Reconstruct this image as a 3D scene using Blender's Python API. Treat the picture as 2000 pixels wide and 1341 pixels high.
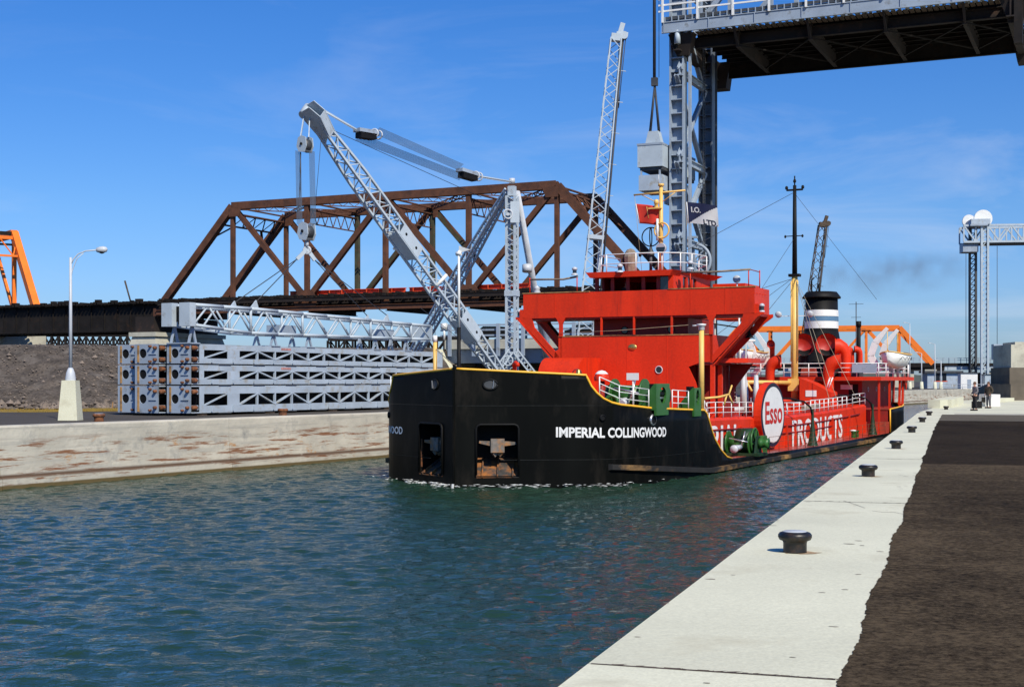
import bpy, math, random
import numpy as np
from mathutils import Vector as V, Matrix, noise as mnoise
R = math.radians
random.seed(7)
sc = bpy.context.scene
for o in list(bpy.data.objects): bpy.data.objects.remove(o)
C = sc.collection

# ------------------------------------------------------------------ camera, sky, sun, exposure
cam_d = bpy.data.cameras.new('camera'); cam = bpy.data.objects.new('camera', cam_d); C.objects.link(cam)
sc.camera = cam
cam.location = (0, 0, 1.85); cam.rotation_euler = (R(90), 0, 0)
cam_d.sensor_width = 36; cam_d.lens = 48.6; cam_d.shift_y = 71.5/2000
cam_d.clip_start = .1; cam_d.clip_end = 8000
SUN_AZ, SUN_EL = 26, 44          # degrees to the right of straight behind the camera; elevation
sd = V((math.sin(R(SUN_AZ))*math.cos(R(SUN_EL)), -math.cos(R(SUN_AZ))*math.cos(R(SUN_EL)), math.sin(R(SUN_EL))))
sl = bpy.data.lights.new('sun', 'SUN'); so = bpy.data.objects.new('sun', sl); C.objects.link(so)
so.rotation_euler = sd.to_track_quat('Z', 'Y').to_euler(); so.location = sd*200
sl.energy = 5.0; sl.angle = R(.5); sl.color = (1, .925, .79)
w = bpy.data.worlds.new('World'); sc.world = w; w.use_nodes = True
nt = w.node_tree; nt.nodes.clear()
def N(nt, t, **k):
    n = nt.nodes.new(t)
    for a, b in k.items(): setattr(n, a, b)
    return n
def L(nt, a, b): nt.links.new(a, b)
out = N(nt, 'ShaderNodeOutputWorld'); bg = N(nt, 'ShaderNodeBackground')
sky = N(nt, 'ShaderNodeTexSky', sky_type='NISHITA'); sky.sun_disc = False
sky.sun_elevation = R(SUN_EL); sky.sun_rotation = R(180-SUN_AZ)
sky.air_density = 1.0; sky.dust_density = .35; sky.ozone_density = 1.6; sky.altitude = 100
hs = N(nt, 'ShaderNodeHueSaturation'); hs.inputs['Saturation'].default_value = 1.30
L(nt, sky.outputs[0], hs.inputs['Color'])
tint = N(nt, 'ShaderNodeMix', data_type='RGBA', blend_type='MULTIPLY'); tint.inputs[0].default_value = 1
tcz = N(nt, 'ShaderNodeTexCoord'); sz_ = N(nt, 'ShaderNodeSeparateXYZ'); L(nt, tcz.outputs['Generated'], sz_.inputs[0])
tr = N(nt, 'ShaderNodeValToRGB'); tr.color_ramp.elements[0].position = 0; tr.color_ramp.elements[0].color = (.46, .64, 1.18, 1); tr.color_ramp.elements[1].position = .45; tr.color_ramp.elements[1].color = (.40, .84, 1.36, 1)
el_ = tr.color_ramp.elements.new(.12); el_.color = (.54, .78, 1.20, 1)
L(nt, sz_.outputs[2], tr.inputs[0]); L(nt, tr.outputs[0], tint.inputs[7]); L(nt, hs.outputs[0], tint.inputs[6])
# thin wisps of cloud, denser low over the horizon
tc = N(nt, 'ShaderNodeTexCoord'); mp = N(nt, 'ShaderNodeMapping'); mp.inputs['Scale'].default_value = (1.8, 1.8, 7.5)
mp.inputs['Rotation'].default_value = (R(2), R(2.5), 0)
L(nt, tc.outputs['Generated'], mp.inputs[0])
cn = N(nt, 'ShaderNodeTexNoise'); cn.inputs['Scale'].default_value = 2.6; cn.inputs['Detail'].default_value = 9; cn.inputs['Roughness'].default_value = .58; cn.inputs['Distortion'].default_value = .5
L(nt, mp.outputs[0], cn.inputs[0])
cr = N(nt, 'ShaderNodeMapRange'); cr.inputs[1].default_value = .53; cr.inputs[2].default_value = .80; cr.inputs[4].default_value = .46
L(nt, cn.outputs[0], cr.inputs[0])
sx = N(nt, 'ShaderNodeSeparateXYZ'); L(nt, tc.outputs['Generated'], sx.inputs[0])
er = N(nt, 'ShaderNodeMapRange'); er.inputs[1].default_value = .02; er.inputs[2].default_value = .32; er.inputs[3].default_value = 1; er.inputs[4].default_value = .25
L(nt, sx.outputs[2], er.inputs[0])
xr = N(nt, 'ShaderNodeMapRange'); xr.inputs[1].default_value = -.30; xr.inputs[2].default_value = .22; xr.inputs[3].default_value = .30; xr.inputs[4].default_value = 1; L(nt, sx.outputs[0], xr.inputs[0])
m0 = N(nt, 'ShaderNodeMath', operation='MULTIPLY'); L(nt, cr.outputs[0], m0.inputs[0]); L(nt, er.outputs[0], m0.inputs[1])
mu = N(nt, 'ShaderNodeMath', operation='MULTIPLY'); L(nt, m0.outputs[0], mu.inputs[0]); L(nt, xr.outputs[0], mu.inputs[1])
mx = N(nt, 'ShaderNodeMix', data_type='RGBA'); L(nt, mu.outputs[0], mx.inputs[0]); L(nt, tint.outputs[2], mx.inputs[6])
mx.inputs[7].default_value = (7.4, 7.9, 9.0, 1)
L(nt, mx.outputs[2], bg.inputs[0]); bg.inputs[1].default_value = .102
L(nt, bg.outputs[0], out.inputs[0])
sc.view_settings.view_transform = 'Standard'; sc.view_settings.look = 'None'
sc.view_settings.exposure = 0; sc.view_settings.gamma = 1; sc.view_settings.use_curve_mapping = False
sc.cycles.max_bounces = 8; sc.cycles.transparent_max_bounces = 12
sc.cycles.caustics_reflective = False; sc.cycles.caustics_refractive = False

# ------------------------------------------------------------------ materials
def mat(name, c, rough=.6, metal=0, var=.12, scale=1.5, dirt=None, damt=.5, dscale=2.0, stretch=(1, 1, 1), bump=0, bscale=20, spec=.5, detail=6, grain=0, gscale=60, fine=None):
    m = bpy.data.materials.new(name); m.use_nodes = True; t = m.node_tree
    b = t.nodes['Principled BSDF']; b.inputs['Roughness'].default_value = rough; b.inputs['Metallic'].default_value = metal
    b.inputs['Specular IOR Level'].default_value = spec
    tc = N(t, 'ShaderNodeTexCoord'); oi = N(t, 'ShaderNodeObjectInfo')
    mp = N(t, 'ShaderNodeMapping'); mp.inputs['Scale'].default_value = stretch
    cb = N(t, 'ShaderNodeVectorMath', operation='SCALE'); cb.inputs[0].default_value = (37, 21, 53); L(t, oi.outputs['Random'], cb.inputs[3])
    ad = N(t, 'ShaderNodeVectorMath', operation='ADD'); L(t, tc.outputs['Object'], ad.inputs[0]); L(t, cb.outputs[0], ad.inputs[1])
    L(t, ad.outputs[0], mp.inputs[0])
    n1 = N(t, 'ShaderNodeTexNoise'); n1.inputs['Scale'].default_value = scale; n1.inputs['Detail'].default_value = detail
    L(t, mp.outputs[0], n1.inputs[0])
    r1 = N(t, 'ShaderNodeMapRange'); r1.inputs[1].default_value = .32; r1.inputs[2].default_value = .68
    L(t, n1.outputs[0], r1.inputs[0])
    x = N(t, 'ShaderNodeMix', data_type='RGBA'); L(t, r1.outputs[0], x.inputs[0])
    x.inputs[6].default_value = (*[v*(1-var) for v in c], 1); x.inputs[7].default_value = (*[min(1, v*(1+var)) for v in c], 1)
    col = x.outputs[2]
    if grain:
        n3 = N(t, 'ShaderNodeTexNoise'); n3.inputs['Scale'].default_value = gscale; n3.inputs['Detail'].default_value = 3
        L(t, ad.outputs[0], n3.inputs[0])
        r3 = N(t, 'ShaderNodeMapRange'); r3.inputs[1].default_value = .35; r3.inputs[2].default_value = .65; r3.inputs[3].default_value = 1-grain; r3.inputs[4].default_value = 1+grain
        L(t, n3.outputs[0], r3.inputs[0])
        g = N(t, 'ShaderNodeVectorMath', operation='SCALE'); L(t, col, g.inputs[0]); L(t, r3.outputs[0], g.inputs[3]); col = g.outputs[0]
    if dirt:
        n2 = N(t, 'ShaderNodeTexNoise'); n2.inputs['Scale'].default_value = dscale; n2.inputs['Detail'].default_value = 8; n2.inputs['Roughness'].default_value = .65
        L(t, mp.outputs[0], n2.inputs[0])
        r2 = N(t, 'ShaderNodeMapRange'); r2.inputs[1].default_value = .62-.24*damt; r2.inputs[2].default_value = .78-.14*damt
        L(t, n2.outputs[0], r2.inputs[0])
        y = N(t, 'ShaderNodeMix', data_type='RGBA'); L(t, r2.outputs[0], y.inputs[0]); L(t, col, y.inputs[6]); y.inputs[7].default_value = (*dirt, 1)
        col = y.outputs[2]
    L(t, col, b.inputs['Base Color'])
    if bump:
        nb = N(t, 'ShaderNodeTexNoise'); nb.inputs['Scale'].default_value = bscale; nb.inputs['Detail'].default_value = 5
        L(t, ad.outputs[0], nb.inputs[0])
        bp = N(t, 'ShaderNodeBump'); bp.inputs['Strength'].default_value = 1; bp.inputs['Distance'].default_value = bump
        L(t, nb.outputs[0], bp.inputs['Height']); L(t, bp.outputs[0], b.inputs['Normal'])
    return m
RUST = (.20, .075, .025)
M = dict(
 red=mat('red_paint', (.64, .034, .007), .5, var=.12, scale=.7, stretch=(1, 1, .22), dirt=(.42, .028, .010), damt=.32, dscale=1.6, bump=.012, bscale=1.2, grain=.07, gscale=9, spec=.25),
 redshaded=mat('worn_shaded_red_paint', (.27, .014, .007), .6, var=.2, scale=.9, dirt=(.15, .018, .010), damt=.35, dscale=1.2, bump=.01, bscale=2),  # worn red, darkened so recessed house walls carry overhang shade in their colour
 reddeck=mat('red_deck_paint', (.36, .06, .035), .32, var=.2, scale=.6, dirt=(.2, .05, .03), damt=.4, bump=.004, bscale=4),
 black=mat('black_hull_paint', (.0045, .0048, .004), .45, var=.35, scale=.5, stretch=(1, 1, .35), dirt=(.017, .015, .012), damt=.5, dscale=1.1, bump=.006, bscale=.9, spec=.07),
 blackm=mat('black_paint', (.006, .006, .006), .6, var=.2, spec=.2),
 yellow=mat('yellow_paint', (.90, .46, .03), .45, var=.1, dirt=(.5, .22, .03), damt=.12, dscale=3),
 buff=mat('buff_paint', (.80, .50, .13), .45, var=.08, dirt=(.45, .27, .08), damt=.12, dscale=3),
 white=mat('white_paint', (.78, .78, .74), .45, var=.05, dirt=(.5, .45, .38), damt=.12, dscale=4),
 green=mat('green_paint', (.03, .125, .022), .4, var=.15),
 dkgreen=mat('dark_green_paint', (.012, .04, .014), .45, var=.2),
 grey=mat('light_grey_steel_paint', (.43, .50, .55), .5, var=.08, scale=1, dirt=(.27, .27, .25), damt=.25, dscale=2),
 greyg=mat('gate_grey_paint', (.38, .45, .52), .55, var=.12, scale=.8, dirt=(.30, .27, .20), damt=.35, dscale=1.4),
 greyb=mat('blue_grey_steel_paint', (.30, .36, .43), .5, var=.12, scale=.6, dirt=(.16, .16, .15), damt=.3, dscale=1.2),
 dkgrey=mat('dark_steel', (.05, .055, .06), .55, var=.25, dirt=(.09, .07, .05), damt=.3),
 bridgedk=mat('dark_bridge_steel', (.014, .012, .011), .8, var=.35, scale=.8, dirt=(.035, .02, .012), damt=.3, dscale=1.2, spec=.2),
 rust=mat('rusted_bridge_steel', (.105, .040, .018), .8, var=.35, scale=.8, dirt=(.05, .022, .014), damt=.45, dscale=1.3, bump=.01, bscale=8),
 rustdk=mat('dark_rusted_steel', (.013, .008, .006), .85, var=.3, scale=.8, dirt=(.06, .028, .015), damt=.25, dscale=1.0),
 oldgreen=mat('old_green_steel_paint', (.055, .055, .028), .8, var=.3, dirt=(.09, .035, .018), damt=.55, dscale=.9),
 rusty=mat('rust', (.19, .07, .025), .85, var=.5, scale=5, dirt=(.06, .03, .02), damt=.6, dscale=6),
 orange=mat('orange_paint', (.85, .19, .012), .5, var=.1, scale=.5, dirt=(.45, .10, .02), damt=.2),
 orangered=mat('red_lead_paint', (.66, .07, .012), .6, var=.25, scale=1.5, dirt=(.35, .05, .02), damt=.3),
 conc=mat('pale_quay_concrete', (.62, .61, .455), .9, var=.09, scale=.45, dirt=(.50, .475, .34), damt=.35, dscale=.9, bump=.006, bscale=12, grain=.07, gscale=45),
 conc2=mat('concrete', (.46, .445, .36), .9, var=.12, scale=.5, dirt=(.27, .25, .21), damt=.4, dscale=.7, bump=.01, bscale=8),
 dkconc=mat('dark_concrete', (.12, .10, .075), .9, var=.25, scale=.8),
 cable=mat('wire_rope', (.035, .036, .04), .6, var=.2),
 rope=mat('manila_rope', (.36, .30, .20), .9, var=.2),
 canvas=mat('grey_brown_canvas', (.24, .19, .14), .9, var=.25, scale=4, bump=.02, bscale=6),
 iron=mat('black_iron', (.010, .009, .008), .42, var=.4, scale=8, dirt=(.05, .026, .014), damt=.5, dscale=10, bump=.002, bscale=40),
 wood=mat('bare_timber', (.40, .22, .075), .8, var=.3, scale=3, stretch=(1, .15, 1), dirt=(.03, .025, .02), damt=.45, dscale=2.5),
 timber=mat('old_timber', (.07, .05, .035), .9, var=.35, scale=4),
 glass=mat('dark_window_glass', (.015, .02, .025), .08, var=.1, spec=.7),
 steel=mat('bright_steel', (.55, .55, .55), .3, metal=.8, var=.1),
 galv=mat('galvanised_steel', (.50, .53, .56), .45, var=.08),
 stone=mat('rubble_stone', (.17, .135, .105), .9, var=.5, scale=.9),
 brass=mat('brass', (.5, .33, .1), .35, metal=.8, var=.2),
 blue=mat('blue_band_paint', (.09, .19, .30), .5, var=.05),
 navy=mat('navy_flag_cloth', (.012, .018, .06), .8, var=.15),
 flagred=mat('red_flag_cloth', (.62, .035, .015), .8, var=.15),
 flagwhite=mat('white_flag_cloth', (.70, .70, .66), .8, var=.1),
 skin=mat('skin', (.50, .27, .18), .6, var=.08),
 hair=mat('brown_hair', (.12, .06, .035), .8, var=.2),
 jacket=mat('grey_jacket_cloth', (.16, .15, .16), .9, var=.15),
 jacket2=mat('brown_coat_cloth', (.055, .042, .028), .9, var=.2),
 trousers=mat('black_trouser_cloth', (.012, .012, .014), .9, var=.2),
 trousers2=mat('grey_trouser_cloth', (.14, .14, .15), .9, var=.2),
 shirt=mat('white_shirt_cloth', (.7, .7, .68), .9, var=.05),
 letter=mat('white_lettering_paint', (.78, .78, .75), .6, var=.06, dirt=(.42, .36, .32), damt=.22, dscale=5),
 redletter=mat('red_lettering_paint', (.55, .02, .01), .5, var=.04),
 navyletter=mat('navy_lettering', (.01, .012, .03), .6, var=.05),
 greyshaded=mat('shaded_blue_grey_steel_paint', (.12, .145, .18), .5, var=.15, scale=.6, dirt=(.07, .07, .065), damt=.4, dscale=1.2),  # blue-grey darkened to put shade into the far tower column
 gravel=mat('embankment_gravel', (.070, .056, .043), 1, var=.45, scale=.9, dirt=(.14, .12, .10), damt=.42, dscale=.8, bump=.09, bscale=3.5, grain=.35, gscale=6),
 yard=mat('left_yard_dirt', (.055, .045, .033), .95, var=.25, scale=.5, dirt=(.045, .04, .036), damt=.4, dscale=.5, bump=.01, bscale=8),
 grass=mat('dry_grass', (.25, .17, .035), 1, var=.35, scale=2, dirt=(.12, .11, .035), damt=.4, dscale=1),
 land=mat('far_ground', (.12, .11, .075), 1, var=.25, scale=.05),
)
# asphalt: coarse light and dark chippings, long tyre streaks, darker patches
def asphalt(name, c1, c2, seed):
    m = bpy.data.materials.new(name); m.use_nodes = True; t = m.node_tree; b = t.nodes['Principled BSDF']
    b.inputs['Roughness'].default_value = .95; b.inputs['Specular IOR Level'].default_value = .05
    tc = N(t, 'ShaderNodeTexCoord')
    def nz(scale, detail, stretch=(1, 1, 1), rough=.6):
        mp = N(t, 'ShaderNodeMapping'); mp.inputs['Scale'].default_value = stretch; mp.inputs['Location'].default_value = (seed, seed*2, 0)
        L(t, tc.outputs['Object'], mp.inputs[0])
        n = N(t, 'ShaderNodeTexNoise'); n.inputs['Scale'].default_value = scale; n.inputs['Detail'].default_value = detail; n.inputs['Roughness'].default_value = rough
        L(t, mp.outputs[0], n.inputs[0]); return n.outputs[0]
    fine = nz(11, 10, (1, 1.25, 1), .88); mid = nz(1.6, 8, (1.0, 1.0, 1), .75); big = nz(.22, 5, (1, .5, 1))
    a = N(t, 'ShaderNodeMath', operation='MULTIPLY_ADD'); L(t, fine, a.inputs[0]); a.inputs[1].default_value = 5.0; a.inputs[2].default_value = -2.5
    b1 = N(t, 'ShaderNodeMath', operation='MULTIPLY_ADD'); L(t, mid, b1.inputs[0]); b1.inputs[1].default_value = 1.3; L(t, a.outputs[0], b1.inputs[2])
    c_ = N(t, 'ShaderNodeMath', operation='MULTIPLY_ADD'); L(t, big, c_.inputs[0]); c_.inputs[1].default_value = 1.2; L(t, b1.outputs[0], c_.inputs[2])
    r = N(t, 'ShaderNodeMapRange'); r.inputs[1].default_value = .80; r.inputs[2].default_value = 2.0; L(t, c_.outputs[0], r.inputs[0])
    x = N(t, 'ShaderNodeMix', data_type='RGBA'); L(t, r.outputs[0], x.inputs[0]); x.inputs[6].default_value = (*c1, 1); x.inputs[7].default_value = (*c2, 1)
    L(t, x.outputs[2], b.inputs['Base Color'])
    bp = N(t, 'ShaderNodeBump'); bp.inputs['Strength'].default_value = .9; bp.inputs['Distance'].default_value = .02
    L(t, fine, bp.inputs['Height']); L(t, bp.outputs[0], b.inputs['Normal'])
    return m
M['asph'] = asphalt('worn_asphalt', (.005, .0035, .0018), (.150, .110, .066), 3)
M['asph2'] = asphalt('dark_patch_asphalt', (.006, .004, .002), (.060, .044, .027), 11)
M['asph3'] = asphalt('pale_asphalt', (.08, .07, .055), (.17, .15, .115), 17)
# left quay wall: chalky concrete, horizontal rust scrapes, dark line above the ledge
def wallmat():
    m = mat('scraped_quay_wall', (.50, .465, .375), .9, var=.14, scale=.6, dirt=(.24, .24, .22), damt=.25, dscale=.8, bump=.02, bscale=5)
    t = m.node_tree; b = t.nodes['Principled BSDF']; src = b.inputs['Base Color'].links[0].from_socket
    tc = N(t, 'ShaderNodeTexCoord')
    def layer(src, stretch, scale, lo, hi, col, mask=None, loc=(0, 0, 0)):
        mp = N(t, 'ShaderNodeMapping'); mp.inputs['Scale'].default_value = stretch; mp.inputs['Location'].default_value = loc; L(t, tc.outputs['Object'], mp.inputs[0])
        n = N(t, 'ShaderNodeTexNoise'); n.inputs['Scale'].default_value = scale; n.inputs['Detail'].default_value = 8; n.inputs['Roughness'].default_value = .7; L(t, mp.outputs[0], n.inputs[0])
        r = N(t, 'ShaderNodeMapRange'); r.inputs[1].default_value = lo; r.inputs[2].default_value = hi; L(t, n.outputs[0], r.inputs[0])
        f = r.outputs[0]
        if mask: 
            q = N(t, 'ShaderNodeMath', operation='MULTIPLY'); L(t, f, q.inputs[0]); L(t, mask, q.inputs[1]); f = q.outputs[0]
        y = N(t, 'ShaderNodeMix', data_type='RGBA'); L(t, f, y.inputs[0]); L(t, src, y.inputs[6]); y.inputs[7].default_value = (*col, 1); return y.outputs[2]
    s = N(t, 'ShaderNodeSeparateXYZ'); L(t, tc.outputs['Object'], s.inputs[0])
    band = N(t, 'ShaderNodeMapRange', interpolation_type='SMOOTHSTEP'); band.inputs[1].default_value = -.35; band.inputs[2].default_value = -.9; L(t, s.outputs[2], band.inputs[0])
    src = layer(src, (.12, .12, 3), 1.6, .50, .72, (.33, .315, .27))
    src = layer(src, (.22, .22, 3.4), 1.5, .53, .60, (.21, .095, .045), band.outputs[0])
    src = layer(src, (.5, .5, 1.2), 1.2, .62, .70, (.42, .20, .06), band.outputs[0], (5, 9, 2))
    low = N(t, 'ShaderNodeMapRange'); low.inputs[1].default_value = -1.93; low.inputs[2].default_value = -2.03; L(t, s.outputs[2], low.inputs[0])
    low2 = N(t, 'ShaderNodeMapRange'); low2.inputs[1].default_value = -2.16; low2.inputs[2].default_value = -2.10; L(t, s.outputs[2], low2.inputs[0])
    q = N(t, 'ShaderNodeMath', operation='MULTIPLY'); L(t, low.outputs[0], q.inputs[0]); L(t, low2.outputs[0], q.inputs[1])
    src = layer(src, (.4, .4, 1), 1.5, .2, .4, (.10, .06, .035), q.outputs[0])
    wet = N(t, 'ShaderNodeMapRange'); wet.inputs[1].default_value = -2.36; wet.inputs[2].default_value = -2.42; L(t, s.outputs[2], wet.inputs[0])
    src = layer(src, (.4, .4, 1), 1.5, .0, .2, (.12, .085, .03), wet.outputs[0])
    L(t, src, b.inputs['Base Color']); return m
M['wall'] = wallmat()
# water
def watermat():
    m = bpy.data.materials.new('canal_water'); m.use_nodes = True; t = m.node_tree; b = t.nodes['Principled BSDF']
    b.inputs['Base Color'].default_value = (.016, .042, .026, 1); b.inputs['Roughness'].default_value = .05; b.inputs['IOR'].default_value = 1.33
    b.inputs['Specular IOR Level'].default_value = .5
    tc = N(t, 'ShaderNodeTexCoord')
    def nz(scale, stretch, rz, detail=3):
        mp = N(t, 'ShaderNodeMapping'); mp.inputs['Scale'].default_value = stretch; mp.inputs['Rotation'].default_value = (0, 0, R(rz)); L(t, tc.outputs['Object'], mp.inputs[0])
        n = N(t, 'ShaderNodeTexNoise'); n.inputs['Scale'].default_value = scale; n.inputs['Detail'].default_value = detail; n.inputs['Roughness'].default_value = .55; L(t, mp.outputs[0], n.inputs[0]); return n.outputs[0]
    h = None
    for sc_, st, rz, amp, dt in ((2.6, (.75, 1.3, 1), 10, .075, 4), (6.5, (.8, 1.25, 1), -12, .040, 4), (15, (1, 1.1, 1), 5, .012, 2)):
        n = nz(sc_, st, rz, dt); q = N(t, 'ShaderNodeMath', operation='MULTIPLY'); L(t, n, q.inputs[0]); q.inputs[1].default_value = amp
        if h is None: h = q.outputs[0]
        else:
            a = N(t, 'ShaderNodeMath', operation='ADD'); L(t, h, a.inputs[0]); L(t, q.outputs[0], a.inputs[1]); h = a.outputs[0]
    bp = N(t, 'ShaderNodeBump'); bp.inputs['Strength'].default_value = 1; bp.inputs['Distance'].default_value = 1.0
    L(t, h, bp.inputs['Height']); L(t, bp.outputs[0], b.inputs['Normal']); return m
M['water'] = watermat()

# ------------------------------------------------------------------ building helpers
W2L = {}
def tag(o, label=None, cat=None, group=None, kind=None):
    if label: o['label'] = label
    if cat: o['category'] = cat
    if group: o['group'] = group
    if kind: o['kind'] = kind
    return o
def thing(name, label, cat, loc=(0, 0, 0), rz=0, group=None, world=False):
    """world=True: its parts are given in world coordinates; else in the thing's own frame"""
    o = bpy.data.objects.new(name, None); C.objects.link(o); o.empty_display_size = .3
    o.location = loc; o.rotation_euler = (0, 0, rz)
    if world: W2L[o.name] = (Matrix.Translation(V(loc)) @ Matrix.Rotation(rz, 4, 'Z')).inverted()
    return tag(o, label, cat, group)
def rootof(o):
    while o.parent: o = o.parent
    return o
class MB:
    def __init__(s): s.v = []; s.f = []; s.sm = []
    def add(s, vs, fs, smooth=False):
        n = len(s.v); s.v += [tuple(v) for v in vs]; s.f += [tuple(i+n for i in f) for f in fs]; s.sm += [smooth]*len(fs); return s
    def bx(s, x0, x1, y0, y1, z0, z1):
        return s.add([(x0, y0, z0), (x1, y0, z0), (x1, y1, z0), (x0, y1, z0), (x0, y0, z1), (x1, y0, z1), (x1, y1, z1), (x0, y1, z1)],
                     [(0, 3, 2, 1), (4, 5, 6, 7), (0, 1, 5, 4), (1, 2, 6, 5), (2, 3, 7, 6), (3, 0, 4, 7)])
    def bar(s, p0, p1, w, h=None, up=(0, 0, 1), w1=None, h1=None):
        p0 = V(p0); p1 = V(p1); h = h or w; w1 = w1 or w; h1 = h1 or h
        d = (p1-p0).normalized(); up = V(up)
        if abs(d.dot(up)) > .99: up = V((0, 1, 0)) if abs(d.y) < .9 else V((1, 0, 0))
        a = d.cross(up).normalized(); b = a.cross(d).normalized()
        vs = [p0+a*i*w/2+b*j*h/2 for i, j in ((-1, -1), (1, -1), (1, 1), (-1, 1))]+[p1+a*i*w1/2+b*j*h1/2 for i, j in ((-1, -1), (1, -1), (1, 1), (-1, 1))]
        return s.add(vs, [(0, 3, 2, 1), (4, 5, 6, 7), (0, 1, 5, 4), (1, 2, 6, 5), (2, 3, 7, 6), (3, 0, 4, 7)])
    def ibeam(s, p0, p1, w, h, t=.06, up=(0, 0, 1)):
        p0 = V(p0); p1 = V(p1); d = (p1-p0).normalized(); u = V(up)
        if abs(d.dot(u)) > .99: u = V((0, 1, 0))
        a = d.cross(u).normalized(); b = a.cross(d).normalized()
        for k in (-1, 1): s.bar(p0+b*k*(h/2-t/2), p1+b*k*(h/2-t/2), w, t, u)
        return s.bar(p0, p1, t, h-2*t-.004, u)
    def tube(s, p0, p1, r, r2=None, seg=8, caps=True):
        p0 = V(p0); p1 = V(p1); r2 = r if r2 is None else r2; d = (p1-p0).normalized()
        u = V((0, 0, 1)) if abs(d.z) < .95 else V((1, 0, 0)); a = d.cross(u).normalized(); b = a.cross(d)
        ring = [(math.cos(2*math.pi*i/seg), math.sin(2*math.pi*i/seg)) for i in range(seg)]
        s.add([p0+(a*x+b*y)*r for x, y in ring]+[p1+(a*x+b*y)*r2 for x, y in ring], [(i, (i+1) % seg, seg+(i+1) % seg, seg+i) for i in range(seg)], True)
        if caps:
            n = len(s.v)-2*seg; s.f += [tuple(n+i for i in reversed(range(seg))), tuple(n+seg+i for i in range(seg))]; s.sm += [False, False]
        return s
    def path(s, pts, r, seg=8, rr=None):
        pts = [V(p) for p in pts]; n0 = len(s.v); n = len(pts); vs = []; a = None
        for i, p in enumerate(pts):
            d = (pts[min(i+1, n-1)]-pts[max(i-1, 0)]).normalized()
            if a is None: a = d.cross(V((0, 0, 1)) if abs(d.z) < .95 else V((1, 0, 0))).normalized()
            else: a = (a-d*a.dot(d)).normalized()
            b = d.cross(a); q = rr[i] if rr else r
            vs += [p+(a*math.cos(2*math.pi*k/seg)+b*math.sin(2*math.pi*k/seg))*q for k in range(seg)]
        fs = [(i*seg+k, i*seg+(k+1) % seg, (i+1)*seg+(k+1) % seg, (i+1)*seg+k) for i in range(n-1) for k in range(seg)]
        s.add(vs, fs, True); s.f += [tuple(n0+k for k in reversed(range(seg))), tuple(n0+(n-1)*seg+k for k in range(seg))]; s.sm += [False]*2; return s
    def lathe(s, c, prof, seg=16, axis=(0, 0, 1), smooth=True):
        c = V(c); ax = V(axis).normalized(); u = V((0, 0, 1)) if abs(ax.z) < .9 else V((1, 0, 0)); a = ax.cross(u).normalized(); b = ax.cross(a)
        vs = []
        for r, z in prof: vs += [c+ax*z+(a*math.cos(2*math.pi*k/seg)+b*math.sin(2*math.pi*k/seg))*max(r, .0005) for k in range(seg)]
        return s.add(vs, [(i*seg+k, i*seg+(k+1) % seg, (i+1)*seg+(k+1) % seg, (i+1)*seg+k) for i in range(len(prof)-1) for k in range(seg)], smooth)
    def prism(s, pts, ext):
        pts = [V(p) for p in pts]; n = len(pts); e = V(ext)
        return s.add(pts+[p+e for p in pts], [tuple(reversed(range(n))), tuple(range(n, 2*n))]+[(i, (i+1) % n, n+(i+1) % n, n+i) for i in range(n)])
    def torus(s, c, Rr, r, axis, seg=24, sg=6, sx=1, a0=0, a1=360):
        c = V(c); ax = V(axis).normalized(); u = V((0, 0, 1)) if abs(ax.z) < .9 else V((1, 0, 0)); a = ax.cross(u).normalized(); b = a.cross(ax)
        full = a1-a0 >= 360; k = seg if full else seg+1
        pts = [c+a*math.cos(R(a0)+R(a1-a0)*i/seg)*Rr*sx+b*math.sin(R(a0)+R(a1-a0)*i/seg)*Rr for i in range(k)]
        vs = []
        for i, p in enumerate(pts):
            o_ = (p-c).normalized()
            vs += [p+(o_*math.cos(2*math.pi*j/sg)+ax*math.sin(2*math.pi*j/sg))*r for j in range(sg)]
        m_ = k if full else k-1
        return s.add(vs, [(i*sg+j, ((i+1) % k)*sg+j, ((i+1) % k)*sg+(j+1) % sg, i*sg+(j+1) % sg) for i in range(m_) for j in range(sg)], True)
    def mesh(s, name, mt, inv=None):
        me = bpy.data.meshes.new(name); vs = s.v
        if inv is not None: vs = [tuple(inv @ V(v)) for v in vs]
        me.from_pydata(vs, [], s.f); me.polygons.foreach_set('use_smooth', s.sm)
        for q in (mt if isinstance(mt, (list, tuple)) else [mt]): me.materials.append(M[q] if isinstance(q, str) else q)
        return me
    def build(s, name, mt, parent=None, label=None, kind=None, fix=False):
        inv = W2L.get(rootof(parent).name) if parent else None
        me = s.mesh(name, mt, inv)
        if fix:
            import bmesh
            b = bmesh.new(); b.from_mesh(me); bmesh.ops.recalc_face_normals(b, faces=b.faces); b.to_mesh(me); b.free()
        o = bpy.data.objects.new(name, me); C.objects.link(o)
        if parent: o.parent = parent
        if label: o['label'] = label
        if kind: o['kind'] = kind
        return o
def obj(name, me, parent=None, loc=(0, 0, 0), rz=0):
    o = bpy.data.objects.new(name, me); C.objects.link(o); o.parent = parent; o.location = loc; o.rotation_euler = (0, 0, rz); return o
KIDS = {}
def copy_tree(o, parent=None, loc=None, rz=None, label=None):
    c = o.copy(); C.objects.link(c); c.parent = parent
    if loc is not None: c.location = loc
    if rz is not None: c.rotation_euler = (0, 0, rz)
    if label: c['label'] = label
    for ch in [k for k in KIDS.setdefault(o.name, list(o.children))]: copy_tree(ch, c)
    return c
F = 2700.
def AT(px, py, Y): return V(((px-1000)/F*Y, Y, 1.85+(742-py)/F*Y))       # the point at distance Y seen in that direction
def GZ(px, py, z=0): Y = (1.85-z)*F/(py-742); return V(((px-1000)/F*Y, Y, z))
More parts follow.
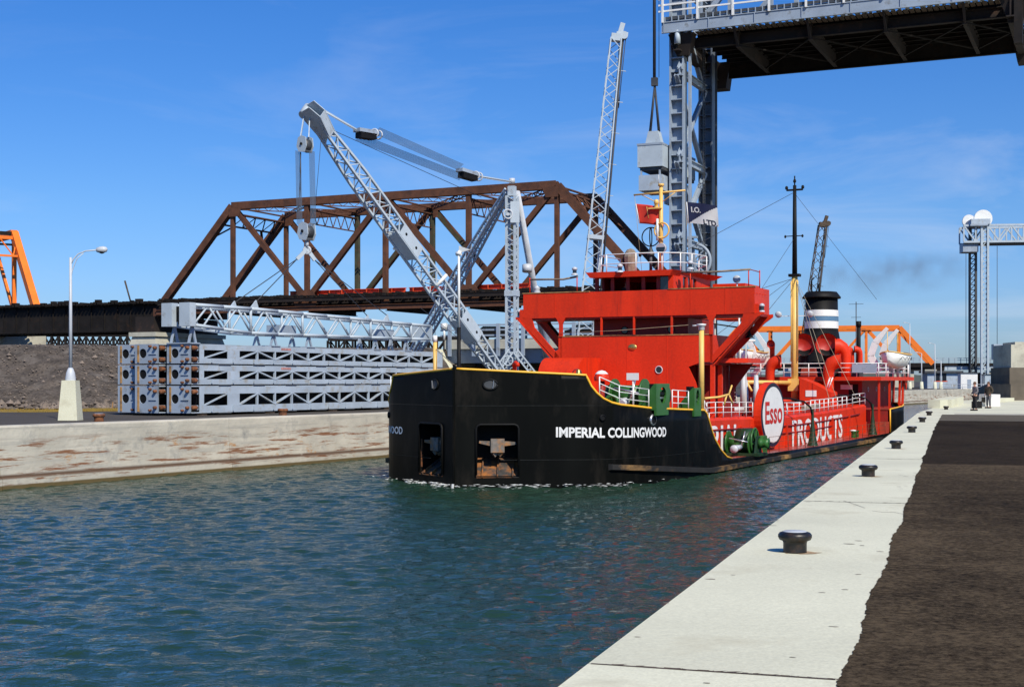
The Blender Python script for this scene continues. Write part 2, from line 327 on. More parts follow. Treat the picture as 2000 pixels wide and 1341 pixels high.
def lattice(root, p0, p1, w, h, n, up=(0, 0, 1), cr=.06, lr=.03, mt='grey', taper=None, each=True, square=True, cname='chord', lname='lacing_bar', sub=None, cross=False):
    """four chords and zigzag lacing on four faces; taper(t) scales the section"""
    p0 = V(p0); p1 = V(p1); d = (p1-p0).normalized(); up = V(up); a = d.cross(up).normalized(); b = a.cross(d)
    taper = taper or (lambda t: 1)
    def P(t, i, j): k = taper(t); return p0.lerp(p1, t)+a*i*w/2*k+b*j*h/2*k
    cs = ((-1, -1), (1, -1), (1, 1), (-1, 1)); holder = sub or root
    for i, j in cs:
        m = MB(); ts = sorted(set([0, 1]+[k/10 for k in range(11)]))
        for t0, t1 in zip(ts, ts[1:]):
            if square: m.bar(P(t0, i, j), P(t1, i, j), cr*2, cr*2, b)
            else: m.tube(P(t0, i, j), P(t1, i, j), cr, seg=6)
        m.build(cname, mt, holder)
    al = MB()
    for q in range(4):
        c0, c1 = cs[q], cs[(q+1) % 4]
        for k in range(n):
            t0, t1 = k/n, (k+1)/n
            x, y = (c0, c1) if (k+q) % 2 else (c1, c0)
            for (e, f) in (((x, y), (y, x)) if cross else ((x, y),)):
                m = MB() if each else al
                if square: m.bar(P(t0, *e), P(t1, *f), lr*2, lr*2, b)
                else: m.tube(P(t0, *e), P(t1, *f), lr, seg=5)
                if each: m.build(lname, mt, holder)
    if not each: al.build(lname+'s', mt, holder, kind='stuff')
# ------------------------------------------------------------------ the setting
QD = V((.309, .951, 0)); QN = V((.951, -.309, 0)); QRZ = -math.atan2(.309, .951)
def Q(s, w, z=0): p = QD*s+QN*w; return V((p.x, p.y, z))
WL = [(-75, -38), (-34.2, 32), (-20.6, 55.5), (-7, 79.3), (17.4, 132), (44, 190.5), (71, 250), (112, 318), (230, 440), (600, 700)]
QR = [Q(-30, -2.37), Q(30, -2.37), Q(84, -2.30), Q(97, -1.7), V((39.5, 122, 0)), V((62, 168, 0)), V((100, 238, 0)), V((150, 300, 0)), V((300, 400, 0)), V((640, 620, 0))]
def sheet(name, pts, mt, z, kind='structure'):
    m = MB(); m.add([(p[0], p[1], z) for p in pts], [tuple(range(len(pts)))])
    o = m.build(name, mt); o['kind'] = kind
    import bmesh
    b = bmesh.new(); b.from_mesh(o.data); bmesh.ops.triangulate(b, faces=b.faces[:]); bmesh.ops.recalc_face_normals(b, faces=b.faces)
    if b.faces[0].normal.z < 0: bmesh.ops.reverse_faces(b, faces=b.faces[:])
    b.to_mesh(o.data); b.free(); return o
# water: one far sheet and, near the camera, a sheet of real small waves, meeting edge to edge
def waves():
    rs = np.random.RandomState(4)
    x0, x1, y0, y1, st = -32, 27, 7, 84, .115
    nx = int((x1-x0)/st)+1; ny = int((y1-y0)/st)+1
    X, Y = np.meshgrid(np.linspace(x0, x1, nx), np.linspace(y0, y1, ny)); Z = np.zeros_like(X)
    for i in range(64):
        lam = .38*2.9**rs.rand(); th = R(80)+rs.randn()*.6; k = 2*math.pi/lam
        ph = rs.rand()*6.28; am = .0042*lam**.85
        arg = k*(X*math.cos(th)+Y*math.sin(th))+ph+1.5*np.sin(X*.11*math.cos(i)+Y*.13*math.sin(i*1.7)+i)
        Z += am*(np.sin(arg)+.25*np.cos(2*arg))
    # bow wave ruffles round the stem
    D = np.hypot(X+2.4, Y-56.6); Z += .03*np.exp(-((D-6)/6)**2)*np.sin(D*2.6)
    ed = np.minimum.reduce([X-x0, x1-X, Y-y0, y1-Y]); Z *= np.clip(ed/6, 0, 1)
    co = np.stack([X, Y, Z-2.55], -1).reshape(-1, 3)
    idx = np.arange(nx*ny).reshape(ny, nx); f = np.stack([idx[:-1, :-1], idx[:-1, 1:], idx[1:, 1:], idx[1:, :-1]], -1).reshape(-1, 4)
    me = bpy.data.meshes.new('canal_water'); me.vertices.add(len(co)); me.vertices.foreach_set('co', co.ravel())
    me.loops.add(f.size); me.loops.foreach_set('vertex_index', f.ravel()); me.polygons.add(len(f)); me.polygons.foreach_set('loop_start', np.arange(0, f.size, 4)); me.polygons.foreach_set('use_smooth', np.ones(len(f), bool))
    me.update(); me.materials.append(M['water']); o = bpy.data.objects.new('canal_water', me); C.objects.link(o); o['kind'] = 'structure'
    Bg = 3000; m = MB(); z = -2.55
    m.add([(-Bg, -Bg, z), (Bg, -Bg, z), (Bg, y0, z), (-Bg, y0, z)], [(0, 1, 2, 3)]); m.add([(-Bg, y1, z), (Bg, y1, z), (Bg, Bg, z), (-Bg, Bg, z)], [(0, 1, 2, 3)])
    m.add([(-Bg, y0, z), (x0, y0, z), (x0, y1, z), (-Bg, y1, z)], [(0, 1, 2, 3)]); m.add([(x1, y0, z), (Bg, y0, z), (Bg, y1, z), (x1, y1, z)], [(0, 1, 2, 3)])
    m.build('far_water', 'water')['kind'] = 'structure'
waves()
# land on both sides
sheet('left_ground', [(x-.9, y+.5) for x, y in WL]+[(900, 3400), (-3400, 3400), (-3400, -38)], 'yard', -.012)
sheet('right_ground', [Q(-30, -.2)]+[(p.x+1.2, p.y-.4) for p in QR[2:]]+[(3400, 3400), (3400, -40)], 'conc2', -.012)
# left quay wall: cast panels with open joints, a ledge at the foot
qw = MB()
lw = tag(bpy.data.objects.new('left_quay_wall', None), kind='structure'); C.objects.link(lw)
def wallpanels():
    pts = [V((x, y, 0)) for x, y in WL[1:8]]
    for a, b in zip(pts, pts[1:]):
        Ln = (b-a).length; n = max(1, round(Ln/13.7)); d = (b-a).normalized(); nn = V((d.y, -d.x, 0))
        for i in range(n):
            p = a+d*(Ln*i/n+.012); q = a+d*(Ln*(i+1)/n-.012)
            prof = [(-.9, -3.2), (.22, -3.2), (.22, -2.12), (.10, -2.06), (0, -1.0), (0, -.07), (-.02, -.02), (-.07, 0), (-.9, 0)]
            m = MB(); m.prism([p+nn*u+V((0, 0, z)) for u, z in prof], q-p); m.build('wall_panel', 'wall', lw, fix=True)
wallpanels()
# right quay: coping slabs with joints, wall below, asphalt yard
rq = tag(bpy.data.objects.new('right_quay', None), kind='structure'); C.objects.link(rq)
js = [-12, -3.4, 8.75, 21.55, 33.6, 45.6, 57.6, 69.6, 81]
def slab(s0, s1):
    n = 6; sp = []
    for k in range(n+1):
        s = s0+.012+(s1-s0-.024)*k/n; sp.append(s)
    wl = [-2.37+.02*mnoise.noise(V((s*.7, 3, 0))) for s in sp]
    m = MB()
    prof = lambda s, wl: [Q(s, wl, -.06), Q(s, wl+.05, 0), Q(s, -.35, 0), Q(s, -.35, -.5), Q(s, wl, -.5)]
    vs = []; 
    for s, x in zip(sp, wl): vs += prof(s, x)
    fs = [(i*5+j, i*5+(j+1) % 5, (i+1)*5+(j+1) % 5, (i+1)*5+j) for i in range(n) for j in range(5)]+[(0, 1, 2, 3, 4), tuple(n*5+j for j in (4, 3, 2, 1, 0))]
    m.add(vs, fs); m.build('coping_slab', 'conc', rq, fix=True)
for a, b in zip(js, js[1:]): slab(a, b)
for i, (a, b) in enumerate(zip(QR[:3], QR[1:3])):
    MB().prism([a+QN*.03+V((0, 0, -.504)), b+QN*.03+V((0, 0, -.504)), b+QN*2.2+V((0, 0, -.504)), a+QN*2.2+V((0, 0, -.504))], (0, 0, -3.2)).build('wall_face', 'conc2', rq, fix=True)
for a, b in zip(QR[2:], QR[3:]):
    d = (b-a).normalized(); nn = V((d.y, -d.x, 0))
    MB().prism([a, b, b+nn*1.6, a+nn*1.6], (0, 0, -3.5)).build('coping_slab', 'conc', rq, fix=True)
# end apron: pale concrete from about s=81 on
sheet('apron', [Q(81, -2.2), Q(97, -1.5), (40.6, 121.5), (63, 167), (80, 150), (95, 120), (70, 50), Q(81, 30)], 'conc', -.006)
# asphalt with a ragged edge onto the slabs
def yard(name, s0, s1, mt, z, e0=0, jag=.03):
    pts = []; s = s0
    rr = random.Random(int(s0*10))
    while s < s1:
        base = -.72-.006*max(0, s-12) if s < 55 else -.98
        base += .05*mnoise.noise(V((s*.45, 7, 0)))+.022*mnoise.noise(V((s*3, 2, 0)))+.014*mnoise.noise(V((s*11, 5, 0)))+.010*mnoise.noise(V((s*31, 8, 0)))
        pts.append(Q(s, base)); s += .022 if s < 24 else .25
    pts.append(Q(s1, -.98 if s1 > 55 else -.72-.006*max(0, s1-12)))
    far = [Q(s1, 60), Q(s0, 60)]
    return sheet(name, pts+far, mt, z)
yard('asphalt_yard', -12, 31.9, 'asph', .004)
yard('asphalt_patch', 31.9, 66, 'asph2', .004)
yard('asphalt_strip', 66, 78, 'asph3', .004)
# cracks and the weed-filled joint on the slabs
ck = MB(); pts = [Q(21.75, -1.72), Q(21.50, -1.62), Q(21.15, -1.5), Q(20.6, -1.32)]
for a, b in zip(pts, pts[1:]): 
    n = QN; ck.add([a-QD*.018+V((0, 0, .003)), b-QD*.012+V((0, 0, .003)), b+QD*.012+V((0, 0, .003)), a+QD*.018+V((0, 0, .003))], [(0, 1, 2, 3)])
pts = [Q(20.2, -1.2), Q(20.05, -1.05), Q(20.1, -.9), Q(19.8, -.75)]
for a, b in zip(pts, pts[1:]): ck.add([a-QD*.01+V((0, 0, .003)), b-QD*.01+V((0, 0, .003)), b+QD*.01+V((0, 0, .003)), a+QD*.01+V((0, 0, .003))], [(0, 1, 2, 3)])
ck.build('crack', 'dkconc', rq, fix=True)
ch_ = MB(); rr = random.Random(77)
for k in range(46):
    s = rr.uniform(5, 34); ww = rr.choice((rr.uniform(-2.3, -.8), rr.uniform(-2.34, -2.2), rr.uniform(-1.2, -.8))); n = 7; ra = rr.uniform(.012, .05); c = Q(s, ww, .003)
    ch_.add([c+QD*(ra*rr.uniform(.3, .8)*math.sin(2*math.pi*i/n))+QN*(ra*rr.uniform(.7, 1.6)*math.cos(2*math.pi*i/n)) for i in range(n)], [tuple(range(n))])
M['chip'] = mat('concrete_spall', (.26, .23, .18), .95, var=.3, scale=6); ch_.build('surface_spalls', 'chip', rq, kind='stuff', fix=True)
wd = MB(); rr = random.Random(5)
for s0 in js[1:5]:
    for k in range(60 if s0 < 12 else 26):
        wv = rr.uniform(-2.28, -.75); a = Q(s0+rr.uniform(-.012, .012), wv, -.01); n = rr.choice((1, 1, 1, 3)) if s0 < 12 else 1
        wd.add([a, a+QN*rr.uniform(.04, .14)+QD*rr.uniform(-.02, .02)+V((0, 0, rr.uniform(.0, .012)+.01)), a+QN*.03+QD*(.02)+V((0, 0, .012))], [(0, 1, 2)])
    wd.add([Q(s0-.018, -2.3, .002), Q(s0+.012, -2.3, .002), Q(s0+.02, -.74, .002), Q(s0-.02, -.74, .002)], [(0, 1, 2, 3)])
wd.build('joint_filler', 'timber', rq, kind='stuff')
# bollards on the right quay
def bollard_mesh(parent, body, capm, r=.125, R2=.18, h=.225):
    p = [(0, 0), (r*1.02, 0), (r, .015), (r, h*.45), (r*1.05, h*.55), (R2*.93, h*.62), (R2, h*.74), (R2*.99, h*.86), (R2*.90, h*.95), (R2*.70, h), ]
    MB().lathe((0, 0, 0), p, 28).build('post', body, parent)
    MB().lathe((0, 0, 0), [(R2*.70, h-.001), (R2*.66, h+.006), (0, h+.010)], 28).build('cap', capm, parent)
b0 = thing('mooring_bollard', 'black iron mooring bollard nearest the camera, on the pale coping', 'bollard', Q(15.08, -1.7), 0, 'bollards along the right quay edge')
bollard_mesh(b0, 'iron', 'galv')
stn = mat('rust_stained_concrete', (.36, .24, .13), .9, var=.25, scale=9, dirt=(.44, .41, .35), damt=.55, dscale=5)
lab = ['second nearest black bollard on the pale coping, beyond the cracked joint', 'third nearest black bollard on the pale coping', 'fourth nearest black bollard, abreast of the dark asphalt patch',
       'fifth nearest black bollard on the pale coping, below the tanker stern', 'sixth nearest black bollard on the coping, beyond the dark asphalt patch', 'farthest of the row of black bollards, by the white parapet block']
for (s, ww), lb in zip(((27.4, -1.7), (38.7, -1.67), (50.9, -1.66), (63.5, -1.63), (75.8, -1.6), (91, -.9)), lab):
    copy_tree(b0, None, Q(s, ww), s, lb)
for i, (s, ww) in enumerate(((15.08, -1.7), (27.4, -1.7), (38.7, -1.67))):
    m = MB(); n = 18
    rim = [Q(s+(.17+.05*math.sin(k*2.3))*math.sin(2*math.pi*k/n)*.8, ww+.05+(.20+.05*math.sin(k*1.7))*math.cos(2*math.pi*k/n), .003) for k in range(n)]
    m.add(rim, [tuple(range(n))]); m.build('rust_stain', stn, rq, fix=True)
# ------- far right of the quay: parapet blocks, white box, concrete pier
def block(name, label, cat, pts, h, mt, group=None, z0=0, part='block'):
    c = sum((V(p) for p in pts), V((0, 0, 0)))/len(pts)
    t = thing(name, label, cat, (c.x, c.y, z0), 0, group, world=True)
    MB().prism([V((p[0], p[1], z0)) for p in pts], (0, 0, h)).build(part, mt, t, fix=True); return t
def quad(p, q, d):   # footprint between ground points p,q with depth d away from the camera
    p = V(p); q = V(q); n = V((-(q-p).y, (q-p).x, 0)).normalized()*d
    return [p, q, q+n, p+n]
block('parapet_block', 'long pale concrete parapet block at the bend of the quay, left of the two men', 'block', quad(GZ(1836, 797), GZ(1851, 796.0), .8), .55, 'conc', 'parapet blocks at the quay bend')
t = block('parapet_block', 'low pale concrete parapet between the gap and the men', 'block', quad(GZ(1858, 795.5), GZ(1882, 788), 1.2), .55, 'conc', 'parapet blocks at the quay bend')
t = block('parapet_block', 'pale concrete parapet block right behind the men', 'block', quad(GZ(1948, 785.5), GZ(1981, 783), 1.0), .30, 'conc', 'parapet blocks at the quay bend')
t = block('white_bin', 'white box with dark open side standing behind the two men', 'box', quad(GZ(1912, 792.5), GZ(1925, 793.5), 1.0), .85, 'white')
MB().prism([V((p.x, p.y, .3)) for p in quad(GZ(1917, 793.3), GZ(1923, 793.8), .05)], (0, 0, .35)).build('hatch', 'blackm', t, fix=True)
t = thing('concrete_pier', 'massive weathered concrete pier at the right edge, dark lower half', 'pier', GZ(1995, 783), 0, None, world=True)
a, b = GZ(1972, 781.5), GZ(2060, 781.5)
MB().prism(quad(a, b, 5), (0, 0, 3.0)).build('base', 'dkconc', t, fix=True)  # lower half in a darker concrete tone than the block above
MB().prism([p+V((0, 0, 3.0)) for p in quad(a+V((.15, .05, 0)), b, 4.9)], (0, 0, 2.1)).build('block', 'conc2', t, fix=True)
MB().prism([p+V((0, 0, 5.1)) for p in quad(a+V((.6, .3, 0)), b, 4.2)], (0, 0, .25)).build('top_slab', 'conc2', t, fix=True)
MB().prism([GZ(1941, 780), GZ(1974, 783), GZ(1974, 783)+V((0, 0, 1.5)), GZ(1949, 780)+V((0, 0, 1.0))], (1, 9, 0)).build('wing_wall', 'dkconc', t, fix=True)
# ------- left embankment with rubble toe and a grass verge
def embank():
    toe = [(-140, 86), (-60, 86), (-26, 86.5), (-17, 97), (-6.5, 111), (-3.0, 117)]
    cre = [(-140, 97), (-60, 96.5), (-31, 96.5), (-22, 105), (-11, 119.5), (-7, 126)]
    def al(pl, t):
        k = t*(len(pl)-1); i = min(int(k), len(pl)-2); f = k-i; return V((pl[i][0]*(1-f)+pl[i+1][0]*f, pl[i][1]*(1-f)+pl[i+1][1]*f, 0))
    nu, nv = 420, 26; vs = []
    for i in range(nu+1):
        for j in range(nv+1):
            t = i/nu; s = j/nv; p = al(toe, t).lerp(al(cre, t), s*1.15)
            zc = 4.35+.7*max(0, t-.5)*1.3
            z = zc*min(1, s*1.15)-.02
            if s*1.15 > 1: z = zc-.02
            z += (.22*mnoise.noise(V((p.x*.55, p.y*.55, 1)))+.13*mnoise.noise(V((p.x*1.7, p.y*1.7, 3))))*(1 if s*1.15 < .97 else .25)*min(1, s*8)
            vs.append((p.x, p.y, z))
    m = MB(); m.add(vs, [(i*(nv+1)+j, (i+1)*(nv+1)+j, (i+1)*(nv+1)+j+1, i*(nv+1)+j+1) for i in range(nu) for j in range(nv)], True)
    m.build('embankment', 'gravel')['kind'] = 'structure'
    pl = [al(cre, k/30)*1 for k in range(31)]
    sheet('embankment_top', [(p.x-.3, p.y+1) for p in pl]+[(-7, 150), (-140, 190)], 'gravel', 4.3)
    g = MB(); rr = random.Random(3)
    def stone(mb, p, r):
        vs = [p+V((rr.uniform(.6, 1.2)*x, rr.uniform(.6, 1.2)*y, rr.uniform(.5, .9)*z))*r for x, y, z in ((1, 0, 0), (0, 1, 0), (-1, 0, 0), (0, -1, 0), (0, 0, 1), (0, 0, -1), (.6, .6, .5), (-.6, -.5, .5))]
        mb.add(vs[:6], [(0, 1, 4), (1, 2, 4), (2, 3, 4), (3, 0, 4), (1, 0, 5), (2, 1, 5), (3, 2, 5), (0, 3, 5)])
    for k in range(2600):
        t = rr.random(); s = abs(rr.gauss(0, .09))+.0; p = al(toe, t).lerp(al(cre, t), s-.02); r = rr.uniform(.06, .28)*(1.3 if s < .1 else .7)
        stone(g, V((p.x, p.y, 4.3*max(0, s-.02)+r*.3)), r)
    for k in range(6000):
        t = rr.random(); s = rr.random(); p = al(toe, t).lerp(al(cre, t), s); stone(g, V((p.x, p.y, 4.35*s+.03)), rr.uniform(.04, .11)*(1 if rr.random() > .06 else 2.2))
    g.build('rubble_stones', 'stone', kind='stuff')
    gr = MB()
    edge0 = [V((-140, 79.5, 0)), V((-60, 79.5, 0)), V((-28, 79.8, 0)), V((-22.5, 83, 0)), V((-15, 94, 0))]
    edge1 = [V((-140, 86.5, 0)), V((-60, 86.5, 0)), V((-26, 87, 0)), V((-21, 92.8, 0)), V((-15, 100, 0))]
    sheet('grass_verge', edge0+edge1[::-1], 'grass', -.004)
    for k in range(9000):
        i = rr.randrange(1, 3) if rr.random() > .2 else 0; f = rr.random(); s = rr.random(); p = edge0[i].lerp(edge0[i+1], f).lerp(edge1[i].lerp(edge1[i+1], f), s)
        h = rr.uniform(.05, .16); q = V((rr.uniform(-.06, .06), 0, h)); gr.add([p, p+V((.05, 0, 0)), p+q], [(0, 1, 2)])
    gr.build('dry_grass', 'grass', kind='stuff')
    for k, (px, lb) in enumerate(((148, 'thin wooden survey stake left of the lamp post foot, in the grass'), (219, 'thin wooden survey stake beside the stacked gate girders'))):
        b = GZ(px, 800); st = thing('survey_stake', lb, 'stake', b, 0, 'stakes in the verge', world=True)
        MB().bar(b, b+V((.05, 0, .5)), .05).build('stake', 'wood', st)
embank()
# low far land on the horizon
fl = MB(); rr = random.Random(9); xs = list(range(-1800, 2300, 14)); 
vs = []
for x in xs: vs += [(x, 1500, -1), (x, 1500, 9+5*mnoise.noise(V((x*.01, 0, 0)))+2.5*mnoise.noise(V((x*.06, 4, 0)))), (x, 1560, 7)]
fl.add(vs, [(i*3+j, (i+1)*3+j, (i+1)*3+j+1, i*3+j+1) for i in range(len(xs)-1) for j in (0, 1)])
M['farwood'] = mat('distant_woodland', (.085, .105, .095), 1, var=.25, scale=.03)
fl.build('distant_land', 'farwood')['kind'] = 'structure'

# ------------------------------------------------------------------ lamp posts
def lamp_post(base, label, bw=.90, bh=1.85, ph=5.7, arm=1.45, rz=0, scale=1):
    t = thing('lamp_post', label, 'lamp post', base, rz, 'tapered concrete base lamp posts')
    k = scale
    m = MB(); m.add([(x*bw/2*k, y*bw/2*k, 0) for x, y in ((-1, -1), (1, -1), (1, 1), (-1, 1))]+[(x*bw*.35*k, y*bw*.35*k, bh*k) for x, y in ((-1, -1), (1, -1), (1, 1), (-1, 1))], [(0, 3, 2, 1), (4, 5, 6, 7), (0, 1, 5, 4), (1, 2, 6, 5), (2, 3, 7, 6), (3, 0, 4, 7)])
    m.build('concrete_base', 'conc', t)
    MB().lathe((0, 0, bh*k), [(.24*k, 0), (.24*k, .1*k), (.20*k, .35*k), (.12*k, .55*k), (.085*k, .58*k)], 12).build('pole_foot', 'galv', t)
    MB().tube((0, 0, (bh+.5)*k), (0, 0, (bh+ph)*k), .085*k, .06*k, 10).build('pole', 'galv', t)
    z = (bh+ph)*k
    p = [(0, 0, z-.35*k), (.12*k, 0, z-.1*k), (.35*k, 0, z+.16*k), (.7*k, 0, z+.30*k), (arm*.93*k, 0, z+.36*k)]
    MB().path(p, .03*k, 8).build('arm', 'galv', t)
    MB().path([(0, 0, z-1.1*k), (.08*k, 0, z-.6*k), (.3*k, 0, z-.05*k), (.6*k, 0, z+.2*k)], .02*k, 6).build('brace', 'galv', t)
    m = MB(); m.lathe((arm*k, 0, z+.36*k), [(.01, -.28*k), (.10*k, -.24*k), (.15*k, -.08*k), (.16*k, .08*k), (.11*k, .22*k), (.01, .27*k)], 12, (1, 0, .05)); m.build('lamp_head', 'galv', t)
    MB().lathe((arm*k, 0, z+.25*k), [(.13*k, .02), (.11*k, -.05*k), (.01, -.08*k)], 12).build('lens', 'glass', t)
    return t
lamp_post(V((-20.5, 64.2, -.01)), 'grey street lamp on a tapered pale concrete base, on the left quay')
lamp_post(Q(86, 5.2)+V((2.2, 0, 0)), 'street lamp at the right edge of the picture, only its head in view', rz=R(180), scale=1.0)
# rusty bollards on the left quay
b1 = thing('mooring_bollard', 'rusty mooring bollard on the left quay, right of the lamp post', 'bollard', V((-18.5, 61.9, -.005)), 0, 'rusty bollards on the left quay')
bollard_mesh(b1, 'rusty', 'galv', r=.21, R2=.28, h=.36)
copy_tree(b1, None, V((-12.1, 73, -.005)), 1.0, 'rusty mooring bollard on the left quay, in front of the girder stack')
# ------------------------------------------------------------------ rusted through-truss railway bridge
def rail_bridge():
    rz = -math.atan2(.429, .904); P = 10.14; H = 11; W = 10.6
    t = thing('railway_truss_bridge', 'rusted brown through-truss railway bridge crossing behind the crane and the tanker', 'bridge', (-41.2, 163.1, 10.79), rz)
    for y, sgn in ((0, -1), (W, 1)):
        back = y > 0; mt = 'rust'
        B = lambda k: V((k*P, y, 0)); T = lambda k: V((k*P, y, H))
        def built(name, a, b, w, h, mt=mt):
            a = V(a); b = V(b); d = (b-a).normalized(); up = V((0, 1, 0)); q = d.cross(up)
            m = MB()
            for k in (-1, 1): m.bar(a+up*k*(w/2-.05), b+up*k*(w/2-.05), h, .10, up)
            m.bar(a-q*(h/2-.06)*1, b-q*(h/2-.06), .08, w-.204, up)
            m.bar(a+q*(h*.25), b+q*(h*.25), .05, w-.21, up)
            m.build(name, mt, t)
        for k in range(1, 5): built('top_chord', T(k), T(k+1), .75, .85)
        built('end_post', B(0), T(1), .75, .8); built('end_post', T(5), B(6), .75, .8)
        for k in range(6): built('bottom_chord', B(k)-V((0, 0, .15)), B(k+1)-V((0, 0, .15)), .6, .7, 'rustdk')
        for k in range(1, 6): built('post', B(k), T(k), .5, .42 if k in (1, 5) else .5, 'rust' if not back or k not in (2, 3, 4) else 'oldgreen')
        built('diagonal', T(1), B(2), .5, .55); built('diagonal', B(2), T(3), .5, .6); built('diagonal', T(3), B(4), .5, .6); built('diagonal', B(4), T(5), .5, .55)
        if back:
            for a, b in ((T(3), B(4)), (B(2), T(3))): MB().bar(a+V((0, -.31, 0)), a.lerp(b, .55)+V((0, -.31, 0)), .5, .02, (0, 1, 0)).build('green_primed_plate', 'oldgreen', t, label='diagonal facing with old green paint')
        for k, wd, hh in ((2, 2.2, 1.9), (4, 2.2, 1.9)):
            MB().prism([B(k)+V((-1.6, -.42, .1)), B(k)+V((-1.3, -.42, -.9)), B(k)+V((1.3, -.42, -.9)), B(k)+V((1.6, -.42, .1)), B(k)+V((.9, -.42, 1.1)), B(k)+V((-.9, -.42, 1.1))], (0, .06, 0)).build('gusset_plate', 'rust', t, fix=True)
        for k in (1, 5, 3):
            s = 1 if k == 1 else -1
            m = MB(); m.prism([T(k)+V((-.3*s, -.42, -.2)), T(k)+V((1.5*s if k != 3 else .9, -.42, -.2)), T(k)+V((1.1*s if k != 3 else .9, -.42, -1.25)), T(k)+V((-.3*s, -.42, -1.25))], (0, .05, 0)); m.build('gusset_plate', 'rust', t, fix=True)
        for k in (0, 6): MB().bx(k*P-1, k*P+1, y-.5, y+.5, -1.4, -.5).build('bearing', 'rust', t)
        for k in (1, 3, 5): MB().bx(k*P-.35, k*P+.6, y-.4, y-.34, -1.0, .3).build('hanger_plate', 'rust', t)
    # top laterals, sway frames, portals
    lac = MB()
    def lacebeam(a, b, h, n, r=.06):
        a = V(a); b = V(b); dz = V((0, 0, h)); lac.bar(a, b, r*2.2, r*2.2); lac.bar(a-dz, b-dz, r*2.2, r*2.2)
        for i in range(n):
            p = a.lerp(b, i/n); q = a.lerp(b, (i+1)/n)
            lac.bar(p if i % 2 else p-dz, q-dz if i % 2 else q, r*1.3, r*1.3)
    for k in range(1, 6):
        x = k*P; m = MB()
        for z in (H-.1, H-.8): m.bar((x, .3, z), (x, W-.3, z), .3, .14)
        m.build('strut', 'rust', t)
        if 1 < k < 5:
            lacebeam((x, .3, H-.9), (x, W-.3, H-.9), 1.5, 12)
        else:
            s = 1 if k == 1 else -1
            m = MB(); d = V((-s*P, 0, -H)).normalized()
            p0 = V((x, .3, H))+d*1.0; p1 = V((x, W-.3, H))+d*1.0
            for q in (0, 1.7): m.bar(p0+d*q, p1+d*q, .35, .16)
            for a0, b0 in (((.3), (2.6)), ((W-.3), (W-2.6))):
                m.bar(V((x, a0, H))+d*4.8, V((x, b0, H))+d*2.7, .3, .16)
            m.build('portal_frame', 'rust', t, kind='stuff')
            for i in range(10):
                y0 = .4+(W-.8)*i/10; y1 = .4+(W-.8)*(i+1)/10
                lac.bar(V((x, y0, H))+d*(1.0 if i % 2 else 2.7), V((x, y1, H))+d*(2.7 if i % 2 else 1.0), .12, .1)
    for k in range(1, 5):
        for a, b in (((k*P, .3), ((k+1)*P, W-.3)), ((k*P, W-.3), ((k+1)*P, .3))):
            lacebeam((a[0], a[1], H+.1), (b[0], b[1], H+.1), .45, 22, .05)
    lac.build('lacing', 'rust', t, kind='stuff')
    m = MB()
    for k in range(1, 5):
        for y in (.1,):
            for i in range(16): m.bar((k*P+i*P/16, y, H-.38), (k*P+(i+.5)*P/16, W*.0+.1, H-.8), .05, .05)
    # floor system
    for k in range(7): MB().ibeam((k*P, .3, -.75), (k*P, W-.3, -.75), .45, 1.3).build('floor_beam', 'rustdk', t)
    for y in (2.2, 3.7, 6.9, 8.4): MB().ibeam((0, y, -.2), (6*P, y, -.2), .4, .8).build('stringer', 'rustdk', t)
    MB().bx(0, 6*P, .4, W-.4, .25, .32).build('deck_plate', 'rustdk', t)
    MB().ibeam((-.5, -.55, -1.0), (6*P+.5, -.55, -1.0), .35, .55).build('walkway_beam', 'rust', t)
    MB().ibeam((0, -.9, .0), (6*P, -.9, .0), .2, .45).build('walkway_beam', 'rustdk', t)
    tm = MB(); rr = random.Random(2)
    for i in range(150):
        x = i*P*6/150; h = rr.uniform(.12, .3); tm.bx(x, x+.22, -.75, 2.5+rr.uniform(-.3, .3), .33, .33+h)
    for i in range(46): 
        x = i*1.33; tm.bx(x, x+.3, -1.0, -.5, .22, .36+rr.uniform(0, .14))
    tm.build('deck_tie', 'bridgedk', t, kind='stuff')
    # leftovers of red-leaded floor steel lying on the deck
    for x0, x1, y, z, lb in ((17.5, 32.5, .75, .62, 'long red-leaded steel beam lying on the deck of the rusted bridge, left of its middle'),
                          (33.0, 38.5, .7, .62, 'short red-leaded steel beam on the bridge deck, behind the crane boom'),
                          (38.8, 47.3, .7, .65, 'red-leaded plate girder with holes on the bridge deck, left and right of the crane mast')):
        c = Matrix.Translation(t.location) @ Matrix.Rotation(rz, 4, 'Z'); o = thing('steel_beam', lb, 'steel beam', c @ V((x0, y, z)), rz, 'red-leaded beams on the bridge deck')
        n = int((x1-x0)/1.6)
        MB().ibeam((0, 0, .2), (x1-x0, 0, .2), .5, .5, .05).build('beam', 'orangered', o)
        m = MB()
        for i in range(n): m.bar((.6+i*1.6, -.26, -.05), (.6+i*1.6, -.26, .45), .12, .06)
        m.build('stiffener', 'orangered', o)
    # a leaning pipe far left on the approach
    return t
rb = rail_bridge()
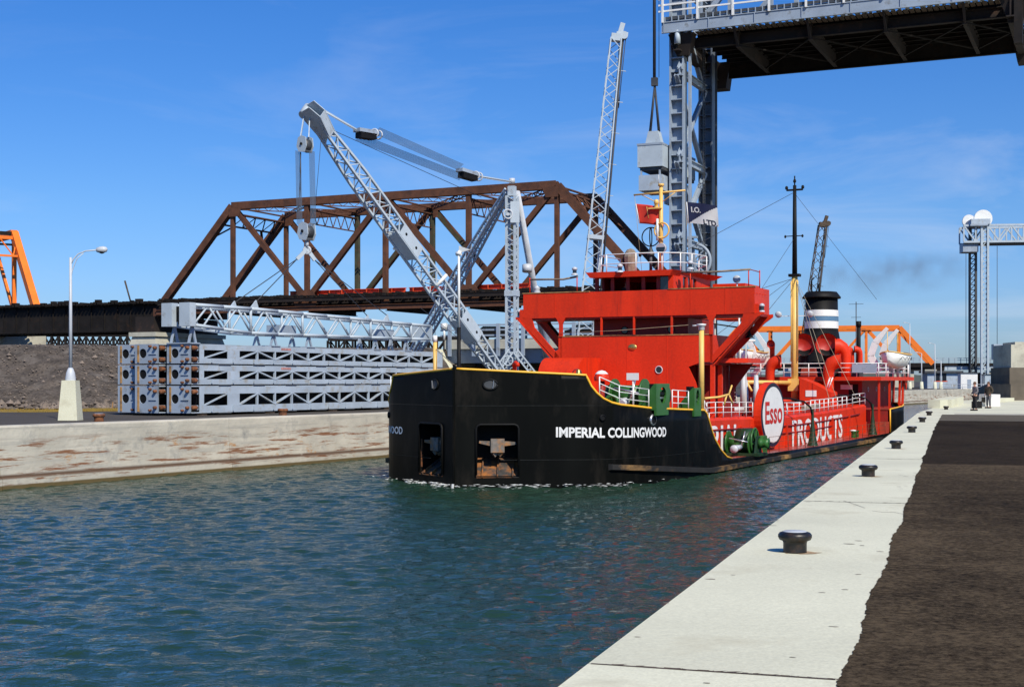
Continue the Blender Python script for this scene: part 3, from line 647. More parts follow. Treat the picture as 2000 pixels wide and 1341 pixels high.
def approach():
    rz = -math.atan2(.429, .904)
    t = thing('plate_girder_span', 'black plate girder approach span of the rusted railway bridge, at the left edge', 'bridge', (-41.2, 163.1, 10.79), rz)
    L0 = -78
    for y in (1.2, 9.2):
        MB().ibeam((L0, y, -1.45), (-1.2, y, -1.45), .8, 3.3, .12).build('girder', 'bridgedk', t)
        for i in range(37):
            x = L0+.5+i*2.05; MB().bar((x, y-.12, -3.0), (x, y-.12, .1), .05, .14, (0, 1, 0)).build('stiffener', 'bridgedk', t)
    m = MB(); rr = random.Random(8)
    for i in range(138):
        x = L0+i*.555; m.bx(x, x+.25, .3, 10, .22, .44+rr.uniform(0, .10))
    for y in (3.5, 5.0, 7.5): m.bx(L0, -1.2, y, y+.15, .45, .62)
    for i in range(36): x = L0+rr.uniform(0, 74); m.bx(x, x+rr.uniform(.2, .9), .4, .9, .44, .44+rr.uniform(.1, .4))
    m.build('deck_tie', 'bridgedk', t, kind='stuff')
    MB().bar((-76, 5, -2.9), (-2, 5, -2.9), 7.6, .12).build('bottom_bracing', 'bridgedk', t)
    c = Matrix.Translation(t.location) @ Matrix.Rotation(rz, 4, 'Z')
    p = c @ V((-6.5, 2, .6)); o = thing('leaning_pole', 'dark pole leaning out of the deck of the black approach span', 'pole', p, 0)
    MB().tube((0, 0, -.2), (-.75, 0, 2.5), .09, .11).build('pole', 'timber', o)
    p = c @ V((-4, 2, .6))
    for (x, y, lb) in ((-2.0, .6, 'concrete pier under the joint between black girder span and rusted truss'), (-41.2, .6, 'concrete pier under the black approach span, behind the lamp post'), (61.5, .6, 'concrete pier under the right end of the rusted truss bridge')):
        o = thing('bridge_pier', lb, 'pier', c @ V((x, 0, -10.8)), rz, 'piers of the railway bridge')
        vs = []
        for z, hx, y0, y1 in ((0, 3.4, -2.5, 13.5), (5.6, 2.1, -1.4, 12.2), (7.0, 1.7, -1.0, 11.8)): vs += [(-hx, y0, z), (hx, y0, z), (hx, y1, z), (-hx, y1, z)]
        if x < -30: vs = [(a+0, b, d) for a, b, d in vs]
        m = MB(); m.add(vs, [(0, 3, 2, 1), (8, 9, 10, 11)]+[(i+j, i+(j+1) % 4, i+4+(j+1) % 4, i+4+j) for i in (0, 4) for j in range(4)]); m.build('shaft', 'conc2', o)
        MB().bx(-2.0, 2.0, -1.3, 12.1, 7.0, 7.5 if x > -30 else 7.45).build('cap', 'conc2', o)
        if x > -30 and x < 30: MB().bx(-1.6, 1.2, -.6, 11.5, 7.5, 9.35).build('bearing_block', 'rustdk', o)
        if x >= 30: MB().bx(-1.2, 1.2, -.6, 11.5, 7.5, 9.35).build('bearing_block', 'rustdk', o)
approach()

# ------------------------------------------------------------------ orange truss bridges
def orange_bridge(label, p0, p1, H, zb, npan, W, sz, left_only=False, deck=True):
    """p0,p1: world ends of the near truss bottom"""
    p0 = V(p0); p1 = V(p1); d = (p1-p0); Ln = d.length; rz = math.atan2(d.y, d.x)
    t = thing('orange_truss_bridge', label, 'bridge', (p0.x, p0.y, zb), rz, 'orange truss bridges')
    P = Ln/npan
    for y in (0, W):
        for k in range(1, npan-1): MB().bar((k*P, y, H), ((k+1)*P, y, H), sz, sz*1.1).build('top_chord', 'orange', t)
        for a, b in (((0, 0), (P, H)), ((npan*P, 0), ((npan-1)*P, H))): MB().bar((a[0], y, a[1]), (b[0], y, b[1]), sz, sz*1.15).build('end_post', 'orange', t)
        for k in range(1, npan):
            MB().bar((k*P, y, 0), (k*P, y, H), sz*.5, sz*.6).build('post', 'orange', t)
            if k < npan-1:
                a, b = ((k*P, y, H), ((k+1)*P, y, 0)) if k % 2 else ((k*P, y, 0), ((k+1)*P, y, H)); MB().bar(a, b, sz*.4, sz*.5).build('diagonal', 'orange', t)
        MB().bar((0, y, -.3), (Ln, y, -.3), sz*.8, sz).build('bottom_chord', 'bridgedk', t)
    m = MB()
    for k in range(1, npan): 
        m.bar((k*P, .2, H), (k*P, W-.2, H), sz*.5, sz*.5); m.bar((k*P, .2, H-1.6), (k*P, W-.2, H-1.6), sz*.3, sz*.3)
        if k < npan-1: m.bar((k*P, .2, H), ((k+1)*P, W-.2, H), .15, .15); m.bar((k*P, W-.2, H), ((k+1)*P, .2, H), .15, .15)
    m.build('lateral_bracing', 'bridgedk', t)
    m = MB()
    for s, k in ((1, 1), (-1, npan-1)):
        q = V((-s*P, 0, -H)).normalized(); x = k*P
        m.bar(V((x, .2, H))+q*.9, V((x, W-.2, H))+q*.9, sz*.5, sz*.5); m.bar(V((x, .2, H))+q*4.6, V((x, W-.2, H))+q*4.6, sz*.3, sz*.3)
        for i in range(8):
            y0 = .2+(W-.4)*i/8; y1 = .2+(W-.4)*(i+1)/8; m.bar(V((x, y0, H))+q*(4.6 if i % 2 else .9), V((x, y1, H))+q*(.9 if i % 2 else 4.6), .14, .14)
    m.build('portal_frame', 'orange', t, kind='stuff')
    if deck: MB().bx(0, Ln, min(.2, W+.2), max(-.2, W-.2), -1.2, -.2).build('deck', 'bridgedk', t)
    for x in (.5, Ln-.5): MB().bx(x-1.3, x+1.3, min(0, W)-1, max(0, W)+1, -zb, -1.3).build('pier', 'conc2', t)
    return t
# left one: its right-hand end post shows behind the approach span
e = AT(72, 600, 190); u_ = V((.60, -.80, 0)).normalized()
orange_bridge('orange steel truss bridge end at the left edge, behind the black approach span', e-u_*70, e, 11.4, 11.4, 7, -9.5, .95)
# right one: behind the tanker
a = AT(1380, 705, 330); b = AT(1822, 712, 318)
orange_bridge('long orange steel truss bridge far off behind the tanker stern', (a.x, a.y, 0), (b.x, b.y, 0), 8.4, 5.6, 7, 9, 1.0)

# ------------------------------------------------------------------ far dark deck-truss trestle and road bridge
def far_trestle(label, p0, p1, ztop, h, n, mt='bridgedk'):
    p0 = V(p0); p1 = V(p1); d = p1-p0; Ln = d.length; rz = math.atan2(d.y, d.x)
    t = thing('trestle_bridge', label, 'bridge', (p0.x, p0.y, 0), rz, 'far dark trestle spans')
    MB().bx(0, Ln, 0, 5, ztop, ztop+.9).build('deck', mt, t)
    for y in (0, 5):
        MB().bar((0, y, ztop-h), (Ln, y, ztop-h), .4, .4).build('bottom_chord', mt, t)
        P = Ln/n
        for k in range(n):
            MB().bar((k*P, y, ztop-h), (k*P, y, ztop), .45, .4).build('post', mt, t)
            a, b = ((k*P, y, ztop-h), ((k+1)*P, y, ztop)) if k % 2 else ((k*P, y, ztop), ((k+1)*P, y, ztop-h)); MB().bar(a, b, .3, .3).build('diagonal', mt, t)
    m = MB()
    for k in range(0, n+1, 6): m.bx(k*Ln/n-.5, k*Ln/n+.5, .3, 4.7, 0, ztop-h)
    m.build('bents', mt, t); return t
a = AT(60, 652, 300); b = AT(330, 652, 300); far_trestle('far dark lattice trestle seen under the black approach span at the left', (a.x, a.y, 0), (b.x, b.y, 0), 11.4, 2.6, 20)
a = AT(640, 655, 300); b = AT(900, 655, 300); far_trestle('far dark lattice trestle seen between the stacked girders and the crane boom', (a.x, a.y, 0), (b.x, b.y, 0), 10.4, 2.6, 16)

# ------------------------------------------------------------------ raised lift bridge over the canal
LRZ = -math.atan2(.407, .914)
def lift_bridge():
    o = V((15.15, 135, 0))
    # tower on the left bank
    t = thing('lift_bridge_tower', 'tall blue-grey steel tower of the lift bridge, on the far side of the canal', 'tower', (o.x, o.y, 0), LRZ)
    Ht = 47
    def column(x, y, mt):
        for s in (-1, 1): MB().bx(x+s*.66-.08, x+s*.66+.08, y-.55, y+.55, 0, Ht).build('column_flange', mt, t)
        MB().bx(x-.578, x+.578, y+.05, y+.12, 0, Ht).build('column_web', mt, t)
        nd = 34
        pl = MB(); 
        for i in range(nd):
            z = .8+i*1.36; m = MB(); m.bx(x-.576, x+.576, y-.50, y+.048, z, z+.09); m.build('diaphragm', mt, t)
        for i in range(nd): z = .8+i*1.36; MB().prism([(x-.576, y-.5, z+.09), (x-.576, y-.5, z+.5), (x-.576, y+.0, z+.09)], (.05, 0, 0)).build('corner_gusset', mt, t, fix=True)
    column(.62, 1.6, 'greyb'); column(.95, 10.6, 'greyshaded')
    MB().bx(1.75, 1.98, 1.3, 1.7, 0, Ht).build('guide_rail', 'greyb', t)
    MB().tube((2.35, 9.2, 0), (2.35, 9.2, Ht), .12).build('rack_pipe', 'dkgrey', t)
    for z in (7.5, 15.5, 23.5, 32.0, 40.5): MB().ibeam((1.05, .6, z), (1.05, 9.6, z), .5, .7, .1).build('cross_beam', 'greyb', t)
    for z0, z1 in ((7.5, 15.5), (15.5, 23.5), (23.5, 32.0), (32.0, 40.5)):
        zm = (z0+z1)/2
        for a, b in (((1.05, .6, z0+.3), (1.05, 9.6, z1-.3)), ((.75, 9.6, z0+.3), (.75, .6, z1-.3))): MB().ibeam(a, b, .35, .45, .08, (1, 0, 0)).build('diagonal', 'greyb', t)
        MB().prism([(.55, 4.3, zm), (.55, 5.1, zm-.9), (.55, 5.9, zm), (.55, 5.1, zm+.9)], (-.05, 0, 0)).build('gusset_plate', 'greyb', t, fix=True)
    m = MB()  # service ladder
    for y in (7.0, 7.6): m.bar((1.6, y, 6), (1.6, y, 46), .08, .08)
    for i in range(130): m.bar((1.6, 7.0, 6.2+i*.3), (1.6, 7.6, 6.2+i*.3), .04, .04)
    m.build('ladder', 'dkgrey', t)
    # rear bracing behind the columns
    for y in (0.0, 10.2): MB().ibeam((1.9, y, 6.5), (.2, y, 2), .3, .4).build('knee_brace', 'greyb', t)
    # spoked wheel on an A-frame, on the road deck at the tower foot
    wp = Matrix.Translation(o) @ Matrix.Rotation(LRZ, 4, 'Z')
    wl = thing('sheave_wheel', 'big grey spoked wheel on an A-frame at the foot of the lift bridge tower', 'wheel', wp @ V((1.0, 6.9, 6.3)), LRZ)
    c = V((-.15, -.8, 7.6))
    MB().torus(c, 1.75, .16, (0, 1, 0), 32, 6).build('rim', 'greyb', wl)
    for k in range(8):
        a_ = 2*math.pi*k/8; MB().bar(c, c+V((math.cos(a_)*1.7, 0, math.sin(a_)*1.7)), .12, .12, (0, 1, 0)).build('spoke', 'greyb', wl)
    MB().tube(c+V((0, -.25, 0)), c+V((0, .25, 0)), .28, seg=12).build('hub', 'greyb', wl)
    for s in (-1, 1): MB().bar((-.15+s*.8, -1.1, 0), (-.15, -1.1, 9.9), .22, .2, (0, 1, 0)).build('leg', 'greyb', wl)
    MB().bar((-.6, -1.1, 5.0), (.3, -1.1, 5.0), .2, .2).build('crossbar', 'greyb', wl)
    MB().bx(-.6, .35, -1.3, -.9, 9.9, 10.1).build('head_cap', 'greyb', wl)
    # counterweight hanging by its ropes
    cw = thing('counterweight', 'grey boxy counterweight of the lift bridge hanging on ropes beside the tower', 'counterweight', wp @ V((-1.45, 0, 22.5)), LRZ)
    MB().bx(-1.4, 1.15, -.6, 10.6, 0.2, 2.3).build('box', 'grey', cw)
    MB().bx(-1.45, 1.18, -.65, 10.65, 2.3, 2.5).build('lid', 'greyb', cw)
    MB().prism([(-.7, -.3, 2.5), (.9, -.3, 2.5), (.6, -.3, 3.7), (-.4, -.3, 3.7)], (0, 1.0, 0)).build('rope_anchor', 'grey', cw, fix=True)
    MB().prism([(-.7, 9.0, 2.5), (.9, 9.0, 2.5), (.6, 9.0, 3.7), (-.4, 9.0, 3.7)], (0, 1.0, 0)).build('rope_anchor', 'grey', cw, fix=True)
    MB().bx(-1.2, 1.1, -.4, 10.4, -.1, .2).build('bottom_plate', 'dkgrey', cw)
    MB().bx(-1.3, 1.1, -.5, 3.4, -2.1, -.6).build('adjusting_block', 'greyg', cw); MB().bx(-.9, 1.1, 6.4, 9.6, -2.6, -.6).build('adjusting_block', 'greyg', cw)
    for x, y in ((-1.1, -.3), (.8, -.3), (-1.1, 3.1), (.8, 3.1), (.5, 6.8), (.5, 9.2)): MB().bx(x-.08, x+.08, y-.08, y+.08, -.6, -.1).build('hanger', 'greyb', cw)
    for y in (.2, 9.5):
        for x in (-.35, .55):
            MB().tube((x, y, 3.7), (.12, y, 8.3), .14, .10, 6).build('sling', 'cable', cw)
        MB().bx(-.2, .4, y-.2, y+.2, 8.2, 9.0).build('rope_socket', 'dkgrey', cw)
        MB().tube((.08, y, 9.0), (.08, y, 30), .16, seg=8).build('rope', 'cable', cw)
        MB().tube((.55, y, 9.0), (.55, y, 30), .03, seg=5).build('rope', 'cable', cw)
    # the raised span
    s = thing('lift_span', 'raised dark steel roadway span of the lift bridge across the top right', 'bridge span', (o.x, o.y, 36.2), LRZ)
    X0, X1, W = -.55, 31.4, 14.4
    MB().ibeam((X0, 0, .05), (X1, 0, .05), .25, 1.1, .09).build('fascia_girder', 'greyb', s)
    for i in range(8): MB().bx(X0+.2+i*4.5, X0+.28+i*4.5, -.14, -.12, -.45, .55).build('fascia_joint', 'greyb', s)
    MB().bx(X0, X1, .15, 2.0, .62, .78).build('sidewalk', 'dkgrey', s)
    MB().bx(2.3, X1, 3.9, W, -.05, .25).build('road_deck', 'bridgedk', s)
    m = MB(); rr_ = random.Random(4)
    for i in range(44): x = 2.4+i*.66; m.bx(x, x+rr_.uniform(.22, .52), 2.05, 3.85, .12, .2)
    m.build('gutter_grating', 'galv', s, kind='stuff')
    m = MB()
    for i in range(46): x = X0+.3+i*.69; m.bx(x, x+.08, -.12, .12, .60, 1.05)
    m.build('railing_bracket', 'greyb', s, kind='stuff')
    MB().bx(X0, X1, .0, .08, .78, 1.08).build('kerb_channel', 'dkgrey', s)
    for i in range(10): x = X0+.15+i*3.5; MB().bar((x, -.2, -.1 if 0 else .5), (x, -.2, 3.15), .2, .14).build('railing_post', 'white', s)
    for z in (1.55, 2.15, 2.75): MB().bx(X0-.3, X1, -.16, -.04, z, z+.16).build('handrail', 'white', s)
    for y in (2.4, W-.6):
        P = 7.05; X0 = 1.4
        for k in range(4):
            MB().bar((X0+1.2+k*P, y, .6), (X0+1.2+(k+1)*P, y, .6), .6, .7).build('bottom_chord', 'greyb', s)
            a, b = ((X0+1.2+k*P, y, .6), (X0+1.2+(k+1)*P, y, 9)) if k % 2 == 0 else ((X0+1.2+k*P, y, 9), (X0+1.2+(k+1)*P, y, .6)); MB().bar(a, b, .5, .5).build('diagonal', 'greyb', s)
        for k in range(5): MB().bar((X0+1.2+k*P, y, .6), (X0+1.2+k*P, y, 9), .45, .45).build('post', 'greyb', s)
        MB().bar((X0+1.2, y, 9), (X0+1.2+4*P, y, 9), .6, .6).build('top_chord', 'greyb', s)
    X0 = -.55
    for k, x in enumerate((6.6, 13.6, 20.6, 27.6)):
        MB().ibeam((x, 1.5, -1.4), (x, W+.5, -1.4), .35, 1.5, .08).build('floor_beam', 'rustdk', s)
        MB().bar((x, .1, -.4), (x, 1.6, -2.05), .2, .2).build('bracket', 'rustdk', s)
    for y in (2.6, 4.4, 6.2, 8.0, 9.8, 11.6, 13.4): MB().ibeam((2.3, y, -.45), (X1, y, -.45), .25, .75, .06).build('stringer', 'bridgedk', s)
    MB().ibeam((2.3, W, -1.35), (X1, W, -1.35), .4, 1.9, .1).build('edge_girder', 'bridgedk', s)
    MB().ibeam((2.1, 2.4, -1.2), (X1, 2.4, -1.2), .45, 1.0, .08).build('edge_girder', 'rustdk', s)
    # ribbed flooring: lit timber laid under the walkway edge
    m = MB()
    for i in range(60): x = X0+.6+i*.53; m.bx(x, x+.40, .3, 1.7, -.62, -.56)
    m.build('walkway_planks', 'timber', s, kind='stuff')
    for k, x in enumerate((.9, 31.6)):
        e = MB(); e.ibeam((x, .2, -1.2), (x, W+1.9, -1.5), .7, 2.0, .12); e.build('end_floor_beam', 'rustdk', s)
        e = MB(); e.prism([(x-.9, .3, -.6), (x+1.6, .3, -.6), (x+1.0, .9, -2.6), (x-.2, .9, -2.6)], (0, 1.2, 0)); e.build('lifting_bracket', 'rustdk', s, fix=True)
        e = MB(); e.prism([(x-.9, W-.6, -.6), (x+1.6, W-.6, -.6), (x+1.0, W+.2, -3.2), (x-.4, W+.2, -3.2)], (0, 1.8, 0)); e.build('lifting_bracket', 'rustdk', s, fix=True)
    m = MB()
    for k in range(4):
        x = 6.6+k*7; m.bar((x, 2, -1.9), (x+7, 13, -1.9), .15, .12); m.bar((x, 13, -1.9), (x+7, 2, -1.9), .15, .12)
    m.build('wind_bracing', 'bridgedk', s)
    MB().tube((1.0, .15, -1.6), (1.0, .15, -.3), .32, .24, 10).build('flood_lamp', 'grey', s)
    MB().bx(31.9, 32.6, .2, 1.1, -4.6, -.2).build('guide_shoe', 'bridgedk', s)
    # approach span ending at the tower: slab on blue-grey girder, posts and rails
    r = thing('road_approach_bridge', 'blue-grey girder road bridge with pale slab and tube railing, behind the derrick mast', 'bridge', (o.x, o.y, 0), LRZ)
    A0, A1 = -23.5, 1.0
    MB().bx(A0, A1, -1.6, 12, 5.05, 6.0).build('road_slab', 'conc2', r)
    MB().prism([(A0, -1.2, 5.05), (A0, -.6, 3.6), (A0, 0, 3.6), (A0, 0, 5.05)], (A1-A0, 0, 0)).build('girder', 'greyb', r, fix=True)
    MB().bx(A0, A1, 11, 11.4, 3.6, 5.05).build('girder', 'greyb', r)
    for i in range(9):
        x = A0+.5+i*2.75; MB().bx(x, x+.32, -1.9, -1.61, 4.3, 7.6).build('railing_post', 'greyb', r); MB().bx(x, x+.2, 11.8, 12, 6.0, 7.5).build('railing_post', 'greyb', r)
    for y in (-1.6, 11.8):
        for z in (6.35, 6.9, 7.4): MB().bx(A0-.5, A1, y, y+.12, z, z+.16).build('rail', 'greyb', r)
    for i in range(3): MB().bx(-20+i*8, -19+i*8, 3, 9, 4.6, 5.04).build('diaphragm', 'bridgedk', r)
    MB().bx(A1-.6, A1+1.6, -1, 11.2, 0, 3.58).build('tower_pier', 'conc2', r)
    ab = thing('bridge_abutment', 'sloping pale concrete wing wall of the road bridge, behind the derrick boom', 'abutment', wp @ V((A0, 0, 0)), LRZ)
    MB().prism([(-6.5, -2.2, 0), (1.2, -2.2, 0), (2.8, -2.2, 0), (-.4, -2.2, 5.04), (-1.6, -2.2, 5.04)], (0, 1.0, 0)).build('wing_wall', 'conc', ab, fix=True)
    MB().bx(-1.2, .4, -1.1, 12, 0, 3.58).build('seat_wall', 'conc2', ab)
    MB().prism([(-26, -1.0, 0), (-1.3, -1.0, 0), (-1.3, -1.0, 5.0), (-20, -1.0, 3.9)], (0, 13, 0)).build('approach_fill', 'gravel', ab, fix=True)
    MB().bx(-2, 24, 5, 5.3, 0, 3.58).build('back_wall', 'dkconc', ab)
    m = MB().tube((0, -1.7, 6.0), (0, -1.7, 7.2), .12).tube((-.28, -1.7, 7.4), (.28, -1.7, 7.4), .34, seg=14); m.build('warning_lamp', 'white', ab)
lift_bridge()
# two dark cars on the approach road behind the railing
def car(loc, rz, label, mt='blackm', k=1):
    t = thing('parked_car', label, 'car', loc, rz, 'dark cars on the road bridge')
    prof = [(-2.3, .35), (2.3, .35), (2.35, .75), (1.3, .95), (.8, 1.45), (-1.0, 1.48), (-1.7, 1.0), (-2.35, .9)]
    MB().prism([(x, -.85, z) for x, z in prof], (0, 1.7, 0)).build('body', mt, t, fix=True)
    for s in (-1, 1): MB().prism([(1.05, s*.855, 1.0), (.7, s*.855, 1.38), (-.9, s*.855, 1.40), (-1.4, s*.855, 1.02)], (0, s*.01, 0)).build('side_window', 'glass', t, fix=True)
    for x in (-1.45, 1.45):
        for s in (-1, 1): MB().tube((x, s*.70, .34), (x, s*.90, .34), .34, seg=14).build('wheel', 'iron', t)
wp = Matrix.Translation(V((15.15, 135, 0))) @ Matrix.Rotation(LRZ, 4, 'Z')
car(wp @ V((-19.5, 2.2, 6.0)), LRZ, 'dark car on the road bridge just right of the white warning lamp')
car(wp @ V((-9.0, 2.2, 6.0)), LRZ, 'dark car on the road bridge, seen under the tanker bridge wing')
p = AT(828, 655, 172); 
far_id = p
# ------------------------------------------------------------------ distant lift bridge, road bridge, buildings at the right
def far_right():
    Y = 344; sc_ = Y/F
    X = lambda px: (px-1000)*sc_
    Zz = lambda py: 1.85+(742-py)*sc_
    t = thing('distant_lift_bridge', 'pale distant lift bridge with wheel-topped tower and raised truss span, far right', 'lift bridge', (X(1915), Y, 0), R(-8))
    def zz(py): return Zz(py)
    for x, y, mt in ((-.75, 6, 'dkgrey'), (1.0, 0, 'grey')):
        for s in (-1, 1): MB().bx(x+s*.75-.25, x+s*.75+.25, y-.5, y+.5, 0, zz(436)).build('column', mt, t)
        m = MB(); 
        for i in range(30): z = i*1.3; m.bar((x-.6, y, z), (x+.6, y, z+1.3), .2, .2); m.bar((x-.6, y, z+1.3), (x+.6, y, z+1.3), .2, .2)
        m.build('column_lacing', mt, t)
    for y in (0, 6):
        for z0, z1 in ((zz(472), zz(440)),):
            MB().bar((-4, y, z0), (16, y, z0), .45, .5).build('bottom_chord', 'grey', t); MB().bar((-4, y, z1), (16, y, z1), .5, .5).build('top_chord', 'grey', t)
            n = 7
            for k in range(n):
                x0, x1 = -4+k*20/n, -4+(k+1)*20/n
                a, b = ((x0, y, z0), (x1, y, z1)) if k % 2 else ((x0, y, z1), (x1, y, z0)); MB().bar(a, b, .4, .35).build('diagonal', 'grey', t)
                MB().bar((x0, y, z0), (x0, y, z1), .35, .3).build('post', 'grey', t)
    MB().bx(-4, 16, 0, 6, zz(472)-.5, zz(472)-.2).build('deck', 'dkgrey', t)
    MB().bx(-2.6, 1.6, -1, 7, zz(440)-.2, zz(440)+.2).build('platform', 'greyb', t)
    for y in (.5, 5.5):
        MB().lathe((0.1+(.6 if y < 3 else -1.9), y-.3, zz(427)), [(0, 0), (2.2 if y < 3 else 1.6, 0), (2.25 if y < 3 else 1.65, .1), (2.25 if y < 3 else 1.65, .5), (0, .6)], 22, (0, 1, 0), smooth=False).build('sheave', 'white', t)
    MB().bx(-2.4, 2.2, -1, 7, zz(440)+.2, zz(436)+1.0).build('machine_house', 'greyg', t)
    MB().bx(-4.1, -.4, .5, 5.5, zz(491), zz(474)).build('counterweight', 'greyb', t)
    for x in (-3.3, 4.2): MB().tube((x, 1, zz(700)), (x, 1, zz(480)), .07, seg=5).build('rope', 'cable', t)
    MB().bx(3.0, 5.6, -1, 2, zz(702), zz(672)).build('control_cabin', 'greyg', t); MB().tube((7.6, 0, zz(700)), (7.6, 0, zz(672)), .3).build('signal_mast', 'white', t)
    # low road bridge
    r = thing('distant_road_bridge', 'long low grey road bridge with railings across the far right', 'bridge', (X(1690), 352, 0), R(-3))
    L_ = 62; k = 352/F
    h = lambda py: 1.85+(742-py)*k
    MB().bx(-20, L_, 0, 8, h(714), h(709)).build('deck', 'bridgedk', r)
    MB().bx(22, L_, .3, .7, h(722), h(714)-.004).build('girder', 'grey', r)
    MB().bx(-20, 21.9, .3, .7, h(724), h(714)-.004).build('girder', 'bridgedk', r)
    for z in (h(700), h(704)): MB().bx(-20, L_, 0, .12, z, z+.14).build('rail', 'greyb', r)
    m = MB()
    for i in range(56): m.bx(-20+i*1.48, -19.85+i*1.48, 0, .12, h(709), h(699))
    m.build('railing_posts', 'greyb', r)
    for px in (1769, 1795, 1890, 1950): 
        x = (px-1690)*k; MB().bx(x-.8, x+.8, 1, 7, 0, h(724)-.01).build('pier', 'conc2', r)
    MB().bx((1845-1690)*k, (1990-1690)*k, 6.8, 7.4, .0, h(727)).build('dark_abutment', 'dkconc', r)
    # waterside building, yard things
    b = thing('waterside_building', 'small grey low building with dark windows under the far road bridge', 'building', (X(1840)*.9, Y*.9, 0), R(-6))
    kk = Y*.9/F; H_ = lambda py: 1.85+(742-py)*kk
    MB().bx(-3.2, 3.6, 0, 6, 0, H_(728)).build('wall', 'greyg', b); MB().bx(-3.9, 4.3, -.6, 6.6, H_(728), H_(724)).build('roof', 'dkgrey', b)
    for x in (-.9, .5): w_ = MB().bx(x-.45, x+.45, -.03, .03, 1.7, 3.4).build('window', 'glass', b)
    MB().bx(-1.8, 1.2, -.04, -.031, 1.5, 1.68).build('window_sill', 'orangered', b)
    for (px, w2, hh, mt, lb) in ((1893, 3.5, 3.3, 'white', 'small white kiosk beside the grey waterside building'), (1936, 2.6, 3.0, 'grey', 'pale shed under the far road bridge, left of the concrete pier'), (1957, 2.8, 3.2, 'white', 'white shed under the far road bridge beside the concrete pier')):
        s = thing('shed', lb, 'shed', (X(px)*.86, Y*.86, 0), R(-5)); MB().bx(-w2/2, w2/2, 0, 3, 0, hh).build('wall', mt, s); MB().bx(-w2/2-.2, w2/2+.2, -.2, 3.2, hh, hh+.15).build('roof', 'dkgrey', s)
        MB().bx(-.4, .4, -.03, -.002, .05, 2.0).build('door', 'greyb', s)
    # light poles far off
    for px, py0, py1, lb in ((1826, 760, 672, 'thin far lamp post left of the distant lift bridge'), (1777, 760, 632, 'thin far mast where the orange bridge end post slopes down'), (1800, 762, 690, 'far pale lamp post on the left bank, in front of the road bridge'), (1838, 762, 705, 'far lamp post before the grey waterside building')):
        Yp = 290; p = AT(px, 742, Yp); s = thing('lamp_post', lb, 'lamp post', (p.x, p.y, 0), 0, 'far lamp posts', world=False)
        z1 = 1.85+(742-py1)*Yp/F
        MB().tube((0, 0, 0), (0, 0, z1), .13, .08, 6).build('pole', 'galv', s); MB().tube((0, 0, z1), (-.9, 0, z1+.25), .06, seg=5).build('arm', 'galv', s); MB().bx(-1.4, -.8, -.15, .15, z1+.16, z1+.32).build('lamp_head', 'galv', s)
        MB().lathe((0, 0, 0), [(.45, 0), (.32, 1.5), (0, 1.5)], 8).build('concrete_base', 'conc', s)
    # low rail and clutter on the left quay far away
    g = thing('quayside_railing', 'grey pipe railing along the far left bank below the road bridge', 'railing', (X(1860)*.8, Y*.8, 0), R(-5)); 
    for z in (.5, 1.0): MB().tube((-2, 0, z), (16, 0, z), .05, seg=5).build('rail', 'galv', g)
    for i in range(10): MB().tube((-2+i*2, 0, 0), (-2+i*2, 0, 1.0), .05, seg=5).build('post', 'galv', g)
far_right()

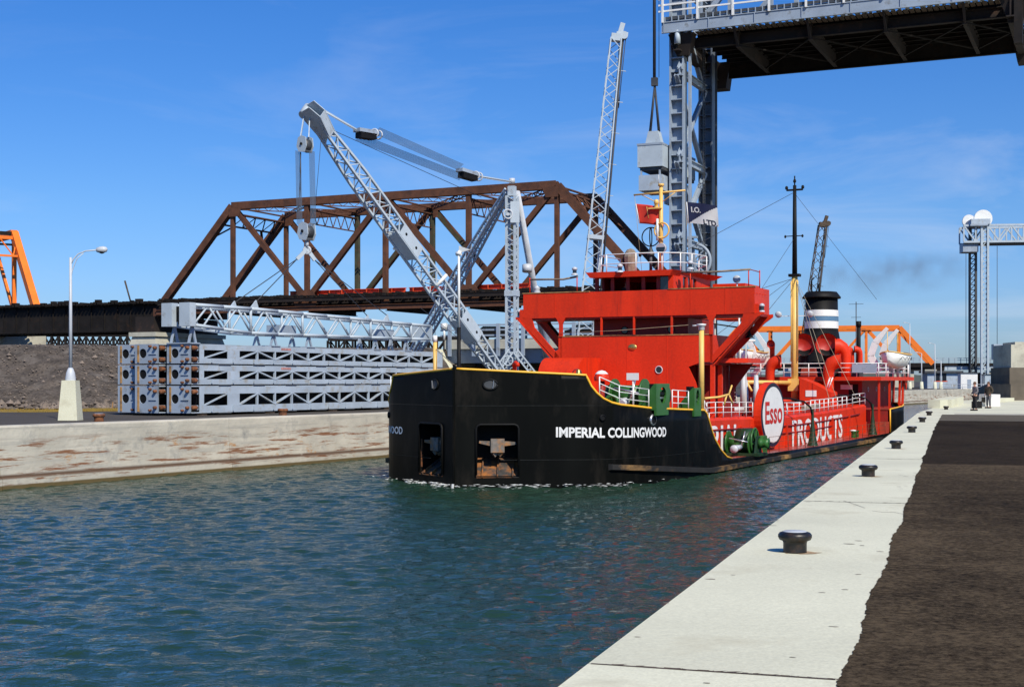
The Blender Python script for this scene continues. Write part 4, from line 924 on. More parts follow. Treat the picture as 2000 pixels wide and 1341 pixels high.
# ------------------------------------------------------------------ the stack of spare lock-gate girders
GD = V((.4700, .8827, 0)); GN = V((-.8827, .4700, 0)); GRZ = math.atan2(.8827, .4700)   # local x along the girder, local y towards the left
def girder(Hh, label, loc):
    t = thing('steel_girder', label, 'girder', loc, GRZ, 'stacked lock gate girders')
    L_, W = 25.4, 1.60
    # end plate with a round hole, built as a ring of quads
    def plate(x):
        m = MB(); n = 16; cy, cz, r = W*.66, Hh*.52, .25
        ring = [(cy+r*math.cos(2*math.pi*k/n), cz+r*math.sin(2*math.pi*k/n)) for k in range(n)]; out_ = []
        for k in range(n):
            c, s = math.cos(2*math.pi*k/n), math.sin(2*math.pi*k/n); q = 1/max(abs(c), abs(s)); out_.append((W/2+c*q*W/2, Hh/2+s*q*Hh/2))
        vs = [(x+dx, y, z) for dx in (0, .05) for y, z in ring+out_]
        fs = [(k, (k+1) % n, n+(k+1) % n, n+k) for k in range(n)]+[(2*n+k, 3*n+k, 3*n+(k+1) % n, 2*n+(k+1) % n) for k in range(n)]+[(k, 2*n+k, 2*n+(k+1) % n, (k+1) % n) for k in range(n)]
        m.add(vs, fs); return m
    plate(0).build('end_plate', 'greyb', t, fix=True); plate(L_-.05).build('end_plate', 'greyg', t, fix=True)
    MB().bx(.06, .12, .1, W-.1, .1, Hh-.1).build('hole_shade_plate', 'blackm', t)  # black plate added behind the hole for the dark of the interior
    for z0, z1, nm in ((0, .05, 'bottom_flange'), (Hh-.05, Hh, 'top_flange')): MB().bx(.05, L_-.05, 0, W, z0, z1).build(nm, 'greyg', t)
    MB().bx(.3, L_-.3, W-.05, W-.002, .05, Hh-.05).build('back_web', 'greyg', t); MB().bx(.7, L_-.2, .45, .5, .06, Hh-.06).build('inner_shade_sheet', 'blackm', t)  # black sheet added behind the openings, interior shade as colour
    # front web with openings (y=0 side): bands, piers, posts, diagonals
    b0, b1 = Hh*.27, Hh*.70
    MB().bx(.7, L_-.05, .0, .03, .052, b0).build('web_band', 'greyg', t); MB().bx(.7, L_-.05, .0, .03, b1, Hh-.052).build('web_band', 'greyg', t)
    xs0 = 1.05; x1 = 2.95; x2 = 3.95
    for a, b in ((.7, xs0), (x1, x2), (L_-1.1, L_-.05)): MB().bx(a, b, .0, .03, b0, b1).build('web_plate', 'greyg', t)
    MB().bar((xs0, .05, b0), (x1, .05, b1), .07, .10, (0, 1, 0)).build('diagonal', 'greyg', t)
    n = 13; P = (L_-1.1-x2)/n
    for k in range(n):
        a = x2+k*P
        if k: MB().bx(a-.05, a+.05, .0, .12, b0, b1).build('post', 'greyg', t)
        p, q = ((a, .06, b0), (a+P, .06, b1)) if k % 2 == 0 else ((a, .06, b1), (a+P, .06, b0))
        MB().bar(p, q, .07, .16, (0, 1, 0)).build('diagonal', 'greyg', t)
    for k in range(14): a = 1.6+k*1.75; MB().bx(a, a+.06, -.07, -.002, .06, b0*.9).build('stiffener', 'greyg', t)
    for k in range(8): a = 2.2+k*2.9; MB().bx(a, a+1.0, -.05, .3, -.06, -.003).build('spacer', 'dkgrey', t)
    # rubbing rollers and bolts at the near end
    for z in (Hh*.20, Hh*.78):
        MB().lathe((.12, -.0, z), [(.0, 0), (.11, 0), (.125, .04), (.125, .30), (.11, .34), (0, .34)], 12, (1, 0, 0)).build('roller', 'rusty', t)
        MB().bx(.12, .68, .06, .1, z-.13, z+.13).build('roller_bracket', 'greyb', t)
    for y, z, nm in ((.16, Hh*.80, .08), (.16, Hh*.20, .08), (.50, Hh*.88, .06), (.50, Hh*.10, .06)):
        MB().lathe((-.16, y, z), [(0, 0), (nm, 0), (nm*1.1, .05), (nm*1.1, .16)], 10, (1, 0, 0)).build('stud', 'rusty', t)
    MB().bx(-.03, -.002, 1.30, 1.42, .06, Hh-.06).build('seal_strip', 'wood', t)
    MB().bx(-.05, -.002, .12, .62, Hh*.47, Hh*.51).build('lug', 'greyb', t)
    if Hh < 1.2: MB().bx(7.6, 8.5, -.012, -.002, Hh*.80, Hh*.92).build('stencil_mark', 'redfade', t)
    return t
M['redfade'] = mat('faded_red_mark', (.45, .22, .20), .7, var=.3, scale=8)
o0 = V((-16.65, 71.6, 0))
cols = (0.0, 1.88, 3.62); along = (0, -.35, .2)
names = ['front', 'middle', 'rear']; rows = ['bottom', 'middle', 'top']
gb = gs = None
for ci, (c, al_) in enumerate(zip(cols, along)):
    z = .13
    for ri in range(3):
        Hh = 1.42 if ri == 0 else 1.02
        loc = o0+GN*c+GD*al_+V((0, 0, z)); z += Hh+.075
        lb = {0: 'grey lock gate girder at the bottom of the %s pile', 1: 'grey lock gate girder in the middle layer of the %s pile', 2: 'grey lock gate girder on top of the %s pile'}[ri] % (('pile nearest the canal', 'centre pile', 'pile farthest from the canal')[ci]).replace('pile ', '', 1) if ci == 0 or ci == 2 else {0: 'grey lock gate girder at the bottom of the centre pile', 1: 'grey lock gate girder in the middle layer of the centre pile', 2: 'grey lock gate girder on top of the centre pile'}[ri]
        lb = ('bottom', 'middle', 'topmost')[ri]+' grey lock gate girder of the '+('pile nearest the canal', 'centre pile, partly hidden', 'pile farthest from the canal')[ci]
        if ri == 0: 
            if gb is None: gb = girder(Hh, lb, loc)
            else: copy_tree(gb, None, loc, GRZ, lb)
        else:
            if gs is None: gs = girder(Hh, lb, loc)
            else: copy_tree(gs, None, loc, GRZ, lb)
ztop = z-.075
for k, (a, lb) in enumerate(((.8, 'timber sleeper under the near end of the girder stack'), (6.5, 'second timber sleeper under the girder stack'), (12.5, 'third timber sleeper under the girder stack, right of the quay bollard'), (18.5, 'fourth timber sleeper under the girder stack'), (24.5, 'timber sleeper under the far end of the girder stack'))):
    s = thing('timber_sleeper', lb, 'sleeper', o0+GD*a, GRZ, 'timber sleepers under the girders'); MB().bx(-.2, .2, -.25, 5.5, 0, .065).build('beam', 'timber', s)
# tubular lattice lifting frame lying on the stack
def frame():
    t = thing('lattice_lifting_frame', 'silver-grey tubular lattice frame resting on trestles above the girder stack', 'lattice frame', o0+GD*.2+V((0, 0, ztop)), GRZ)
    L_, W = 23.5, 1.5; zb0 = .95
    def zt(x): return (2.02 if x < 5 else 2.02-.30*(x-5)/18.5*1.0)
    def zb(x): return (.98-.30*x/5 if x < 5 else .68+.15*(x-5)/18.5)
    xs = [0, 2.35, 4.7, 7.05, 9.4, 11.75, 14.1, 16.45, 18.8, 21.15, 23.5]
    for y in (0.0, W):
        for a, b in zip(xs, xs[1:]):
            MB().tube((a, y, zt(a)), (b, y, zt(b)), .10, seg=8).build('top_chord', 'grey', t); MB().tube((a, y, zb(a)), (b, y, zb(b)), .09, seg=8).build('bottom_chord', 'grey', t)
            m_ = (a+b)/2
            MB().tube((a, y, zb(a)), (m_, y, zt(m_)), .055, seg=6).build('diagonal', 'grey', t); MB().tube((m_, y, zt(m_)), (b, y, zb(b)), .055, seg=6).build('diagonal', 'grey', t)
        for x in (4.7, 9.4, 16.45, 21.15): MB().tube((x, y, zb(x)), (x, y, zt(x)), .08, seg=6).build('post', 'grey', t)
    for a, b in zip(xs, xs[1:]):
        MB().tube((a, 0, zt(a)), (b, W, zt(b)), .045, seg=6).build('cross_brace', 'grey', t); MB().tube((a, 0, zb(a)), (a, W, zb(a)), .045, seg=6).build('cross_brace', 'grey', t)
        MB().tube((a, 0, zb(a)), ((a+b)/2, W, zb(a)), .04, seg=6).build('cross_brace', 'grey', t)
    for y0, y1 in ((-.2, .5), (W-.5, W+.2)): MB().bx(-.5, -.02, y0, y1, .90, 2.12).build('end_box', 'grey', t)
    MB().bx(-.16, -.10, .5, W-.5, 1.15, 1.95).build('end_web', 'blackm', t)
    for z in (.98, 1.28, 1.6, 1.95): MB().lathe((-.02, -.06, z), [(.0, 0), (.07, 0), (.07, .12), (0, .12)], 8, (1, 0, 0)).build('pin', 'rusty', t)
    MB().bx(23.5, 23.6, -.15, W+.15, .68, 1.75).build('end_plate', 'grey', t)
    for x in (7.6, 18.0): MB().bx(x, x+1.6, .3, W-.3, zb(x)+.1, zb(x)+.55).build('gear_box', 'greyb', t)
    for x in (.1, 6.9, 10.2, 17.2, 20.8):
        for y in (.15, W-.15):
            MB().bar((x, y, zb(x)), (x-.28, y, .0), .09, .12).build('trestle_leg', 'greyb', t); MB().bar((x, y, zb(x)), (x+.28, y, .0), .09, .12).build('trestle_leg', 'greyb', t)
        MB().bx(x-.4, x+.4, -.05, W+.05, .0, .06).build('trestle_foot', 'greyb', t)
    for x, y in ((5.0, 0), (5.0, W), (18.2, 0), (18.2, W)): MB().prism([(x-.35, y-.04, zt(x)+.05), (x+.35, y-.04, zt(x)+.05), (x+.15, y-.04, zt(x)+.5)], (0, .08, 0)).build('lifting_lug', 'grey', t, fix=True)
    return t
frame()
fr0 = o0+GD*.2+V((0, 0, ztop))
LUG = [fr0+GD*x+GN*y+V((0, 0, z)) for x, y, z in ((5.15, 0, 2.42), (5.15, 1.5, 2.42), (18.35, 0, 2.2), (18.35, 1.5, 2.2))]

# ------------------------------------------------------------------ derrick crane
M['ropeblue'] = mat('greased_wire_rope', (.10, .13, .17), .5, var=.2)
def derrick():
    Y0 = 98
    base = V((.15, Y0, 0))
    t = thing('derrick_crane', 'light grey lattice stiff-leg derrick crane lifting the tubular frame, behind the tanker bow', 'crane', base, 0, world=True)
    mt = AT(1000, 383, Y0)
    # mast
    m0 = V((mt.x, Y0, .3)); 
    lattice(t, m0, mt, .62, .62, 40, up=(.35, 1, 0), cr=.075, lr=.03, mt='grey', sub=None)
    for py in (505, 606, 425): p = AT(1000, py+67 if py < 600 else py, Y0); 
    p = AT(1000, 606-33, Y0); MB().bar(p-V((0, 0, .2)), p+V((0, 0, .2)), .86, .86, (.35, 1, 0)).build('splice_collar', 'grey', t)
    MB().bar(mt, mt+V((0, 0, .7)), .5, .5, (.35, 1, 0)).build('mast_cap', 'grey', t)
    MB().tube(mt+V((0, 0, .9)), mt+V((0, 0, 1.25)), .22, seg=10).build('gudgeon_pin', 'galv', t)
    pl = AT(1003, 410, Y0-.5); MB().bx(pl.x-.22, pl.x+.42, Y0-.62, Y0-.56, pl.z-.9, pl.z+.6).build('mast_plate', 'grey', t)
    # makers' lettering down the mast: only a few strokes can be read as letters
    c = AT(1008, 440, Y0-.66)
    for i, ch in enumerate('TOFFCLANS'): pass
    w = AT(992, 418, Y0-.7); MB().torus(w, .32, .06, (.3, -1, 0), 18, 6).tube(w, w+V((.1, .5, 0)), .12).build('sheave', 'galv', t)
    # mast foot: braced A-frame and bull gear
    f = AT(1002, 690, Y0-.6)
    for dx in (-1.35, 1.5): 
        a = f+V((dx, 0, -1.5)); lattice(t, a, f+V((.1*dx, 0, .2)), .35, .35, 7, up=(0, 1, 0), cr=.05, lr=.025, mt='grey', cname='foot_brace_chord', lname='foot_brace_bar')
        MB().bar(V((a.x, a.y, .0)), a, .4, .4).build('foot_post', 'grey', t)
    g = AT(992, 704, Y0-.8); MB().torus(g, .34, .05, (0, 1, 0), 20, 6).build('wheel_rim', 'grey', t)
    for k in range(3): a_ = k*math.pi/3; MB().bar(g-V((math.cos(a_)*.33, 0, math.sin(a_)*.33)), g+V((math.cos(a_)*.33, 0, math.sin(a_)*.33)), .04, .04, (0, 1, 0)).build('wheel_spoke', 'grey', t)
    MB().tube((base.x, Y0, 0), (base.x, Y0, .6), 1.1, .9, 16).build('turntable', 'greyb', t)
    # boom
    tip = AT(616, 232, 84); foot = AT(980, 735, 96.6)
    tap = lambda s: .55+.45*min(1, min(s, 1-s)/.22)
    d = (tip-foot).normalized(); e2_ = V((0, -1, 0)); e2_ = (e2_-d*e2_.dot(d)).normalized(); e1_ = e2_.cross(d).normalized(); e1_ = e1_ if e1_.z > 0 else -e1_
    upb = (e1_*math.cos(R(45))+e2_*math.sin(R(45))).normalized()
    lattice(t, foot, tip, .92, .92, 40, up=upb, cr=.075, lr=.032, mt='grey', taper=tap, cname='boom_chord', lname='boom_lacing_bar')
    a = d.cross(upb).normalized(); b = a.cross(d).normalized(); fa = a if a.y < 0 else -a
    for s in (.215, .555):
        p = foot.lerp(tip, s); k = tap(s)
        for sg in (-1, 1): MB().bar(p-d*1.1+a*sg*.48*k, p+d*1.1+a*sg*.48*k, .03, 1.05*k, b).build('splice_plate', 'grey', t)
        for sg in (-1, 1): MB().bar(p-d*1.1+b*sg*.54*k, p+d*1.1+b*sg*.54*k, .92*k, .03, b).build('splice_plate', 'grey', t)
        for q in (-.6, .6): MB().tube(p+d*q+b*.555*k, p+d*q+b*.575*k, .1, seg=10).build('bolt_hole', 'blackm', t)
        MB().tube(p-b*.66-a*.5, p-b*.66+a*.5, .1, seg=8).build('guide_roller', 'white', t)
    MB().tube(foot.lerp(tip, .40)-a*.5+b*.5, foot.lerp(tip, .40)+a*.5+b*.9, .12, seg=8).build('guide_roller', 'white', t)
    # head of the boom: plated box with a hooked nose
    for sg in (-1, 1):
        q = tip+a*sg*.33
        MB().prism([q-d*1.35-b*.35, q-d*1.35+b*.40, q+d*.2+b*.75, q+d*1.0+b*.45, q+d*.85+b*-.35, q+d*.2-b*.55], a*.05).build('head_plate', 'grey', t, fix=True)
    MB().bar(tip-d*1.3+b*.38, tip+d*.2+b*.74, .6, .05, b).build('head_cover', 'grey', t)
    MB().bar(tip-d*1.2-b*.35, tip+d*.2-b*.56, .6, .05, b).build('head_cover', 'blackm', t)
    nose = AT(598, 218, 84); MB().tube(nose-a*.4, nose+a*.4, .32, seg=14).build('head_sheave', 'grey', t)
    # luffing tackle
    A = AT(628, 214, 84.3); B1 = AT(700, 256, 86.4); B2 = AT(735, 262, 87.4); C1 = AT(900, 334, 92.4); C2 = AT(932, 344, 93.4); D = mt+V((0, 0, 1.0))
    s3 = V((.18, .5, 0))
    for k in (-1, 0, 1): MB().tube(A+s3*k*.35, B1+s3*k*.4, .035, seg=5).build('pendant_rod', 'grey', t); MB().tube(C2+s3*k*.4, D+s3*k*.25, .035, seg=5).build('pendant_rod', 'grey', t)
    MB().bar(A+V((0, 0, .02)), B1, .02, .16).build('pendant_bar', 'grey', t); MB().bar(C2, D, .02, .16).build('pendant_bar', 'grey', t)
    for p, q in ((B1, B2), (C1, C2)):
        e = (q-p).normalized(); c_ = p.lerp(q, .5)
        MB().bar(p-e*.15+V((0, 0, .05)), q-e*.1+V((0, 0, .05)), .7, .22, V((0, 0, 1))).build('block_shell', 'greyb', t)
        up_ = V((0, 0, 1)); 
        MB().bar(p-up_*.26, q-up_*.28-e*.2, .62, .34, V((0, 0, 1)), h1=.25).build('block_sheaves', 'blackm', t)
        MB().torus(q-V((.2, .55, 0))*.5, .27, .05, (.2, .55, 0), 18, 6).build('block_wheel', 'galv', t); MB().torus(q+V((.2, .55, 0))*.5, .27, .05, (.2, .55, 0), 18, 6).build('block_wheel', 'galv', t); MB().tube(q-V((.2, .55, 0))*.5, q+V((.2, .55, 0))*.5, .09, seg=8).build('block_pin', 'dkgrey', t)
    for k in range(9):
        off = V((.1, .28, 0))*(k-4)/2.4+V((0, 0, (k-4)*.062))
        MB().tube(B2+off+V((0, 0, .24)), C1+off+V((0, 0, .26)), .016, seg=4, caps=False).build('rope_fall', 'ropeblue', t)
        MB().tube(B1+off+V((0, 0, -.42)), C1+off+V((.1, 0, -.42)), .016, seg=4, caps=False).build('rope_fall', 'cable', t)
    MB().tube(AT(640, 250, 85), AT(940, 385, 97), .02, seg=4).build('guy_rope', 'cable', t)
    # stiff legs
    lattice(t, V((-10.1, 115, .66)), mt+V((-.3, .3, .4)), .65, .75, 46, up=(.3, -.3, 1), cr=.075, lr=.03, mt='grey', cname='stiff_leg_chord', lname='stiff_leg_bar', taper=lambda s: .5+.5*min(1, min(s, 1-s)/.3))
    f2 = AT(1084, 772, 112); MB().tube(V((f2.x, 112, 0)), mt+V((.35, .3, .3)), .30, .24, 12).build('stiff_leg', 'galv', t)
    q = V((f2.x, 112, 0)).lerp(mt, .68); MB().tube(q-V((0, .1, .25)), q+V((0, 0, .25)), .36, seg=12).build('leg_joint', 'galv', t)
    MB().bx(-11.1, -9.1, 114, 116, 0, .8).build('anchor_block', 'conc2', t); MB().bx(f2.x-1, f2.x+1, 111, 113, -.01, .5).build('anchor_block', 'conc2', t)
    for a0, b0 in ((AT(800, 590, 96), AT(940, 742, 96)),): MB().tube(AT(820, 600, 97), AT(990, 735, 97), .018, seg=4).build('guy_rope', 'cable', t)
    # hoist: upper block, falls, lower block, hook, slings
    ub = thing('upper_pulley_block', 'grey pulley block hanging right under the boom tip', 'pulley block', AT(596, 282, 83), 0, 'pulley blocks of the derrick', world=True)
    def blk(t, c, k=1):
        rot = Matrix.Translation(c) @ Matrix.Rotation(R(-38), 4, 'Z') @ Matrix.Translation(-c)
        class MB(globals()['MB']):
            def build(s, *a, **kw): s.v = [tuple(rot @ V(v)) for v in s.v]; return super().build(*a, **kw)
        m = MB(); prof = [(-.52, -.15), (-.30, -.55), (.30, -.62), (.50, -.2), (.42, .45), (0, .62), (-.38, .48)]
        for y in (-.38, .32): MB().prism([c+V((x*k, y*k, z*k)) for x, z in prof], (0, .06*k, 0)).build('side_plate', 'grey', t, fix=True)
        MB().lathe(c+V((0, -.30*k, -.05*k)), [(0, 0), (.44*k, 0), (.44*k, .58*k), (0, .58*k)], 18, (0, 1, 0)).build('sheave', 'dkgrey', t); MB().prism([c+V((x*k, -.36*k, z*k)) for x, z in ((-.50, -.14), (-.29, -.52), (.28, -.58), (.2, -.3), (-.3, .2))], (0, .70*k, 0)).build('shell', 'dkgrey', t, fix=True)
        MB().tube(c+V((0, -.45*k, 0)), c+V((0, .45*k, 0)), .10*k, seg=10).build('pin', 'blackm', t)
        MB().bx(c.x-.5*k, c.x-.44*k, c.y-.3*k, c.y+.3*k, c.z-.05*k, c.z+.35*k).build('guard', 'greyg', t)
    cu = AT(596, 282, 83); blk(ub, cu, .82)
    for dx in (-.28, .22): MB().bar(cu+V((dx, 0, .4)), AT(600, 228, 83.8)+V((dx*.7, 0, 0)), .06, .12).build('hanger_link', 'grey', ub)
    cl = AT(599, 452, 82.6); lb_ = thing('hook_block', 'grey hook block with slings to the lattice frame, in front of the rusted bridge', 'hook block', cl, 0, 'pulley blocks of the derrick', world=True)
    blk(lb_, cl, .9)
    for k in range(8):
        for x in (-.42, .40):
            xx = x+(k-3.5)*.035
            MB().tube(cu+V((xx, (k-3.5)*.06, -.4)), cl+V((xx, (k-3.5)*.06, .4)), .012, seg=4, caps=False).build('rope_fall', 'ropeblue', lb_)
    MB().tube(cu+V((-.25, -.1, -.5)), cu+V((-.3, -.1, -3.2)), .035, seg=5).build('hanging_rope', 'cable', lb_)
    hk = cl+V((.02, 0, -.7)); MB().tube(cl+V((0, 0, -.55)), hk+V((0, 0, -.2)), .12, seg=8).build('shank', 'galv', lb_)
    MB().torus(hk+V((0, 0, -.42)), .2, .07, (0, 1, 0), 16, 8).build('hook', 'galv', lb_)
    h2 = hk+V((0, 0, -.6))
    e1 = AT(580, 506, 82.4); e2 = AT(615, 508, 82.8)
    MB().bar(h2+V((0, 0, .25)), e1, .16, .22).build('link_plate', 'grey', lb_); MB().bar(h2+V((0, 0, .25)), e2, .16, .22).build('link_plate', 'grey', lb_)
    for k, L0 in enumerate(LUG): MB().tube(e1 if k < 2 else e2, L0, .028, seg=5).build('sling', 'cable', lb_)
    MB().tube(AT(628, 262, 84), AT(616, 400, 83.5), .015, seg=4).build('tag_line', 'cable', lb_)
derrick()
# small dark bracket with a rust plate standing on the rusted bridge's top chord by the mast
# ------------------------------------------------------------------ tall lattice booms behind the ship
def boom(label, p0, p1, w, n, mt, jointf, head=1.0, base=True):
    p0 = V(p0); p1 = V(p1); t = thing('crawler_crane', label, 'crane', V((p0.x, p0.y, 0)), 0, 'tall lattice boom cranes', world=True)
    d = (p1-p0).normalized(); up = V((0, -1, 0)); a = d.cross(up).normalized()
    lattice(t, p0, p1, w, w, n, up=up, cr=.05*head, lr=.028*head, mt=mt, taper=lambda s: .45+.55*min(1, s/.15) if s < .15 else 1-.35*(s-.15)/.85, cname='boom_chord', lname='boom_lacing_bar', each=True)
    q = p0.lerp(p1, jointf); MB().bar(q-d*.16, q+d*.16, w*1.02, w*.98, up).build('joint_collar', mt, t); MB().tube(q+a*w*.3, p0+a*w*.55, .10*head, seg=8).build('boom_pipe', 'galv' if mt == 'grey' else mt, t)
    h = p1+d*.3; MB().bar(p1-d*.2, p1+d*.35, w*.62, w*.6, up).build('boom_head', mt, t); MB().bar(p1+d*.3+a*.25, p1+d*1.25+a*.42, w*.3, w*.3, up).build('head_bracket', mt, t); MB().bar(p1+d*.4, p1+d*.4+a*.9*head, .3, .35, up).build('head_arm', mt, t)
    for k in (-1, 1): MB().tube(h+a*(.6*head)+V((0, k*.25, .0)), h+a*(.6*head)+V((0, k*.25+.12, .0)), .30*head, seg=14).build('head_sheave', mt, t)
    MB().tube(h+a*.55*head, p0.lerp(p1, .08)+a*.9*head, .085*head, seg=5).build('hoist_rope', 'cable', t); MB().tube(h+a*.2*head, p0.lerp(p1, .80)+a*.95*head*.8, .03, seg=4).build('hoist_rope', 'cable', t)
    MB().tube(h+a*.75*head, p0.lerp(p1, .80)+a*.95*head*.8, .03, seg=4).build('hoist_rope', 'cable', t)
    m = max(8, n//3)
    for k in range(3, m):
        s = k/m; q = p0.lerp(p1, s); MB().bar(q+a*w*.3, q+a*(w*.5+.42*head), .05, .08, up).build('rope_guide', mt, t)
    x, y = p0.x, p0.y
    MB().bx(x-1.6, x+1.8, y-1.4, y+3.8, 1.1, 1.4).build('turntable', 'dkgrey', t)
    MB().bx(x-1.5, x+1.7, y+.2, y+3.6, 1.4, 3.3).build('machinery_cab', 'greyg', t); MB().bx(x-1.5, x-.3, y-1.2, y+.2, 1.4, 3.0).build('driver_cab', 'greyg', t)
    for sx_ in (-1.9, 1.3): MB().bx(x+sx_, x+sx_+.8, y-1.9, y+3.2, 0, 1.05).build('track', 'iron', t)
    for sx_ in (-.9, 1.0): MB().bar((x+sx_, y+1, 3.3), p0.lerp(p1, .25)+V((sx_*.2, .3, 0)), .05, .05).build('a_frame_bar', mt, t)
    return t
boom('tall light-grey lattice crane boom rising between the rusted bridge and the lift tower', AT(1134, 745, 108), AT(1203, 76, 108), 1.25, 34, 'grey', .42, 1.0)
boom('dark lattice crane boom rising behind the tanker funnel', AT(1564, 752, 172), AT(1606, 440, 172), 1.3, 20, 'timber', .5, 1.1)
# ------------------------------------------------------------------ the tanker.  own frame: x to port, y aft from the stem, z above the water
SRZ = -R(26.5); SO = V((-2.37, 56.6, -2.55)); SM = Matrix.Translation(SO) @ Matrix.Rotation(SRZ, 4, 'Z')
ship = thing('tanker_ship', 'small tanker with black bow, red bridge house and red trunk deck, coming down the canal', 'ship', SO, SRZ)
HT = [(0, 0), (2.8, 4.6), (3.15, 5.0), (3.6, 5.35), (4.2, 5.68), (4.9, 5.96), (5.8, 6.22), (7, 6.45), (9, 6.65), (12, 6.76), (15, 6.78), (56, 6.78), (60, 6.6), (64, 6.0), (67, 5.0), (69, 3.7), (70.3, 2.2), (71, .02)]
def interp(T, x):
    if x <= T[0][0]: return T[0][1]
    for (a, p), (b, q) in zip(T, T[1:]):
        if x <= b: return p+(q-p)*(x-a)/(b-a)
    return T[-1][1]
def hv(u, z=1):
    v = interp(HT, u)
    if z < 0 and u > 60: v *= 1-.10*(u-60)/11*(-z)
    return v
TOP = [(0, 4.86), (2.85, 4.60), (2.9, 4.45), (3.0, 4.15), (3.15, 3.88), (3.4, 3.64), (3.75, 3.46), (4.2, 3.36), (6, 3.20), (9, 3.08), (11.75, 3.00), (12.1, 2.86), (12.45, 2.5), (12.9, 2.0), (13.3, 1.6), (14.2, 1.05), (15.1, .68), (15.9, .55), (33, .42), (54.4, .50), (54.5, 2.25), (62, 2.40), (71, 2.55)]
def top(u): return interp(TOP, u)
US = sorted(set([0, .06, .2, .47, .495, .7, 1.0, 1.38, 1.54, 1.25, 1.5, 1.9, 2.3, 2.6, 2.85, 2.9, 3.0, 3.15, 3.4, 3.75, 4.2, 4.7, 5.3, 6, 6.8, 7.6, 8.6, 9.8, 11, 11.75, 12.1, 12.45, 12.9, 13.3, 13.7, 14.2, 14.6, 15.1, 15.9]+[16+2.4*i for i in range(17)]+[54.4, 54.5, 56, 58, 60, 61.5, 63, 64.5, 66, 67, 68, 69, 69.7, 70.3, 70.7, 71]))
ZL = [-1.2, -.3, .47, .9, 1.35, 1.9, 2.56, 3.4, 4.05, 4.4]
PK = {1: (.47, 1.38), -1: (.495, 1.54)}      # anchor pockets: from station to station
for sgn, nm in ((1, 'port'), (-1, 'starboard')):
    m = MB()
    for a, b in zip(US, US[1:]):
        zs = ZL+[99]
        for z0, z1 in zip(zs, zs[1:]):
            ta, tb = top(a), top(b)
            if z0 >= max(ta, tb): break
            if z0 >= .46 and z1 <= 2.57 and a >= PK[sgn][0]-1e-6 and b <= PK[sgn][1]+1e-6: continue
            A0, A1, B0, B1 = min(z0, ta), min(z1, ta), min(z0, tb), min(z1, tb)
            q = [(sgn*hv(a), a, A0), (sgn*hv(b), b, B0), (sgn*hv(b), b, B1), (sgn*hv(a), a, A1)]
            vs = []; [vs.append(p) for p in q if p not in vs]
            if len(vs) > 2: m.add(vs, [tuple(range(len(vs)))] if sgn > 0 else [tuple(reversed(range(len(vs))))], a > 2.2)
    o = m.build('hull_side', 'black', ship)
    import bmesh
    b_ = bmesh.new(); b_.from_mesh(o.data); bmesh.ops.remove_doubles(b_, verts=b_.verts, dist=.001); b_.to_mesh(o.data); b_.free()
    s_ = o.modifiers.new('thick', 'SOLIDIFY'); s_.thickness = .07; s_.offset = -1
    # yellow cap along the bulwark: from the stem to the deck step, and round the stern
    def edge(u0, u1, off=0): return [(sgn*(hv(u)-.02), u, top(u)+.01) for u in US if u0 <= u <= u1]
    MB().path(edge(.06, 15.9), .055, 6).build('bulwark_cap', 'yellow', ship)
    MB().path([(sgn*(hv(54.4)+.01), 54.42, .55)]+edge(54.5, 71), .06, 6).build('bulwark_cap', 'yellow', ship)
    # anchor pocket lined with rusty steel, and the stockless anchor in it
    u0, u1 = PK[sgn]; p0 = V((sgn*hv(u0), u0, 0)); p1 = V((sgn*hv(u1), u1, 0)); e = (p1-p0).normalized(); inn = V((-sgn*abs(e.y), abs(e.x), 0)).normalized(); W_ = (p1-p0).length
    inn = (inn*1.0+V((0, .25, 0))).normalized()
    def PP(s, d, z): return p0+e*s*W_+inn*d+V((0, 0, z))
    k = MB(); D_ = 1.3
    k.add([PP(0, 0, .47), PP(0, D_, 1.0), PP(0, D_, 2.56), PP(0, 0, 2.56)], [(0, 1, 2, 3)]); k.add([PP(1, 0, .47), PP(1, D_, 1.0), PP(1, D_, 2.56), PP(1, 0, 2.56)], [(0, 1, 2, 3)])
    k.add([PP(0, D_, 1.0), PP(1, D_, 1.0), PP(1, D_, 2.56), PP(0, D_, 2.56)], [(0, 1, 2, 3)]); k.add([PP(0, 0, 2.56), PP(1, 0, 2.56), PP(1, D_, 2.56), PP(0, D_, 2.56)], [(0, 1, 2, 3)])
    k.build('anchor_pocket', 'blackm', ship)
    M.setdefault('rustblack', mat('rust_streaked_black_steel', (.045, .040, .035), .8, var=.4, scale=3, dirt=(.34, .12, .02), damt=.75, dscale=1.8, stretch=(1, 1, .5)))
    fl = MB(); fl.add([PP(0, -.03, .40), PP(1, -.03, .40), PP(1, D_, 1.15), PP(0, D_, 1.15)], [(0, 1, 2, 3)])
    for s in (.14, .5, .86): fl.bar(PP(s, -.05, .44), PP(s, D_*.9, 1.15), .06, .10)
    fl.build('pocket_floor', 'rustblack', ship)
    rim = [PP(0, -.04, .50), PP(0, -.04, 2.42), PP(.03, -.04, 2.53), PP(.10, -.04, 2.58), PP(.90, -.04, 2.58), PP(.97, -.04, 2.53), PP(1, -.04, 2.42), PP(1, -.04, .50)]
    MB().path(rim, .05, 6).build('pocket_rim', 'blackm', ship)
    if sgn < 0: MB().bar(PP(.985, .1, .7), PP(.985, .1, 1.9), .05, .1).build('rust_edge', 'rusty', ship)
    an = MB(); c_ = .5
    def box_(s0, s1, d0, d1, z0, z1): an.add([PP(s, d, z) for z in (z0, z1) for s, d in ((s0, d0), (s1, d0), (s1, d1), (s0, d1))], [(0, 3, 2, 1), (4, 5, 6, 7), (0, 1, 5, 4), (1, 2, 6, 5), (2, 3, 7, 6), (3, 0, 4, 7)])
    box_(.34, .66, .15, .75, 1.42, 1.98); 
